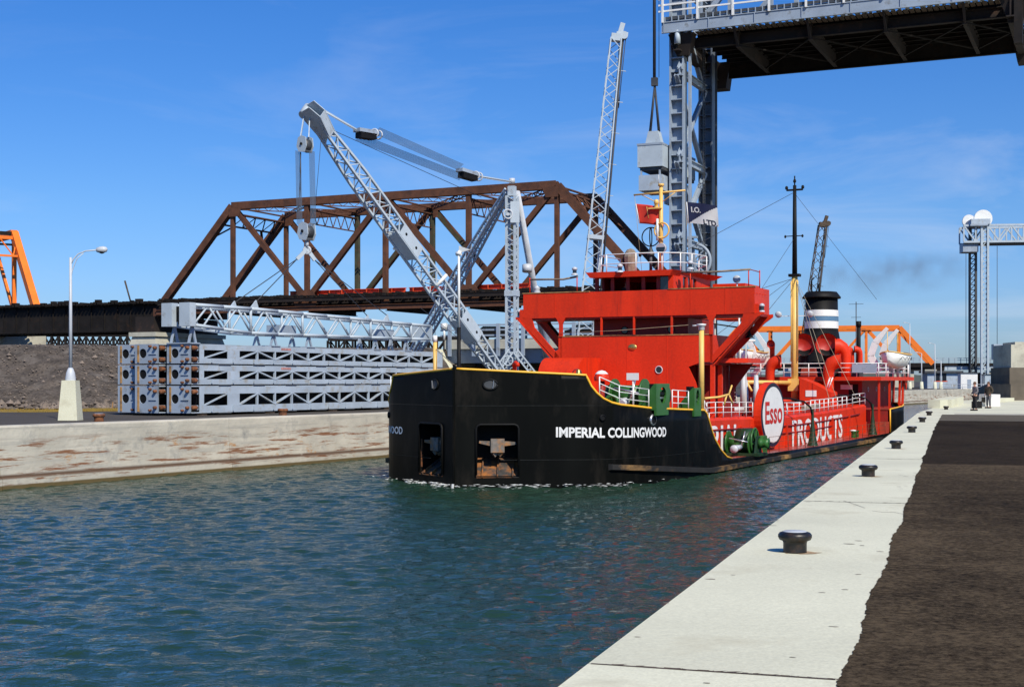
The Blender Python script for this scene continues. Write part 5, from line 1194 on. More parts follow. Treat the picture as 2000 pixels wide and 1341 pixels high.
    an.bar(PP(.34, .35, 1.78), PP(.06, .2, 1.86), .22, .20, w1=.08, h1=.10); an.bar(PP(.66, .35, 1.78), PP(.94, .2, 1.80), .22, .20, w1=.08, h1=.10)
    an.bar(PP(.40, .3, 1.42), PP(.46, .35, 1.28), .18, .16, w1=.1); an.bar(PP(.60, .3, 1.42), PP(.54, .35, 1.28), .18, .16, w1=.1); an.tube(PP(.5, .4, 1.6), PP(.5, 1.25, 1.9), .12)
    M.setdefault('anchor', mat('rusty_grey_anchor', (.16, .14, .12), .8, var=.4, scale=4, dirt=(.42, .17, .03), damt=.6, dscale=2.6))
    an.build('anchor', 'anchor', ship, fix=True)
    # mooring fairleads cut near the bulwark top
    fu = 2.05*.75 if sgn > 0 else .42
    fu = .77 if sgn > 0 else .83
    v_ = hv(fu); tn = V((sgn*(hv(fu+.1)-hv(fu-.1)), .2, 0)).normalized(); nn_ = V((sgn*abs(tn.y), -abs(tn.x), 0)); c = V((sgn*v_, fu, 4.22))+nn_*.02
    q = MB(); n = 18; sx = .30 if sgn > 0 else .27
    pts = [c+tn*math.cos(2*math.pi*i/n)*sx+V((0, 0, math.sin(2*math.pi*i/n)*.20)) for i in range(n+1)]
    q.path(pts, .045, 6); q.build('fairlead_rim', 'blackm', ship)
    q = MB(); q.add([c+nn_*.01+tn*math.cos(2*math.pi*i/n)*sx*.92+V((0, 0, math.sin(2*math.pi*i/n)*.18)) for i in range(n)], [tuple(range(n))]); q.build('fairlead_opening', 'dkgrey', ship, fix=True)
    q = MB(); q.bar(c+nn_*.03+V((0, 0, -.16))+tn*.10, c+nn_*.03+V((0, 0, .16))+tn*.14, .02, .10, nn_); q.build('fairlead_roller', 'steel', ship)
    for uu, zz, rr_ in ((3.35, 2.84, .11), (6.2, 2.70, .19)):
        v_ = hv(uu); tn = V((sgn*(hv(uu+.1)-hv(uu-.1)), .2, 0)).normalized(); nn_ = V((sgn*abs(tn.y), -abs(tn.x), 0)); c = V((sgn*v_, uu, zz))+nn_*.02
        MB().lathe(c, [(rr_*1.3, -.02), (rr_*1.3, .04), (rr_, .06)], 16, nn_).build('scupper_ring', 'blackm' if rr_ < .15 else 'steel', ship); MB().lathe(c+nn_*.03, [(0, 0), (rr_, .0)], 16, nn_).build('scupper_opening', 'blackm', ship)
    # rubbing strake: timber faced, scraped bare
    m = MB(); us = [3.6+i*.9 for i in range(12)]+[15+i*2.6 for i in range(15)]
    for a, b in zip(us, us[1:]):
        z0 = max(.30, .92-.07*(a-3.6)); z1 = max(.30, .92-.07*(b-3.6))
        o_ = .17; vs = []
        for u, z in ((a, z0), (b, z1)): vs += [(sgn*(hv(u)-.05), u, z-.26), (sgn*(hv(u)+o_), u, z-.23), (sgn*(hv(u)+o_), u, z-.02), (sgn*(hv(u)-.05), u, z)]
        m.add(vs, [(0, 1, 5, 4), (1, 2, 6, 5), (2, 3, 7, 6), (0, 3, 2, 1), (4, 5, 6, 7)])
    M.setdefault('strake', mat('scraped_rubbing_strake', (.016, .015, .013), .7, var=.3, scale=3, stretch=(1, .5, 1), dirt=(.40, .22, .07), damt=.45, dscale=.7))
    m.build('rubbing_strake', 'strake', ship, fix=True)
    # plate seams: thin raised straps
    m = MB()
    for zz in (3.35, 1.12):
        uu = [u for u in US if .05 <= u <= 12]
        for a, b in zip(uu, uu[1:]):
            if zz < 2 and a < .8: continue
            if top(a) < zz+.1 or top(b) < zz+.1: continue
            m.add([(sgn*(hv(a)+.004), a, zz-.01), (sgn*(hv(b)+.004), b, zz-.01), (sgn*(hv(b)+.012), b, zz+.012), (sgn*(hv(a)+.012), a, zz+.012)], [(0, 1, 2, 3)])
    M.setdefault('seam', mat('worn_plate_seam', (.016, .016, .015), .5, var=.5, scale=4))
    m.build('plate_seam', 'seam', ship)
MB().bar((0, -.02, -1), (0, .0, 5.04), .07, .12, (0, 1, 0)).build('stem_bar', 'black', ship)
MB().bar((.02, -.16, -.02), (.02, -.14, .16), .09, .04, (0, 1, 0)).build('draught_mark', 'white', ship)
# decks
def deck(name, u0, u1, z, mt, inset=.08, dz=0):
    us = [u for u in US if u0 < u < u1]; us = [u0]+us+[u1]; m = MB()
    vs = []
    for u in us: vs += [(-(hv(u)-inset), u, z if not callable(z) else z(u)), ((hv(u)-inset), u, z if not callable(z) else z(u))]
    m.add(vs, [(2*i, 2*i+2, 2*i+3, 2*i+1) for i in range(len(us)-1)]); return m.build(name, mt, ship, fix=True)
deck('forecastle_deck', .3, 12.2, 2.92, 'reddeck'); deck('main_deck', 12.2, 54.45, lambda u: top(u)-.05 if u > 15.9 else .48, 'reddeck'); deck('stern_deck', 54.45, 70.9, 2.2, 'reddeck')
MB().bx(-6.5, 6.5, 12.2, 12.3, .2, 2.91).build('forecastle_bulkhead', 'redshaded', ship)
MB().bx(-6.6, 6.6, 54.5, 54.6, .3, 2.19).build('aft_bulkhead', 'redshaded', ship)
# trunk deck
TZ = [(12, 2.46), (19, 2.46), (28, 2.33), (34, 2.26), (41, 2.32), (48, 2.45), (54.5, 2.6)]
def tz(u): return interp(TZ, u)
def trunk():
    us = [12.3]+[14+2*i for i in range(21)]; us = [u for u in us if u < 54.4]+[54.45]; m = MB(); vs = []
    for u in us: z = tz(u); vs += [(-5, u, .2), (-5, u, z-.14), (-4.86, u, z), (4.86, u, z), (5, u, z-.14), (5, u, .2)]
    m.add(vs, [(i*6+j, i*6+j+1, i*6+7+j, i*6+6+j) for i in range(len(us)-1) for j in range(5)]+[(0, 1, 2, 3, 4, 5)]); return m.build('trunk_deck', 'red', ship, fix=True)
trunk()
M.setdefault('shaderow', M['redshaded'])
for s in (-1, 1):
    MB().path([(s*5.06, u, tz(u)-.62) for u in range(13, 54, 3)], .05, 6).build('side_pipe', 'redshaded', ship); MB().path([(s*5.06, u, tz(u)-1.05) for u in range(20, 47, 3)], .04, 6).build('side_pipe', 'redshaded', ship)
    for u in (15.5, 22.9, 25, 32, 34, 38.5, 43.5, 48.5): MB().bx(s*5.0 if s > 0 else -5.14, s*5.14 if s > 0 else -5.0, u, u+.22, .4, tz(u)-.5).build('trunk_frame', 'red', ship)
# ------- deck rails
def rail(pts, name='railing', h=.75, n=3, step=None, mt='white', r=.022, top_r=None):
    """a run of pipe rail over given foot points: posts are the points"""
    for p in pts: MB().tube(p, V(p)+V((0, 0, h)), r*1.25, seg=5).build(name+'_post', mt, ship)
    for k in range(n):
        f = (k+1)/n; MB().path([V(p)+V((0, 0, h*f)) for p in pts], (top_r or r) if k == n-1 else r*.85, 5).build(name+'_bar', mt, ship)
for s in (-1, 1):
    rail([(s*(hv(u)-.06), u, top(u)) for u in (3.3, 4.15, 4.95, 6.0)][0 if s > 0 else 0:], h=.80)
    rail([(s*(hv(u)-.06), u, top(u)) for u in (8.1, 8.7, 9.9)], h=.85)
    rail([(s*(hv(u)-.06), u, top(u)+.02) for u in (11.9, 12.6)], h=.5, n=2)
    rail([(s*4.95, u, tz(u)) for u in (17.5, 18.9, 20.2, 21.6, 23.0, 24.3, 25.5)], h=.80)
    rail([(s*4.95, u, tz(u)) for u in (30.6, 31.6, 32.6, 34.2, 35.5, 36.9, 38.3)], h=.76)
    rail([(s*4.95, u, tz(u)) for u in (38.3, 39.4, 40.6, 41.8, 43.0, 44.3, 45.6, 47.0, 48.4, 50.2)], h=.80, r=.028)
    rail([(s*4.95, u, tz(u)) for u in (50.2, 52.5, 54.3)], h=.85, r=.028)
    # thin chain rail along the main deck edge
    rail([(s*6.62, u, top(u)) for u in [23+1.9*i for i in range(17)]], name='chain_rail', h=.85, n=3, mt='rusty', r=.012)
# ------- green fairlead housings on the port and starboard edge
for s in (-1, 1):
    for (u0, u1, zt_, v0) in ((6.1, 7.75, 4.25, hv(6.9)-.02), (10.25, 11.2, 4.05, hv(10.7)-.02)):
        y0 = top((u0+u1)/2); n = 16; cu, cz = (u0+u1)/2, y0+.58; r1, r2 = (u1-u0)*.24, .36
        ring = [(cu+r1*math.cos(2*math.pi*k/n), cz+r2*math.sin(2*math.pi*k/n)) for k in range(n)]; out_ = []
        for k in range(n):
            c, sn = math.cos(2*math.pi*k/n), math.sin(2*math.pi*k/n); hu, hz = (u1-u0)/2, (zt_-y0+.28)/2; q = 1/max(abs(c), abs(sn)); out_.append((cu+c*q*hu, (zt_+y0-.28)/2+sn*q*hz))
        m = MB(); vs = [(s*(v0+dx), y, z) for dx in (0, .10) for y, z in ring+out_]
        m.add(vs, [(k, (k+1) % n, n+(k+1) % n, n+k) for k in range(n)]+[(2*n+k, 3*n+k, 3*n+(k+1) % n, 2*n+(k+1) % n) for k in range(n)]+[(k, 2*n+k, 2*n+(k+1) % n, (k+1) % n) for k in range(n)]+[(n+k, n+(k+1) % n, 3*n+(k+1) % n, 3*n+k) for k in range(n)])
        ch = m.build('fairlead_housing', 'green', ship, fix=True)
        MB().prism([(s*v0, u0, y0-.05), (s*(v0-.9), u0, y0-.05), (s*v0, u0, zt_)], (0, .06, 0)).build('knee', 'green', ch, fix=True); MB().prism([(s*v0, u1, y0-.05), (s*(v0-.9), u1, y0-.05), (s*v0, u1, zt_)], (0, -.06, 0)).build('knee', 'green', ch, fix=True)
        for z in (cz-.12, cz+.05): MB().tube((s*(v0-.05), cu-r1, z), (s*(v0-.05), cu+r1, z), .06 if z < cz else .10, seg=10).build('roller', 'steel' if z < cz else 'blackm', ch)
        MB().bx(min(s*(v0-.2), s*(v0-.35)), max(s*(v0-.2), s*(v0-.35)), cu-r1-.1, cu+r1+.1, cz-.5, cz+.5).build('dark_recess', 'blackm', ch)
# ------- green winch on the forecastle
def winch(c, k=1, name='winch'):
    c = V(c); w = MB(); 
    m = MB(); m.tube(c+V((-.75*k, 0, .62*k)), c+V((.35*k, 0, .62*k)), .38*k, seg=18); o = m.build(name, 'green', ship)
    for x in (-.8, .4): MB().tube(c+V((x*k, 0, .62*k)), c+V(((x+.07)*k, 0, .62*k)), .62*k, seg=22).build('drum_flange', 'green', o)
    for x in (-1.05, .75): MB().prism([c+V((x*k, -.55*k, 0)), c+V((x*k, .55*k, 0)), c+V((x*k, .22*k, 1.0*k)), c+V((x*k, -.22*k, 1.0*k))], (.12*k, 0, 0)).build('side_frame', 'dkgreen', o, fix=True)
    MB().lathe(c+V((.9*k, 0, .62*k)), [(.05, 0), (.30*k, 0), (.24*k, .12*k), (.20*k, .3*k), (.30*k, .48*k), (.05, .48*k)], 16, (1, 0, 0)).build('warping_head', 'green', o)
    MB().tube(c+V((-.2*k, -.75*k, .3*k)), c+V((-.2*k, -.2*k, .42*k)), .16*k, seg=10).build('steam_cylinder', 'galv', o)
    MB().bx(c.x-1.2*k, c.x+1.1*k, c.y-.8*k, c.y+.8*k, c.z-.02, c.z+.12*k).build('bed_plate', 'dkgreen', o)
    MB().tube(c+V((.15*k, -.7*k, .5*k)), c+V((.25*k, -.45*k, 1.25*k)), .04*k, seg=6).build('lever', 'steel', o); MB().tube(c+V((-.5*k, -.75*k, .9*k)), c+V((.5*k, -.75*k, .7*k)), .035*k, seg=6).build('lever', 'steel', o)
    return o
winch((3.55, 11.0, 2.92), 1.25, 'forecastle_winch'); winch((-3.0, 11.2, 2.92), 1.0, 'forecastle_winch')
m = MB().lathe((3.55, 8.4, 3.35), [(.30, -.12), (.34, 0), (.30, .12)], 18, (.2, -1, 0)); m.build('green_ring_fairlead', 'green', ship); MB().torus((3.55, 8.3, 3.42), .27, .09, (.2, -1, 0), 20, 8).build('green_ring_fairlead', 'green', ship)
# mushroom vent, red and white, and small deck gear
MB().tube((2.55, 9.5, 2.92), (2.55, 9.5, 4.5), .14, seg=10).build('vent_pipe', 'redshaded', ship); MB().lathe((2.55, 9.5, 4.5), [(.34, -.14), (.36, 0), (.30, .18), (.17, .30), (.02, .34)], 16).build('vent_cap', 'red', ship)
MB().lathe((2.55, 9.5, 4.50), [(.305, .185), (.175, .31), (.02, .352)], 16).build('vent_cap_top', 'white', ship)
MB().bx(.0, .5, 9.6, 10.0, 2.92, 3.8).build('red_locker', 'red', ship); MB().tube((.9, 9.3, 2.92), (.9, 9.3, 3.9), .12, seg=8).build('red_bitt', 'red', ship)
MB().path([(-1.7, 9, 2.92), (-1.7, 9, 4.95), (-1.72, 8.95, 5.15), (-1.55, 8.8, 5.22), (-1.4, 8.7, 5.15), (-1.38, 8.68, 5.05)], .10, 8).build('gooseneck_vent', 'red', ship)
MB().bx(4.78, 5.34, 7.0, 7.04, 4.40, 4.71).build('notice_board', 'white', ship); MB().tube((5.06, 7.06, 2.92), (5.06, 7.06, 4.45), .03).build('board_post', 'white', ship)
# bell
MB().lathe((4.3, 2.85, 4.72), [(.14, -.16), (.10, -.06), (.09, .08), (.02, .14)], 12).build('ship_bell', 'brass', ship); MB().torus((4.22, 2.9, 4.66), .19, .025, (.6, -1, 0), 16, 6, a0=0, a1=180).build('bell_frame', 'redshaded', ship)
# flag staffs and posts
MB().tube((-.6, 1.5, 2.92), (-.6, 1.5, 6.62), .085, seg=8).build('jackstaff_foot', 'blackm', ship); MB().tube((-.6, 1.5, 6.62), (-.6, 1.5, 9.85), .065, .05, 8).build('jackstaff', 'white', ship)
MB().prism([(-.6, 1.5, 9.75), (-.6, 1.5, 10.05), (-.05, 1.5, 9.86)], (0, .03, 0)).build('pennant', 'white', ship, fix=True); MB().tube((-.72, 1.5, 9.72), (-.48, 1.5, 9.72), .09, seg=8).build('masthead_cap', 'white', ship)
MB().tube((-5.0, 7.2, 2.92), (-5.0, 7.2, 6.2), .10, seg=8).build('yellow_post', 'buff', ship); MB().tube((-5.0, 7.2, 6.2), (-5.0, 7.2, 6.5), .11, seg=8).build('post_cap', 'white', ship); MB().tube((-5.0, 7.2, 6.5), (-5.0, 7.2, 8.6), .014, seg=4).build('aerial', 'cable', ship)
MB().path([(-5.0, 7.2, 5.9), (-3.6, 6.2, 5.2), (-2, 5, 4.75)], .02, 5).build('stay_wire', 'rope', ship)
MB().tube((6.6, 11.8, 2.95), (6.6, 11.8, 6.75), .13, .12, 10).build('cargo_post', 'buff', ship); MB().lathe((6.6, 11.8, 6.72), [(.13, 0), (.15, .02), (.15, .18), (.22, .22), (.22, .28), (.05, .3)], 12).build('post_cap', 'white', ship); MB().path([(6.6, 11.8, 6.95), (6.2, 11.7, 6.92)], .04, 6).build('cap_lamp', 'white', ship)
MB().path([(6.7, 11.9, 3.55), (7.1, 12.8, 3.6), (7.35, 13.6, 3.72)], .06, 6).build('boom_fitting', 'buff', ship)
for a_, b_ in (((7.35, 13.6, 3.72), (7.4, 13.9, 4.15)), ((7.35, 13.6, 3.72), (7.45, 13.9, 3.25)), ((7.3, 13.4, 3.7), (7.2, 13.3, 3.2))): MB().tube(a_, b_, .045, seg=6).build('boom_claw', 'buff', ship)
# ------- bridge house
RD = 'red'
def plate(name, pts, ext, mt=RD, par=None): return MB().prism(pts, ext).build(name, mt, par or ship, fix=True)
plate('bridge_front', [(-4.45, 20, 2.4), (3.95, 20, 2.4), (3.75, 20, 3.4), (3.5, 20, 4.3), (3.1, 20, 5.1), (3.8, 20, 5.35), (4.42, 20, 5.35), (4.42, 20, 6.78), (-4.45, 20, 6.78)], (0, .07, 0))
plate('bridge_front_flare', [(-4.451, 20, 3.3), (-4.451, 20, 6.1), (-4.66, 20, 6.0), (-4.75, 20, 5.2)], (0, .07, 0))
MB().bx(-4.45, 4.42, 19.97, 20.13, 6.785, 6.84).build('teak_rail', 'wood', ship)
house = MB().bx(-4.0, 2.9, 21.3, 25.0, 2.4, 5.2).build('lower_house', 'redshaded', ship)
MB().bx(-2.9, 2.6, 21.35, 25.0, 5.32, 7.74).build('middle_house', 'redshaded', ship)
MB().bx(-4.45, 4.42, 20.08, 25.2, 5.2, 5.31).build('middle_deck', 'redshaded', ship)
for x in (-4.3, 4.36): MB().bx(x-.06, x+.06, 20.0, 24, 5.32, 6.78).build('side_screen', RD, ship)
for v_, z0, z1 in ((-1.9, 6.85, 7.82), (.0, 6.85, 7.82), (2.15, 6.85, 7.82)): MB().bx(v_-.05, v_+.05, 20.02, 20.12, z0, z1).build('stanchion', RD, ship)
for s in (-1, 1):
    x = s*4.36 if s > 0 else -4.3
    plate('bracket_post', [(x-.10, 19.95, 6.8), (x+.10, 19.95, 6.8), (x+.10, 19.95, 7.5), (x+.28, 19.95, 7.84), (x-.28, 19.95, 7.84), (x-.10, 19.95, 7.5)], (0, .12, 0))
    for yy in (20.0, 22.4):
        plate('wing_strut', [(s*4.42, yy, 5.30), (s*4.42, yy, 5.72), (s*5.95, yy, 7.34), (s*6.1, yy, 7.84), (s*6.98, yy, 7.90), (s*6.98, yy, 7.74), (s*6.5, yy, 7.40)], (0, .12 if yy < 21 else .1, 0))
    for k, (a, b) in enumerate((((4.5, 5.2), (6.9, 7.75)), )): MB().bar((s*a[0], 20.2, a[1]), (s*b[0], 20.2, b[1]), .06, .5, (0, 1, 0)).build('strut_flange', RD, ship)
    MB().bar((s*4.3, 21.6, 5.3), (s*6.3, 21.6, 7.6), .1, .12).build('strut_pipe', 'redshaded', ship); MB().bar((s*4.2, 23, 5.2), (s*6.1, 22.2, 7.7), .12, .16).build('strut_pipe', 'blackm', ship)
# port side of the house: pillars, recess, side house and its awning deck
for v_, u_ in ((4.42, 20.0), (4.42, 21.3)): MB().bx(v_-.12, v_+.10, u_, u_+.2, 2.4 if u_ < 21 else .5, 5.2).build('pillar', RD, ship)
MB().bx(2.95, 4.25, 21.8, 24.4, 2.4, 5.2).build('side_house', 'redshaded', ship)
for k in range(5): MB().bx(4.25, 4.29, 21.9+k*.55, 21.98+k*.55, 2.6, 4.9).build('panel_joint', 'redshaded', ship)
plate('boat_deck_wing', [(4.3, 20.6, 5.32), (5.95, 21.4, 5.32), (5.95, 23.6, 5.32), (4.3, 23.6, 5.32)], (0, 0, .24))
MB().prism([(4.3, 23.4, 3.6), (4.3, 23.4, 5.3), (5.6, 23.4, 5.3)], (0, .08, 0)).build('deck_bracket', 'redshaded', ship, fix=True)
# upper bridge with wings
wing = MB(); wing.bx(-6.62, 6.7, 20.0, 20.07, 7.84, 9.22).build('wing_front', RD, ship)
MB().bx(-6.62, 6.7, 20.08, 22.7, 7.75, 7.85).build('wing_deck', 'redshaded', ship)
for s in (-6.62, 6.63): MB().bx(s, s+.07, 20.08, 22.7, 7.86, 9.22).build('wing_end', RD, ship)
MB().bx(-6.55, 6.62, 22.7, 22.77, 7.86, 9.22).build('wing_back', RD, ship)
for v_ in (-4.7, -2.9, -.9, 1.1, 3.2, 5.1): MB().bx(v_, v_+.035, 19.988, 19.999, 7.86, 9.20).build('plate_seam', RD, ship)
for v_ in (-2.6, -.4, 1.9): MB().bx(v_, v_+.03, 19.988, 19.999, 3.0, 6.76).build('plate_seam', RD, ship)
MB().bx(-6.66, -2.6, 19.97, 20.12, 9.225, 9.27).build('teak_rail', 'wood', ship); MB().bx(1.95, 6.75, 19.97, 20.12, 9.225, 9.27).build('teak_rail', 'wood', ship)
plate('wing_step', [(-6.63, 20.0, 7.86), (-6.63, 20.0, 8.3), (-6.85, 20.0, 8.3), (-6.85, 20.0, 7.9)], (0, .5, 0))
# side lights on the wing ends
for s, x in ((1, 6.95), (-1, -6.95)):
    plate('light_shelf', [(s*6.7, 20.1, 7.8), (s*6.7, 20.1, 8.35), (s*6.86, 20.1, 8.35), (s*6.86, 20.1, 7.92), (s*7.15, 20.1, 7.92), (s*7.15, 20.1, 7.8)], (0, .6, 0))
    ln = MB().lathe((s*7.0, 20.3, 7.93), [(.15, 0), (.15, .06), (.11, .08), (.11, .28), (.15, .30), (.13, .38), (.06, .44)], 12).build('side_light', 'galv', ship); MB().lathe((s*7.0, 20.3, 7.93), [(.115, .09), (.115, .27)], 12).build('lens', 'glass', ln)
for k in range(4): MB().tube((6.72, 20.3+k*.5, 8.9), (6.80, 20.3+k*.5, 8.9), .02, seg=5).build('cleat', RD, ship)
# portholes and plaque on the front
def porthole(x, y, z, r=.17, mt='galv', nrm=(0, -1, 0)):
    o = MB().torus((x, y, z), r, .03, nrm, 20, 6).build('porthole', mt, ship); MB().lathe((x, y, z), [(0, .01), (r, .01)], 18, nrm).build('glass', 'glass', o)
porthole(1.45, 19.98, 4.95, .19); porthole(-1.05, 21.33, 7.15, .19, 'blackm'); porthole(1.65, 21.33, 7.15, .19, 'blackm')
porthole(3.3, 21.9, 4.9, .15, 'galv')
m = MB().lathe((0, 0, 0), [(0, .03), (.2, .03), (.22, .0)], 20, (0, -1, 0)); m.v = [(x*1.15-.07, y+19.99, z*.8+6.17) for x, y, z in m.v]; m.build('plaque', 'brass', ship)
# rounded red hatch hood in front of the house (starboard)
pts = [(-3.55, 17.6, 3.9)]; n = 10
prof = [(17.0, 3.2)]+[(17.0+1.15*(1-math.cos(math.pi/2*i/n)), 4.45+1.15*math.sin(math.pi/2*i/n)) for i in range(n+1)]+[(20.0, 5.6), (20.0, 3.2)]
m = MB(); N_ = len(prof); vs = [(-4.3, y, z) for y, z in prof]+[(-2.0, y, z) for y, z in prof]
m.add(vs, [tuple(range(N_)), tuple(range(2*N_-1, N_-1, -1))]); m.add(vs, [(i, N_+i, N_+i+1, i+1) for i in range(N_-1)], True); m.v = m.v; m.build('hatch_hood', RD, ship, fix=True)
# pilothouse
ph = MB()
PHF, zb, zt2 = 20.45, 9.16, 10.0
MB().bx(-2.35, 1.95, PHF, 24.0, 7.86, zb).build('pilothouse_wall', 'redshaded', ship)
for i, v_ in enumerate((-2.35, -1.42, -.52, .38, 1.24, 1.95)):
    MB().bx(v_-.10 if i < 5 else v_-.14, v_+.10 if i < 5 else v_+.16, PHF, PHF+.12, zb+.001, zt2).build('window_mullion', 'redshaded' if i < 5 else RD, ship)
for i, (a, b) in enumerate(((-2.25, -1.52), (-1.32, -.62), (-.42, .28), (.48, 1.14), (1.34, 1.81))): 
    if i == 4: MB().bx(a, b, PHF+.04, PHF+.06, zb+.002, zt2-.002).build('window_pane', 'glass', ship)
plate('pilothouse_corner', [(1.95, PHF+.13, 8.0), (2.1, PHF+.9, 8.0), (2.1, PHF+.9, zt2), (1.95, PHF+.13, zt2)], (.08, 0, 0))
# port side wall of the pilothouse with three windows
for u0, u1 in ((21.36, 21.75), (22.35, 22.6), (23.2, 23.4), (23.95, 26.4)): MB().bx(2.02, 2.18, u0, u1, 9.1, 10.02).build('side_wall', RD, ship)
MB().bx(2.02, 2.18, 21.36, 26.4, 7.86, 9.099).build('side_wall', RD, ship); MB().bx(2.02, 2.18, 21.36, 26.4, 10.021, 10.12).build('side_wall', RD, ship)
for u0, u1 in ((21.75, 22.35), (22.6, 23.2), (23.4, 23.95)): MB().bx(2.08, 2.10, u0, u1, 9.1, 10.02).build('side_window', 'glass', ship)
MB().bx(-2.35, 2.0, 26.2, 26.35, 7.86, 10.1).build('back_wall', 'redshaded', ship); MB().bx(-2.35, -2.2, 21.2, 26.2, 7.86, 10.1).build('side_wall', 'redshaded', ship)
MB().bx(2.3, 4.2, 26.5, 29.5, 7.86, 9.9).build('chart_house', RD, ship)
# roof with a sloping visor
vs = [(-2.80, 19.95, 10.28), (2.25, 19.95, 10.28), (2.75, 27, 10.35), (-2.85, 27, 10.35), (-2.55, 19.98, 9.98), (2.05, 19.98, 9.98), (2.2, 27, 10.12), (-2.45, 27, 10.12)]
MB().add(vs, [(0, 1, 2, 3), (7, 6, 5, 4), (0, 4, 5, 1), (1, 5, 6, 2), (2, 6, 7, 3), (3, 7, 4, 0)]).build('pilothouse_roof', RD, ship, fix=True)
rail([(-2.4, 24, 10.3), (-2.4, 21.2, 10.25), (-1.7, 20.3, 10.22), (.05, 20.2, 10.22), (1.3, 20.3, 10.22), (2.2, 21.3, 10.25), (2.5, 22.3, 10.27), (2.6, 24.5, 10.3), (1.5, 26.4, 10.33)], h=1.02, n=2, r=.03, name='roof_rail')
for x, y, z in ((-.75, 19.9, 10.22), (3.0, 20.6, 10.3), (-3.65, 20.4, 10.2)):
    o = MB().lathe((x, y, z), [(.19, 0), (.17, .08), (.11, .10), (.11, .28), (.16, .30), (.15, .40), (.04, .46)], 12).build('lantern', 'galv', ship); MB().lathe((x, y, z), [(.112, .11), (.112, .27)], 12).build('lens', 'glass', o)
# whistle binnacle and direction finder on the roof
MB().lathe((-1.05, 22.2, 10.3), [(.28, 0), (.34, .4), (.40, .95), (.30, 1.2), (.20, 1.35), (.02, 1.42)], 10, smooth=False).build('canvas_covered_binnacle', 'canvas', ship)
MB().prism([(-1.48, 22.0, 11.1), (-1.3, 22.0, 10.4), (-1.3, 22.0, 11.5)], (0, .4, 0)).build('dark_flap', 'blackm', ship, fix=True)
MB().tube((-.62, 22.4, 11.35), (-.5, 22.4, 11.35), .1).build('whistle', 'blackm', ship)
MB().tube((.0, 22.6, 10.3), (.0, 22.6, 11.5), .09, seg=8).build('finder_pedestal', 'dkgrey', ship); MB().lathe((0, 22.6, 11.35), [(.22, 0), (.2, .1), (.10, .3), (.05, .5)], 12).build('finder_base', 'dkgrey', ship)
for ax in ((0, 1, 0), (1, .25, 0)): MB().torus((0, 22.6, 12.35), .52, .035, ax, 30, 6).build('finder_loop', 'blackm', ship)
MB().tube((.95, 21.6, 11.6), (.95, 21.9, 11.65), .28, .25, 16).build('searchlight', 'galv', ship); MB().lathe((.95, 21.59, 11.6), [(0, 0), (.25, 0)], 16, (0, 1, 0)).build('searchlight_glass', 'glass', ship); MB().tube((.95, 21.8, 10.3), (.95, 21.8, 11.35), .05).build('searchlight_post', 'galv', ship)
# signal mast
MB().tube((.64, 22.5, 10.3), (.64, 22.5, 15.2), .14, .10, 10).build('signal_mast', 'buff', ship)
MB().lathe((.64, 22.5, 15.1), [(.1, 0), (.17, .02), (.17, .14), (.05, .16)], 12).build('mast_top', 'buff', ship); MB().tube((.5, 22.5, 15.2), (.5, 22.5, 15.75), .03, seg=6).build('top_rod', 'galv', ship)
MB().tube((-.97, 22.5, 14.72), (2.05, 22.5, 14.80), .05, seg=8).build('yard', 'buff', ship)
MB().tube((-.5, 22.5, 14.7), (.64, 22.5, 14.1), .025, seg=5).build('yard_brace', 'buff', ship); MB().tube((1.5, 22.5, 14.75), (.64, 22.5, 14.2), .025, seg=5).build('yard_brace', 'buff', ship)
MB().bx(.0, .72, 22.2, 22.6, 13.85, 13.92).build('lamp_platform', 'buff', ship); MB().lathe((.42, 22.35, 13.92), [(.12, 0), (.1, .2), (.14, .22), (.12, .42), (.04, .46)], 10).build('masthead_lamp', 'buff', ship)
MB().torus((.75, 22.3, 12.65), .42, .05, (0, 1, 0), 24, 6).build('loop_aerial', 'buff', ship); MB().tube((.5, 22.3, 12.1), (.5, 22.3, 13.3), .07, seg=8).build('white_signal_tube', 'white', ship)
MB().tube((-.93, 22.5, 14.7), (-.5, 22.5, 10.5), .012, seg=4).build('halyard', 'rope', ship); MB().tube((2.0, 22.5, 14.75), (2.3, 22.5, 10.5), .012, seg=4).build('halyard', 'rope', ship)
for a_, b_ in (((.64, 22.5, 14.9), (-.6, 1.5, 9.7)),): pass
# canvas dodger rails over the wings
for pts, mt in (([(-6.4, 20.5, 10.05), (-5.3, 20.5, 10.03), (-4.4, 20.5, 10.0), (-3.5, 20.5, 10.13)], 'canvas'), ([(2.5, 20.6, 10.16), (4.2, 20.6, 10.12), (6.3, 20.6, 10.18)], 'canvas')): MB().path(pts, .06, 6).build('awning_roll', mt, ship)
for x in (-6.45, -3.55): MB().tube((x, 20.5, 9.2), (x, 20.5, 10.15), .03, seg=6).build('awning_stanchion', RD, ship)
for x, y in ((3.0, 20.6), (6.2, 20.6), (6.5, 21.6)): MB().tube((x, y, 9.2), (x, y, 10.2), .03, seg=6).build('awning_stanchion', RD, ship)
MB().tube((6.2, 20.6, 10.2), (6.5, 21.6, 10.1), .025, seg=6).build('awning_bar', 'redshaded', ship)
MB().tube((5.45, 21, 9.2), (5.45, 21, 9.5), .035).build('searchlight_stem', 'galv', ship); MB().lathe((5.45, 20.95, 9.72), [(0, .15), (.14, .12), (.21, 0), (.20, -.06), (0, -.03)], 14, (0, 1, 0)).build('wing_searchlight', 'galv', ship)
MB().lathe((-6.1, 20.7, 9.2), [(.16, 0), (.2, .15), (.14, .3), (.2, .36), (.1, .5)], 10).build('wing_repeater', 'galv', ship)
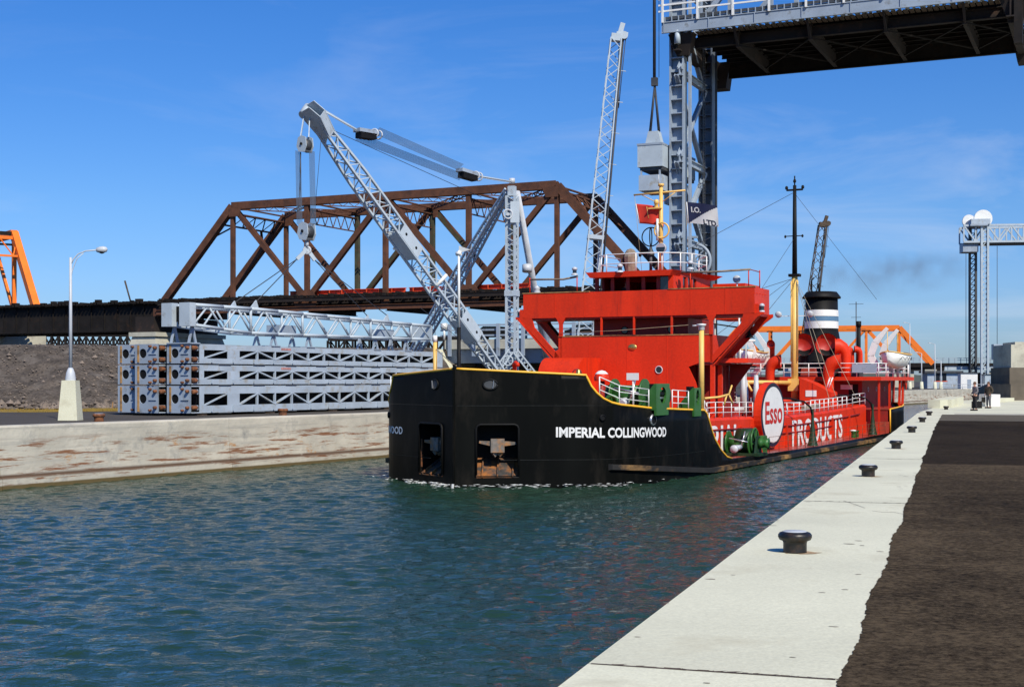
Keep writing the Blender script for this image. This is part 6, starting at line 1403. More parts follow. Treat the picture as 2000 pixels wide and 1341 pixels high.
MB().lathe((5.75, 22.2, 6.7), [(.28, -.05), (.12, .12), (.06, .3), (.02, .34)], 12).build('hanging_lamp', 'blackm', ship); MB().tube((5.75, 22.2, 7.0), (5.75, 22.2, 7.75), .02).build('lamp_cord', 'blackm', ship)
MB().path([(-4.3, 19.9, 7.0), (-1, 19.8, 7.07), (3.2, 19.7, 7.3)], .012, 4).build('signal_wire', 'rope', ship)
# ------- on the trunk: text and round-cornered signboard
def text(name, s, size, place, mt, parent, off=.0, sx=1.0, spacing=1.0, per=True):
    """letters as one mesh; place(d) maps distance along the line to (origin, along, up)"""
    cu = bpy.data.curves.new(name, 'FONT'); cu.body = s; cu.size = size; cu.offset = off; cu.space_character = spacing; cu.resolution_u = 3
    o = bpy.data.objects.new(name, cu); C.objects.link(o); dg = bpy.context.evaluated_depsgraph_get(); me = bpy.data.meshes.new_from_object(o.evaluated_get(dg)); bpy.data.objects.remove(o)
    for v in me.vertices:
        x, y = v.co.x*sx, v.co.y; O_, A_, U_, n_ = place(x); v.co = O_+U_*y+n_*.012
    me.materials.clear(); me.materials.append(M[mt]); q = obj(name, me, parent); return q
def textw(s, size, off=0, sx=1, spacing=1):
    cu = bpy.data.curves.new('w', 'FONT'); cu.body = s; cu.size = size; cu.offset = off; cu.space_character = spacing; o = bpy.data.objects.new('w', cu); C.objects.link(o); dg = bpy.context.evaluated_depsgraph_get(); me = bpy.data.meshes.new_from_object(o.evaluated_get(dg)); w_ = max(v.co.x for v in me.vertices)*sx; bpy.data.objects.remove(o); return w_
# along-hull arc length table
AU = [0]; ul = [i*.05 for i in range(400)]
for a, b in zip(ul, ul[1:]): AU.append(AU[-1]+math.hypot(b-a, hv(b)-hv(a)))
def u_at(s): return interp(list(zip(AU, ul)), s)
def s_at(u): return interp(list(zip(ul, AU)), u)
sizeN = .56
w0 = textw('IMPERIAL COLLINGWOOD', sizeN, .018, 1, 1.0); S0, S1 = s_at(2.17), s_at(7.35); kx = (S1-S0)/w0
def pl_port(x):
    s = S0+x; u = u_at(s); e = .05; t_ = V((hv(u+e)-hv(u-e), 2*e, 0)).normalized(); return V((hv(u), u, 2.07-.018*x)), t_, V((0, 0, 1)), V((t_.y, -t_.x, 0))
text('ship_name', 'IMPERIAL COLLINGWOOD', sizeN, pl_port, 'letter', ship, .018, kx, 1.0)
sz2 = .44; w1 = textw('IMPERIAL COLLINGWOOD', sz2, .010)
def pl_star(x):
    s = s_at(2.35)+(5.9-x); u = u_at(max(.3, s)); e = .05; t_ = V((-(hv(u+e)-hv(u-e)), 2*e, 0)).normalized(); return V((-hv(u), u, 2.05)), -t_, V((0, 0, 1)), V((-t_.y, t_.x, 0))
text('ship_name', 'IMPERIAL COLLINGWOOD', sz2, pl_star, 'letter', ship, .010, 5.9/w1)
def pl_trunk(u0, z): 
    return lambda x: (V((5.03, u0+x, z+(tz(u0+x)-tz(u0))*.6)), V((0, 1, 0)), V((0, 0, 1)), V((1, 0, 0)))
text('trunk_lettering', 'IMPERIAL', 2.05, pl_trunk(12.9, .60), 'letter', ship, .06, 10.0/textw('IMPERIAL', 2.05, .06))
text('trunk_lettering', 'PRODUCTS', 2.15, pl_trunk(33.4, .42), 'letter', ship, .06, 13.3/textw('PRODUCTS', 2.15, .06))
def pl_st(u0, z):
    return lambda x: (V((-5.03, u0-x, z+(tz(u0-x)-tz(u0))*.6)), V((0, -1, 0)), V((0, 0, 1)), V((-1, 0, 0)))
text('trunk_lettering', 'IMPERIAL', 2.05, pl_st(46, .5), 'letter', ship, .06, 10.0/textw('IMPERIAL', 2.05, .06)); text('trunk_lettering', 'PRODUCTS', 2.15, pl_st(26, .5), 'letter', ship, .06, 13.0/textw('PRODUCTS', 2.15, .06))
for s in (-1, 1):
    cu_, cz_ = 28.0, 2.42; n = 40
    ov = lambda ru, rz_, x: [(s*x, cu_+ru*math.cos(2*math.pi*k/n), cz_+rz_*math.sin(2*math.pi*k/n)) for k in range(n)]
    o = MB().prism(ov(2.45, 1.86, 4.98), (s*.42, 0, 0)).build('oval_signboard', 'red', ship, fix=True)
    MB().prism(ov(2.40, 1.82, 5.402), (s*.02, 0, 0)).build('signboard_border', 'navyletter', o, fix=True)
    MB().prism(ov(2.15, 1.60, 5.424), (s*.015, 0, 0)).build('signboard_field', 'white', o, fix=True)
    wE = textw('Esso', 1.75, .035)
    pl = (lambda x: (V((5.44, cu_-1.82+x, 1.95), ), V((0, 1, 0)), V((0, 0, 1)), V((1, 0, 0)))) if s > 0 else (lambda x: (V((-5.44, cu_+1.82-x, 1.95)), V((0, -1, 0)), V((0, 0, 1)), V((-1, 0, 0))))
    text('signboard_lettering', 'Esso', 1.75, pl, 'redletter', o, .035, 3.64/wE)
# windlass and green gear on the side deck
for s in (-1,):
    pass
w2 = winch((5.95, 20.4, .50), 1.0, 'deck_winch')
MB().tube((5.6, 20.7, 1.2), (6.5, 20.7, 1.2), .68, seg=24).build('hawser_drum', 'dkgreen', ship); MB().torus((6.5, 20.7, 1.2), .68, .05, (1, 0, 0), 26, 6).build('drum_rim', 'green', ship)
for k in range(6): a_ = k*math.pi/3+.2; MB().bar((6.53, 20.7, 1.2), (6.53, 20.7+.66*math.cos(a_), 1.2+.66*math.sin(a_)), .05, .07, (1, 0, 0)).build('drum_spoke', 'green', ship)
MB().tube((6.1, 18.4, .9), (6.1, 19.4, .95), .14, seg=10).build('silver_steam_pipe', 'galv', ship); MB().lathe((6.1, 18.35, .9), [(0, 0), (.2, 0), (.2, .2), (0, .2)], 12, (0, 1, 0)).build('pipe_flange', 'galv', ship)
plate('winch_knee', [(6.0, 22.3, .48), (6.0, 23.7, .46), (6.0, 23.7, 1.4), (6.0, 23.0, 1.4), (6.0, 22.6, .9)], (.30, 0, 0), 'green')
plate('red_mount', [(6.3, 21.6, .46), (6.3, 22.3, .46), (6.3, 21.95, .8)], (.2, 0, 0), 'red')
for s in (-1, 1):
    MB().lathe((s*6.1, 45.4, top(45)), [(.16, 0), (.15, .35), (.2, .4), (.2, .46)], 14).build('deck_bitt', 'green', ship); MB().lathe((s*6.1, 45.4, top(45)+.46), [(.21, 0), (.2, .07), (0, .09)], 14).build('bitt_cap', 'white', ship)
    MB().lathe((s*6.1, 46.3, top(45)), [(.16, 0), (.15, .35), (.2, .4), (.2, .46)], 14).build('deck_bitt', 'green', ship)
    # hose derricks
    for u0 in (33.5, 50.6):
        o = MB().lathe((s*6.3, u0, top(u0)), [(.34, 0), (.26, .3), (.17, .8), (.09, 1.5), (.07, 2.2)], 12).build('hose_derrick_post', 'dkgreen', ship)
        MB().path([(s*6.3, u0, 2.2), (s*6.2, u0-.1, 2.75), (s*5.9, u0-.5, 3.1), (s*5.3, u0-1.6, 3.30), (s*4.6, u0-3.0, 3.35), (s*4.2, u0-3.6, 3.15)], .05, 8, [.07, .06, .055, .05, .05, .04]).build('arm', 'blackm', o)
# pipework and valves on the trunk top
rr = random.Random(12)
MB().bx(-.5, .5, 28, 52, 2.75, 2.85).build('catwalk', 'redshaded', ship)
for x in (-1.6, -1.1, 1.2, 1.7, 2.2): MB().path([(x, u, tz(u)+.22) for u in range(28, 53, 4)], .09, 8).build('cargo_pipe', rr.choice(('redshaded', 'redshaded', 'galv')), ship)
for k in range(14):
    u = 29+k*1.7; x = rr.choice((1.0, 2.4, 3.3, 4.1, -2.8, -3.6)); z = tz(u); o = MB().tube((x, u, z), (x, u, z+.55), .06).build('valve', rr.choice(('redshaded', 'green', 'galv')), ship); MB().torus((x, u, z+.58), .17, .025, (0, 0, 1), 14, 5).build('handwheel', 'redshaded', o)
for u, x, r_, h_ in ((31, 3.2, .42, .5), (34.5, 2.9, .5, .45), (37.4, 3.4, .5, .75), (41, 3.2, .45, .4), (45.2, 3.0, .45, .45), (32, -3, .45, .5), (40, -3, .45, .5)):
    MB().lathe((x, u, tz(u)), [(r_, 0), (r_, h_), (r_*1.08, h_+.02), (r_*1.05, h_+.1), (0, h_+.14)], 16).build('tank_hatch', 'red', ship)
for u, x in ((30.2, 3.9), (33.3, 4.0), (24.2, 3.4)): MB().bx(x-.35, x+.35, u, u+.3, tz(u), tz(u)+.62).build('white_locker', 'white', ship)
MB().tube((3.0, 22.8, 2.75), (4.2, 26.0, 2.75), .16, seg=10).build('white_pipe', 'white', ship); MB().tube((4.3, 39, tz(39)+.25), (4.3, 43, tz(43)+.28), .16, seg=10).build('grey_walk_beam', 'canvas', ship)
for k, (x, u) in enumerate(((3.4, 28.8), (4.0, 29.4), (3.2, 29.9))): MB().tube((x, u, 2.4), (x, u, 5.0-.3*k), .22, .12, 10).build('furled_hose', 'galv', ship)
# amidships: white gear behind the bridge
for s in (-1, 1):
    for u0 in (25.1, ):
        MB().tube((s*4.3, u0, 5.3), (s*4.3, u0, 7.9), .05).build('white_stanchion', 'white', ship)
rail([(4.35, 25.15, 5.3), (3.4, 25.15, 5.3), (2.4, 25.15, 5.3)], h=.95, r=.028)
MB().bx(3.2, 3.9, 24.5, 25.0, 5.31, 6.1).build('white_locker', 'white', ship); MB().path([(4.2, 24.8, 5.31), (4.2, 24.8, 6.3), (4.4, 25.0, 6.6), (5.1, 25.5, 6.6)], .06, 6).build('davit_arm', 'white', ship)
MB().prism([(2.4, 25.6, 7.6), (4.4, 26.4, 7.25), (4.2, 28.4, 7.3), (2.2, 27.6, 7.6)], (0, 0, .06)).build('awning', 'blackm', ship, fix=True); MB().bx(4.2, 4.26, 26.6, 26.66, 2.4, 8.0).build('awning_post', 'white', ship); MB().bx(2.6, 2.66, 25.9, 25.96, 2.4, 8.1).build('awning_post', 'white', ship)
# ------- kingpost mast with its derrick boom
MB().tube((.26, 52, 2.4), (.26, 52, 12.1), .27, .22, 14).build('main_mast', 'buff', ship); MB().tube((.26, 52, 12.1), (.26, 52, 18.9), .20, .13, 12).build('topmast', 'blackm', ship)
MB().bx(-.35, .87, 51.9, 52.1, 18.5, 18.62).build('crosstree', 'blackm', ship); MB().tube((.26, 52, 18.9), (.26, 52, 19.6), .05).build('truck', 'blackm', ship)
for x, z in ((-.35, 18.62), (.87, 18.62), (.26, 19.1)): MB().lathe((x, 52, z), [(.09, 0), (.12, .1), (.08, .24), (.02, .26)], 10).build('mast_lamp', 'blackm', ship)
for x in (-.45, .85): MB().bx(min(.26, x), max(.26, x), 51.95, 52.05, 15.1, 15.16).build('lamp_bracket', 'blackm', ship); MB().lathe((x, 52, 15.0), [(.05, 0), (.09, .1), (.05, .22)], 8).build('mast_lamp', 'blackm', ship)
MB().bx(-.15, .67, 51.7, 52.3, 12.1, 12.3).build('mast_table', 'blackm', ship)
for x in (-.95, 1.45): MB().bx(min(.26, x), max(.26, x), 51.95, 52.03, 9.15, 9.20).build('lamp_bracket', 'white', ship); MB().lathe((x, 51.9, 9.3), [(0, -.1), (.2, -.12), (.26, 0), (.2, .15), (0, .2)], 12, (0, 1, .3)).build('flood_lamp', 'galv', ship)
for x in (.05, .55): MB().tube((x, 51.75, 5.8), (x, 51.78, 11.8), .045, seg=5).build('mast_rope', 'buff', ship)
bm = MB().tube((0, 51.8, 4.2), (-1.85, 46.8, 4.25), .17, .15, 10).build('derrick_boom', 'buff', ship)
for d_ in ((-.4, 0, .45), (.45, -.2, -.65), (-.1, -.2, -.35)): MB().tube((-1.85, 46.8, 4.25), V((-1.85, 46.8, 4.25))+V(d_), .09, seg=7).build('boom_claw', 'buff', bm)
MB().bx(-.15, .6, 51.6, 51.9, 3.6, 4.5).build('gooseneck', 'buff', ship)
for a_, b_ in (((.26, 52, 18.4), (-3.2, 27, 10.2)), ((.26, 52, 18.3), (3.6, 65, 11.0)), ((.26, 52, 12.0), (5.9, 47.5, 3.0)), ((.26, 52, 12.0), (-5.9, 47.5, 3)), ((.26, 52, 12.1), (5.9, 40, 2.6)), ((.26, 52, 12.1), (5.9, 42.2, 2.6)), ((.26, 52, 15), (-4.5, 42, 3)), ((.26, 52, 12.0), (-4.0, 30, 7.5)), ((.26, 52, 12.1), (-4.6, 38, 5))): MB().tube(a_, b_, .018, seg=4).build('rigging_wire', 'rope' if b_[2] < 3.1 and b_[0] > 5 else 'cable', ship)
# ------- after deck house
AZ = 4.65
MB().bx(-6.3, 6.3, 53.5, 66.5, AZ-.28, AZ).build('boat_deck', 'red', ship)
m = MB(); us = [66.5, 67.5, 68.5, 69.3, 70.0, 70.6]; vs = []
for u in us: w_ = min(6.3, hv(u)+.2); vs += [(-w_, u, AZ-.28), (w_, u, AZ-.28), (w_, u, AZ), (-w_, u, AZ)]
m.add(vs, [(i*4+j, i*4+(j+1) % 4, i*4+4+(j+1) % 4, i*4+4+j) for i in range(len(us)-1) for j in range(4)]+[(0, 1, 2, 3), tuple(len(us)*4-4+j for j in (3, 2, 1, 0))]); m.build('boat_deck', 'red', ship, fix=True)
MB().bx(-4.6, 4.6, 55.0, 66.0, 2.2, AZ-.29).build('after_house', 'redshaded', ship)
for x, w_ in ((-2.6, .8), (1.0, .8), (3.6, .7)): MB().bx(x, x+w_, 54.95, 54.995, 2.4, 4.1).build('door', 'blackm', ship)
for y in (57, 60, 63): porthole(4.62, y, 3.7, .16, 'galv', (1, 0, 0))
for x in (.8, 3.0): MB().bx(x, x+.9, 54.9, 54.94, 3.7, 4.05).build('name_board', 'white', ship)
for s in (-1, 1):
    for u in (53.7, 57.5, 61.5): MB().bx(s*6.1-.07, s*6.1+.07, u, u+.14, 2.2 if u > 54.4 else .5, AZ-.281).build('deck_pillar', 'red', ship)
    # plated side openings at the quarter
    for u in (64.2, 66.0, 67.8): MB().bar((s*(hv(u)-.12), u, 2.4), (s*(hv(u)-.05), u, AZ-.281), .12, .5, (0, 1, 0)).build('quarter_frame', 'red', ship)
    MB().prism([(s*6.05, 63.6, 4.37), (s*6.05, 64.6, 4.37), (s*6.05, 64.3, 3.6)], (s*.08, 0, 0)).build('corner_gusset', 'red', ship, fix=True)
# sloping red casings in front of the house
plate('sloping_casing', [(1.0, 50.6, 2.5), (1.0, 50.6, 4.55), (1.9, 50.6, 4.2), (3.3, 50.6, 3.5), (3.3, 50.6, 2.5)], (0, 2.0, 0), 'red')
plate('sloping_casing', [(-2.2, 50.6, 2.5), (-2.2, 50.6, 4.1), (-1.2, 50.6, 4.3), (-.9, 50.6, 2.5)], (0, 2.0, 0), 'red')
MB().bx(1.45, 2.25, 50.56, 50.595, 3.2, 3.65).build('name_board', 'white', ship)
for a_, b_ in (((2.6, 52, 3.7), (2.9, 52, 4.6)), ((2.75, 52, 3.7), (3.1, 52, 4.6))): MB().tube(a_, b_, .05).build('white_strut', 'white', ship)
# boat deck rails
pts = [(-6.1, 62, AZ), (-6.1, 58, AZ), (-6.1, 53.6, AZ), (-4.4, 53.6, AZ), (-2.8, 53.6, AZ), (-1.0, 53.6, AZ), (.9, 53.6, AZ), (2.8, 53.6, AZ), (4.5, 53.6, AZ), (6.1, 53.6, AZ), (6.15, 56, AZ), (6.15, 58.6, AZ), (6.15, 61.0, AZ), (6.15, 63.4, AZ), (6.1, 65, AZ), (5.9, 66.4, AZ), (5.2, 67.8, AZ), (4.2, 69, AZ), (2.5, 70.2, AZ), (0, 70.5, AZ), (-2.5, 70.2, AZ)]
rail(pts, h=1.0, r=.032, n=3)
MB().bx(4.2, 6.0, 53.4, 53.46, AZ+.3, AZ+.95).build('grey_notice_board', 'greyb', ship)
# funnel: casing, stack with two white bands and a blue one, cowl top
def rnd(cx, cy, rx, ry, z, n=26): return [(cx+rx*math.cos(2*math.pi*k/n), cy+ry*math.sin(2*math.pi*k/n), z) for k in range(n)]
def stack(name, levels, mt, n=26, cap=True):
    m = MB(); vs = []
    for cx, cy, rx, ry, z in levels: vs += rnd(cx, cy, rx, ry, z, n)
    L_ = len(levels); m.add(vs, [(i*n+k, i*n+(k+1) % n, (i+1)*n+(k+1) % n, (i+1)*n+k) for i in range(L_-1) for k in range(n)], True)
    if cap: m.f += [tuple(range((L_-1)*n, L_*n))]; m.sm += [False]
    return m.build(name, mt, ship)
fx, fy = -.10, 61.6
stack('funnel_casing', [(fx+.2, fy, 2.3, 3.2, AZ), (fx+.15, fy, 1.95, 2.6, 6.0), (fx+.05, fy, 1.45, 1.9, 7.3), (fx, fy, 1.33, 1.7, 8.3)], 'blackm')
stack('funnel', [(fx, fy, 1.31, 1.6, 8.25), (fx, fy, 1.27, 1.55, 11.0)], 'blackm')
stack('funnel_top', [(fx, fy, 1.27, 1.55, 11.0), (fx, fy, 1.5, 1.8, 10.98), (fx, fy, 1.52, 1.82, 11.08), (fx, fy, 1.2, 1.5, 11.5), (fx, fy, .9, 1.1, 11.52)], 'blackm')
for z0, z1, mt in ((9.52, 10.02, 'white'), (9.14, 9.50, 'blue'), (8.55, 9.12, 'white')): stack('funnel_band', [(fx, fy, 1.325, 1.615, z0), (fx, fy, 1.315, 1.605, z1)], mt, cap=False)
MB().path([(fx-.5, fy-1.2, 11.5), (fx-.5, fy-1.2, 12.4), (fx-.3, fy-1.2, 12.6)], .06, 6).build('steam_pipe', 'blackm', ship); MB().path([(fx+.1, fy-1.2, 11.5), (fx+.1, fy-1.2, 12.1)], .08, 6).build('steam_pipe', 'blackm', ship)
m = MB()
for x in (-.2, .2): m.bar((fx-1.36+0*x, fy+x, 8.3), (fx-1.36, fy+x, 11), .03, .03)
for i in range(9): m.bar((fx-1.36, fy-.2, 8.4+i*.3), (fx-1.36, fy+.2, 8.4+i*.3), .03, .03)
m.build('funnel_ladder', 'blackm', ship)
# cowl ventilators
def cowl(base, h, r, ang, head=1.7, mt='red', bend=1.0, inner='orangered'):
    x, y, z = base; d = V((math.sin(R(ang)), -math.cos(R(ang)), 0)); Hr = r*head
    pts = [V((x, y, z)), V((x, y, z+h*.6)), V((x, y, z+h)), V((x, y, z+h+r*.9))+d*r*.15, V((x, y, z+h+r*1.7))+d*r*.65, V((x, y, z+h+r*2.1))+d*r*1.45, V((x, y, z+h+r*2.1))+d*r*2.2]
    rr_ = [r, r, r, r*1.12, r*1.35, Hr*.93, Hr]
    o = MB(); o.path(pts, r, 16, rr_); f = len(o.f); o.f = o.f[:-1]; o.sm = o.sm[:-1]; o_ = o.build('cowl_ventilator', mt, ship)
    q = MB().lathe(pts[-1]-d*.015, [(Hr*.97, 0), (Hr*.75, -r*.8), (0, -r*1.0)], 18, d); q.build('mouth', inner, o_); MB().torus(pts[-1], Hr, r*.06, d, 22, 6).build('rim', mt, o_)
    return o_
M['cowlin'] = mat('ventilator_inner_paint', (.42, .02, .008), .5, var=.1)
cowl((2.55, 53.0, 2.5), 2.45, .40, 100, 1.35, inner='cowlin'); cowl((-1.9, 53.0, 2.5), 2.55, .36, 100, 1.45, inner='cowlin')
cowl((-1.9, 53.6, AZ), 2.1, .19, 0, 1.6, inner='cowlin')
cowl((2.75, 57.8, AZ), 1.55, .38, -75, 1.75, inner='cowlin')
for x in (1.25, -.55): cowl((x, 57.9, AZ), 1.8, .34, 12, 2.6, mt='blackm', inner='cowlin')
for x in (2.7, 3.35): cowl((x, 60, AZ), 1.75, .20, -60 if x < 3 else -70, 1.4, inner='cowlin')
MB().tube((3.15, 60.4, AZ), (3.15, 60.4, 9.0), .17, .15, 10).build('galley_pipe', 'blackm', ship); MB().tube((3.15, 60.4, 8.6), (3.15, 60.4, 9.05), .20, seg=10).build('pipe_cap', 'blackm', ship)
MB().bx(2.0, 3.6, 58.5, 60, AZ, AZ+.7).build('skylight', 'dkgrey', ship); MB().prism([(.1, 54.2, AZ), (1.3, 54.2, AZ), (1.2, 54.2, AZ+.7), (.2, 54.2, AZ+.7)], (0, .5, 0)).build('locker', 'reddeck', ship, fix=True)
MB().tube((1.7, 66, AZ), (1.7, 66, 10.9), .04, seg=5).build('aerial_mast', 'cable', ship)
for z, w_ in ((10.7, .6), (8.6, .8), (9.6, .4)): MB().bx(1.7-w_, 1.7+w_, 65.98, 66.02, z, z+.03).build('aerial_arm', 'cable', ship)
# davits
def davit(x, y, s=1, h=3.6, lean=.9, mt='white', w=.22):
    pts = [(x-.9*s, y, AZ), (x-.2*s, y, AZ+.75*h/3.6), (x+.15*s, y, AZ+1.6), (x-.0*s, y, AZ+2.2), (x-.75*s*lean, y, AZ+h)]
    MB().path(pts, w, 6, [w*.6, w, w*1.1, w, w*.6]).build('davit', mt, ship)
for y in (57.3, 61.3):
    MB().path([(6.0, y, AZ), (6.0, y, AZ+1.0)], .1).build('davit_foot', 'white', ship)
    for k, (a_, b_) in enumerate((((5.4, y, AZ+.4), (4.75, y, AZ+1.6)), ((4.75, y, AZ+1.6), (5.1, y, AZ+2.6)), ((5.1, y, AZ+2.6), (6.0, y, AZ+3.7)))): MB().bar(a_, b_, .5, .2, (0, 1, 0), w1=.5 if k < 2 else .25, h1=.2).build('davit', 'white', ship)
    MB().tube((6.0, y, AZ+3.45), (6.0, y, AZ+1.4), .03, seg=5).build('boat_fall', 'buff', ship)
for y in (56.6, 60.6):
    for k, (a_, b_) in enumerate((((-5.6, y, AZ), (-4.2, y, AZ+1.7)), ((-4.2, y, AZ+1.7), (-4.4, y, AZ+2.4)), ((-4.4, y, AZ+2.4), (-5.4, y, AZ+3.9)))): MB().bar(a_, b_, .42, .2, (0, 1, 0), w1=.42 if k < 2 else .25).build('davit', 'white', ship)
    MB().tube((-5.4, y, AZ+3.8), (-5.4, y, AZ+1.9), .025, seg=5).build('boat_fall', 'cable', ship)
# ------- lifeboats hang from the davits: things of their own
def lifeboat(label, c, rz):
    w = SM @ V(c); t = thing('lifeboat', label, 'lifeboat', w, SRZ+rz, 'lifeboats of the tanker')
    n, mm = 14, 7; vs = []; Ln = 6.2
    for i in range(n+1):
        f = i/n*2-1; hw = 1.0*(1-abs(f)**2.6)**.75+.03; kz = -.55*(1-abs(f)**3)-.05; tp = .45+.22*f*f
        for j in range(mm+1):
            a_ = -1+2*j/mm; s_ = abs(a_); x = hw*math.copysign(min(1, s_**.65), a_) if s_ > 0 else 0; z = kz+(tp-kz)*s_**2.2; vs.append((x, f*Ln/2, z))
    m = MB(); m.add(vs, [(i*(mm+1)+j, (i+1)*(mm+1)+j, (i+1)*(mm+1)+j+1, i*(mm+1)+j+1) for i in range(n) for j in range(mm)], True); o = m.build('hull', 'white', t); s_ = o.modifiers.new('thick', 'SOLIDIFY'); s_.thickness = .05
    for sd_ in (0, mm): MB().path([vs[i*(mm+1)+sd_] for i in range(n+1)], .05, 6).build('gunwale', 'buff', t)
    MB().add([(vs[i*(mm+1)][0]*.9, vs[i*(mm+1)][1], vs[i*(mm+1)][2]+.02+.0) for i in range(n+1)]+[(-vs[i*(mm+1)][0]*.9, vs[i*(mm+1)][1], vs[i*(mm+1)][2]+.02) for i in range(n+1)], [(i, i+1, n+2+i, n+1+i) for i in range(n)]).build('cover', 'canvas', t)
    for sd_ in (-1, 1): 
        g = []
        for i in range(2, n-1): g.append((sd_*(1.0*(1-abs(i/n*2-1)**2.6)**.75+.04), (i/n*2-1)*Ln/2, .28 if i % 2 else .05))
        MB().path(g, .018, 5).build('grab_line', 'cable', t)
    return t
l1 = lifeboat('white lifeboat hanging in davits on the tanker quarter nearest the quay', (6.25, 59.3, AZ+1.25), 0)
l2 = copy_tree(l1, None, SM @ V((-5.0, 58.6, AZ+1.5)), SRZ, 'white lifeboat on the far side of the tanker, seen left of the buff mast')
# flags
def cloth(name, label, cat, corner, du, dv, mt, nx=16, ny=10, amp=.12, sag=.2, extra=None):
    corner = V(corner); du = V(du); dv = V(dv); t = thing(name, label, cat, SM @ corner, SRZ, 'flags on the signal mast')
    nn = du.cross(dv).normalized()
    def P(a, b): return du*a+dv*b+nn*(amp*math.sin(a*7+b*2)*a)+V((0, 0, -sag*a*a*.6))
    m = MB(); m.add([P(i/nx, j/ny) for i in range(nx+1) for j in range(ny+1)], [(i*(ny+1)+j, (i+1)*(ny+1)+j, (i+1)*(ny+1)+j+1, i*(ny+1)+j+1) for i in range(nx) for j in range(ny)], True)
    return t, m, P
t, m, P = cloth('red_ensign', 'red flag flying at the left end of the signal yard above the pilothouse', 'flag', (-.85, 22.5, 14.22), (1.45, -.1, -.15), (.22, 0, -1.1), 'flagred'); m.build('cloth', 'flagred', t).modifiers.new('s', 'SOLIDIFY').thickness = .01
MB().tube(P(0, 0), P(0, 1), .03, seg=5).build('hoist_edge', 'white', t)
MB().tube(P(.45, .1), P(.45, .7), .03, seg=5).build('flag_stick', 'buff', t)
t, m, P = cloth('house_flag', 'dark blue and white lettered flag flying at the right end of the signal yard', 'flag', (2.13, 22.5, 14.15), (1.75, -.15, -.20), (.10, 0, -1.15), 'navy', amp=.10)
nx, ny = 44, 32
up_, lo_ = MB(), MB()
for i in range(nx):
    for j in range(ny):
        a_, b_ = i/nx, j/ny; q = [P(a_, b_), P(a_+1/nx, b_), P(a_+1/nx, b_+1/ny), P(a_, b_+1/ny)]; cx, cy = a_+.5/nx, b_+.5/ny
        (lo_ if cx*.95+cy > 1.02 else up_).add(q, [(0, 1, 2, 3)], True)
up_.build('navy_cloth', 'navy', t); lo_.build('white_cloth', 'flagwhite', t); MB().tube(P(0, 0), P(0, 1), .03, seg=5).build('hoist_edge', 'white', t)
def flagtext(s, size, a0, b0, mt, nm):
    cu = bpy.data.curves.new(nm, 'FONT'); cu.body = s; cu.size = size; cu.offset = .012; o = bpy.data.objects.new(nm, cu); C.objects.link(o); dg = bpy.context.evaluated_depsgraph_get(); me = bpy.data.meshes.new_from_object(o.evaluated_get(dg)); bpy.data.objects.remove(o)
    for v in me.vertices: a_, b_ = a0+v.co.x/1.75, b0-v.co.y/1.15; v.co = P(a_, b_)+V((0, -.012, 0))
    me.materials.clear(); me.materials.append(M[mt]); obj(nm, me, t)
flagtext('I.O.', .40, .12, .46, 'flagwhite', 'flag_lettering'); flagtext('LTD.', .38, .52, .98, 'navyletter', 'flag_lettering')
# foam along the bow: small broken crests
def foam():
    rr = random.Random(21); m = MB()
    for s in (-1, 1):
        for k in range(110 if s > 0 else 90):
            u = abs(rr.gauss(0, 3.2)) if s > 0 else abs(rr.gauss(0, 1.6)); u = min(u, 12)
            off = abs(rr.gauss(0, .10))+.02+(.35*rr.random() if rr.random() < .25 else 0)
            c = SM @ V((s*(hv(u)+off), u-off*.6, .0)); c.z = -2.55+rr.uniform(.03, .13)*(1 if off < .2 else .5)
            r = rr.uniform(.015, .055); e = V((rr.uniform(-1, 1), rr.uniform(-.4, .4), 0)).normalized()*r*rr.uniform(1.5, 4.5); h = V((0, rr.uniform(-.4, .4)*r, r*rr.uniform(.15, .5)))
            m.add([c-e, c+h-e*.2, c+e, c-h*.6, c+V((0, .6*r, .1*r)), c-V((0, .6*r, 0))], [(0, 1, 4), (1, 2, 4), (0, 5, 1), (1, 5, 2), (0, 4, 3), (3, 4, 2), (5, 0, 3), (5, 3, 2)])
    M['foam'] = mat('foam', (.72, .74, .72), .9, var=.1); o = m.build('bow_foam', 'foam', kind='stuff')
foam()
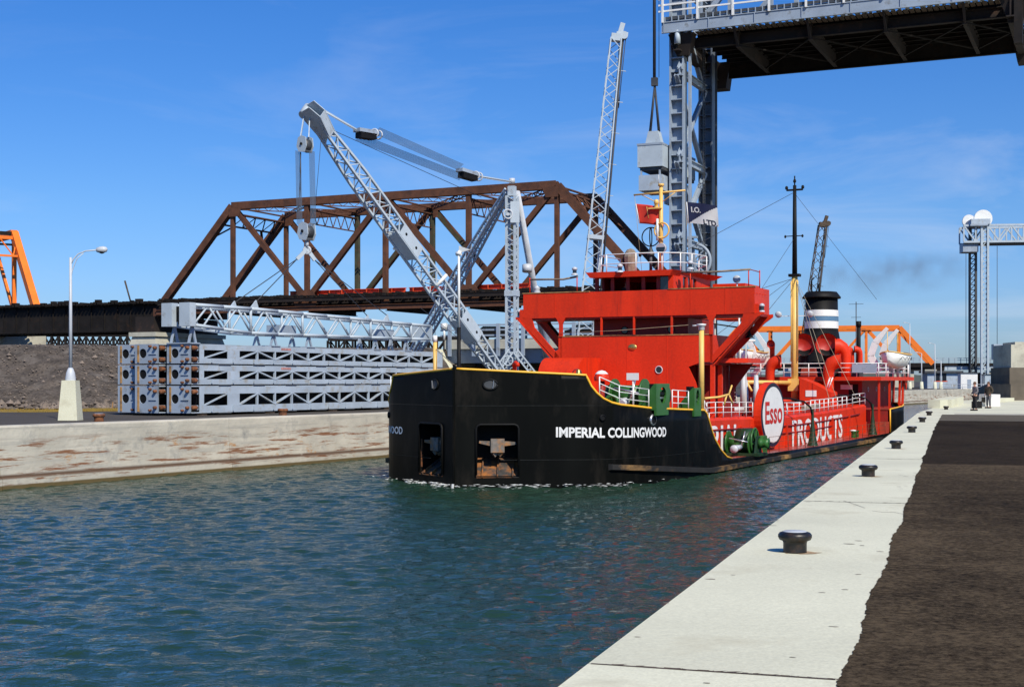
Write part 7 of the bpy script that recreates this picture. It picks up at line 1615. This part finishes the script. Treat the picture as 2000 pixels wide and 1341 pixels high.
# ------------------------------------------------------------------ people
def person(name, label, loc, rz, pose, jk, tr, hair='hair', h=1.75, coat=False, bag=False):
    t = thing(name, label, 'person', loc, rz)
    k = h/1.75
    def skin(nm, pts, edges, mt, lvl=2, root=0):
        me = bpy.data.meshes.new(nm); me.from_pydata([V(p[:3])*k for p in pts], edges, []); o = bpy.data.objects.new(nm, me); C.objects.link(o); o.parent = t
        md = o.modifiers.new('skin', 'SKIN'); sv = me.skin_vertices[0].data
        for i, p in enumerate(pts): r = p[3] if isinstance(p[3], tuple) else (p[3], p[3]); sv[i].radius = (r[0]*k, r[1]*k); sv[i].use_root = (i == root)
        md.use_smooth_shade = True; s = o.modifiers.new('sub', 'SUBSURF'); s.levels = lvl; s.render_levels = lvl; me.materials.append(M[mt]); return o
    hL, hR = pose['hands']; eL, eR = pose['elbows']; fL, fR = pose['feet']; kL, kR = pose['knees']
    sh = 1.42; hd = pose.get('head', (0, -.02))
    pts = [(0, 0, .93, (.15, .11)), (0, 0, 1.15, (.14, .10)), (0, 0, 1.38, (.15, .10)), (0, hd[1]*.5, 1.48, .055), (hd[0], hd[1], 1.56, (.07, .085)), (hd[0], hd[1]-.005, 1.67, (.075, .09)),
           (.19, 0, sh, .055), (*eL, .045), (*hL, .03), (-.19, 0, sh, .055), (*eR, .045), (*hR, .03),
           (.09, 0, .88, .085), (*kL, .06), (fL[0], fL[1], .10, .04), (fL[0], fL[1]-.17, .04, .035), (-.09, 0, .88, .085), (*kR, .06), (fR[0], fR[1], .10, .04), (fR[0], fR[1]-.17, .04, .035)]
    ed = [(0, 1), (1, 2), (2, 3), (3, 4), (4, 5), (2, 6), (6, 7), (7, 8), (2, 9), (9, 10), (10, 11), (0, 12), (12, 13), (13, 14), (14, 15), (0, 16), (16, 17), (17, 18), (18, 19)]
    skin('body', pts, ed, 'skin')
    jp = [(0, 0, .86 if not coat else .72, (.19, .15)), (0, 0, 1.12, (.18, .135)), (0, 0, 1.36, (.185, .13)), (0, 0, 1.44, (.10, .08)), (.20, 0, sh-.01, .078), (*eL, .064), (*V(eL).lerp(V(hL), .85), .05), (-.20, 0, sh-.01, .078), (*eR, .064), (*V(eR).lerp(V(hR), .85), .05)]
    skin('jacket' if not coat else 'coat', jp, [(0, 1), (1, 2), (2, 3), (2, 4), (4, 5), (5, 6), (2, 7), (7, 8), (8, 9)], jk)
    tp = [(0, 0, .95, (.165, .125)), (.095, 0, .84, .105), (*kL, .078), (fL[0], fL[1], .10, .065), (-.095, 0, .84, .105), (*kR, .078), (fR[0], fR[1], .10, .065)]
    skin('trousers', tp, [(0, 1), (1, 2), (2, 3), (0, 4), (4, 5), (5, 6)], tr)
    m = MB()
    for f in (fL, fR): m.prism([V((f[0]-.045, f[1]+.07, 0))*k, V((f[0]+.045, f[1]+.07, 0))*k, V((f[0]+.05, f[1]-.18, 0))*k, V((f[0], f[1]-.22, 0))*k, V((f[0]-.05, f[1]-.18, 0))*k], (0, 0, .085*k))
    m.build('shoes', 'blackm', t, fix=True)
    m = MB(); c = V((hd[0], hd[1]+.012, 1.675))*k; m.lathe(c-V((0, 0, .04)), [(.092, -.03), (.098, .03), (.085, .08), (.05, .115), (.0, .125)], 14); m.v = [(x, y*1.0+.0+max(0, 0), z) for x, y, z in m.v]; m.build('hair', hair, t)
    m = MB(); m.tube(V((hd[0], hd[1]-.09, 1.63))*k, V((hd[0], hd[1]-.118, 1.615))*k, .014, .018, 6); m.build('nose', 'skin', t)
    for s, hh in ((1, hL), (-1, hR)):
        H_ = V(hh)
        for i in range(4):
            a_ = H_+V((s*.01, -.025+.017*i, -.03)); ln = (.06, .072, .068, .052)[i]; MB().path([a_*k, (a_+V((0, -.005, -ln*.6)))*k, (a_+V((-s*.012, -.015, -ln)))*k], .009*k, 5).build('finger', 'skin', t)
        a_ = H_+V((0, -.03, -.01)); MB().path([a_*k, (a_+V((-s*.01, -.03, -.03)))*k, (a_+V((-s*.02, -.035, -.055)))*k], .010*k, 5).build('thumb', 'skin', t)
    if bag: MB().bx(-.42*k, -.27*k, -.3*k, .25*k, .10*k, .42*k).build('dark_case', 'blackm', t)
    return t
p1 = GZ(1904.5, 801.5); p2 = GZ(1931, 796.8)
person('person', 'man in grey jacket and black trousers standing sideways at the quay, looking towards the ship', p1, R(-80), dict(hands=((.21, -.16, 1.02), (-.22, -.14, 1.0)), elbows=((.26, .03, 1.14), (-.26, .03, 1.14)), feet=((.10, .03), (-.10, -.05)), knees=((.10, -.02, .5), (-.10, -.03, .5)), head=(0, -.03)), 'jacket', 'trousers')
person('person', 'man in long brown coat and grey trousers, right of the man in the grey jacket', p2, R(-60), dict(hands=((.20, -.12, .92), (-.20, -.12, .92)), elbows=((.30, .05, 1.12), (-.30, .05, 1.12)), feet=((.12, 0), (-.12, 0)), knees=((.11, -.02, .5), (-.11, -.02, .5))), 'jacket2', 'trousers2', coat=True)
MB_case = thing('dark_case', 'dark case standing on the quay beside the man in the brown coat', 'case', p2+V((-.75, .1, 0)), 0); MB().bx(-.3, .3, -.15, .15, 0, .45).build('case_body', 'blackm', MB_case); MB().torus((0, 0, .45), .1, .02, (0, 1, 0), 12, 5, a0=0, a1=180).build('handle', 'blackm', MB_case)
person('person', 'helmsman in dark clothes dimly seen behind the second pilothouse window', SM @ V((-.95, 21.3, 8.05)), SRZ, dict(hands=((.18, -.25, 1.05), (-.18, -.25, 1.05)), elbows=((.26, -.02, 1.12), (-.26, -.02, 1.12)), feet=((.10, 0), (-.10, 0)), knees=((.10, -.01, .5), (-.10, -.01, .5))), 'trousers', 'trousers')

# ------------------------------------------------------------------ thin smoke drifting off the funnel
def smoke():
    m = bpy.data.materials.new('funnel_smoke'); m.use_nodes = True; t = m.node_tree; t.nodes.clear()
    o_ = N(t, 'ShaderNodeOutputMaterial'); v = N(t, 'ShaderNodeVolumePrincipled'); v.inputs['Color'].default_value = (.30, .25, .24, 1)
    tc = N(t, 'ShaderNodeTexCoord'); n = N(t, 'ShaderNodeTexNoise'); n.inputs['Scale'].default_value = .55; n.inputs['Detail'].default_value = 4; L(t, tc.outputs['Object'], n.inputs[0])
    g = N(t, 'ShaderNodeTexGradient', gradient_type='SPHERICAL'); mp = N(t, 'ShaderNodeMapping'); mp.inputs['Scale'].default_value = (1/9, 1/4, 1/2.2); L(t, tc.outputs['Object'], mp.inputs[0]); L(t, mp.outputs[0], g.inputs[0])
    r = N(t, 'ShaderNodeMapRange'); r.inputs[1].default_value = .42; r.inputs[2].default_value = .75; r.inputs[4].default_value = .30; L(t, n.outputs[0], r.inputs[0])
    q = N(t, 'ShaderNodeMath', operation='MULTIPLY'); L(t, r.outputs[0], q.inputs[0]); L(t, g.outputs[1], q.inputs[1]); L(t, q.outputs[0], v.inputs['Density']); L(t, v.outputs[0], o_.inputs['Volume'])
    M['smoke'] = m; w = SM @ V((3.6, 68, 13.2))
    mb = MB(); mb.lathe((0, 0, 0), [(.01, -1)]+[(math.sin(math.pi*i/10), -math.cos(math.pi*i/10)) for i in range(1, 10)]+[(.01, 1)], 20)
    mb.v = [(x*9, y*4, z*2.2) for x, y, z in mb.v]; s = mb.build('funnel_smoke', 'smoke', kind='stuff'); s.location = w; s.rotation_euler = (0, R(-4), R(-8))
smoke()
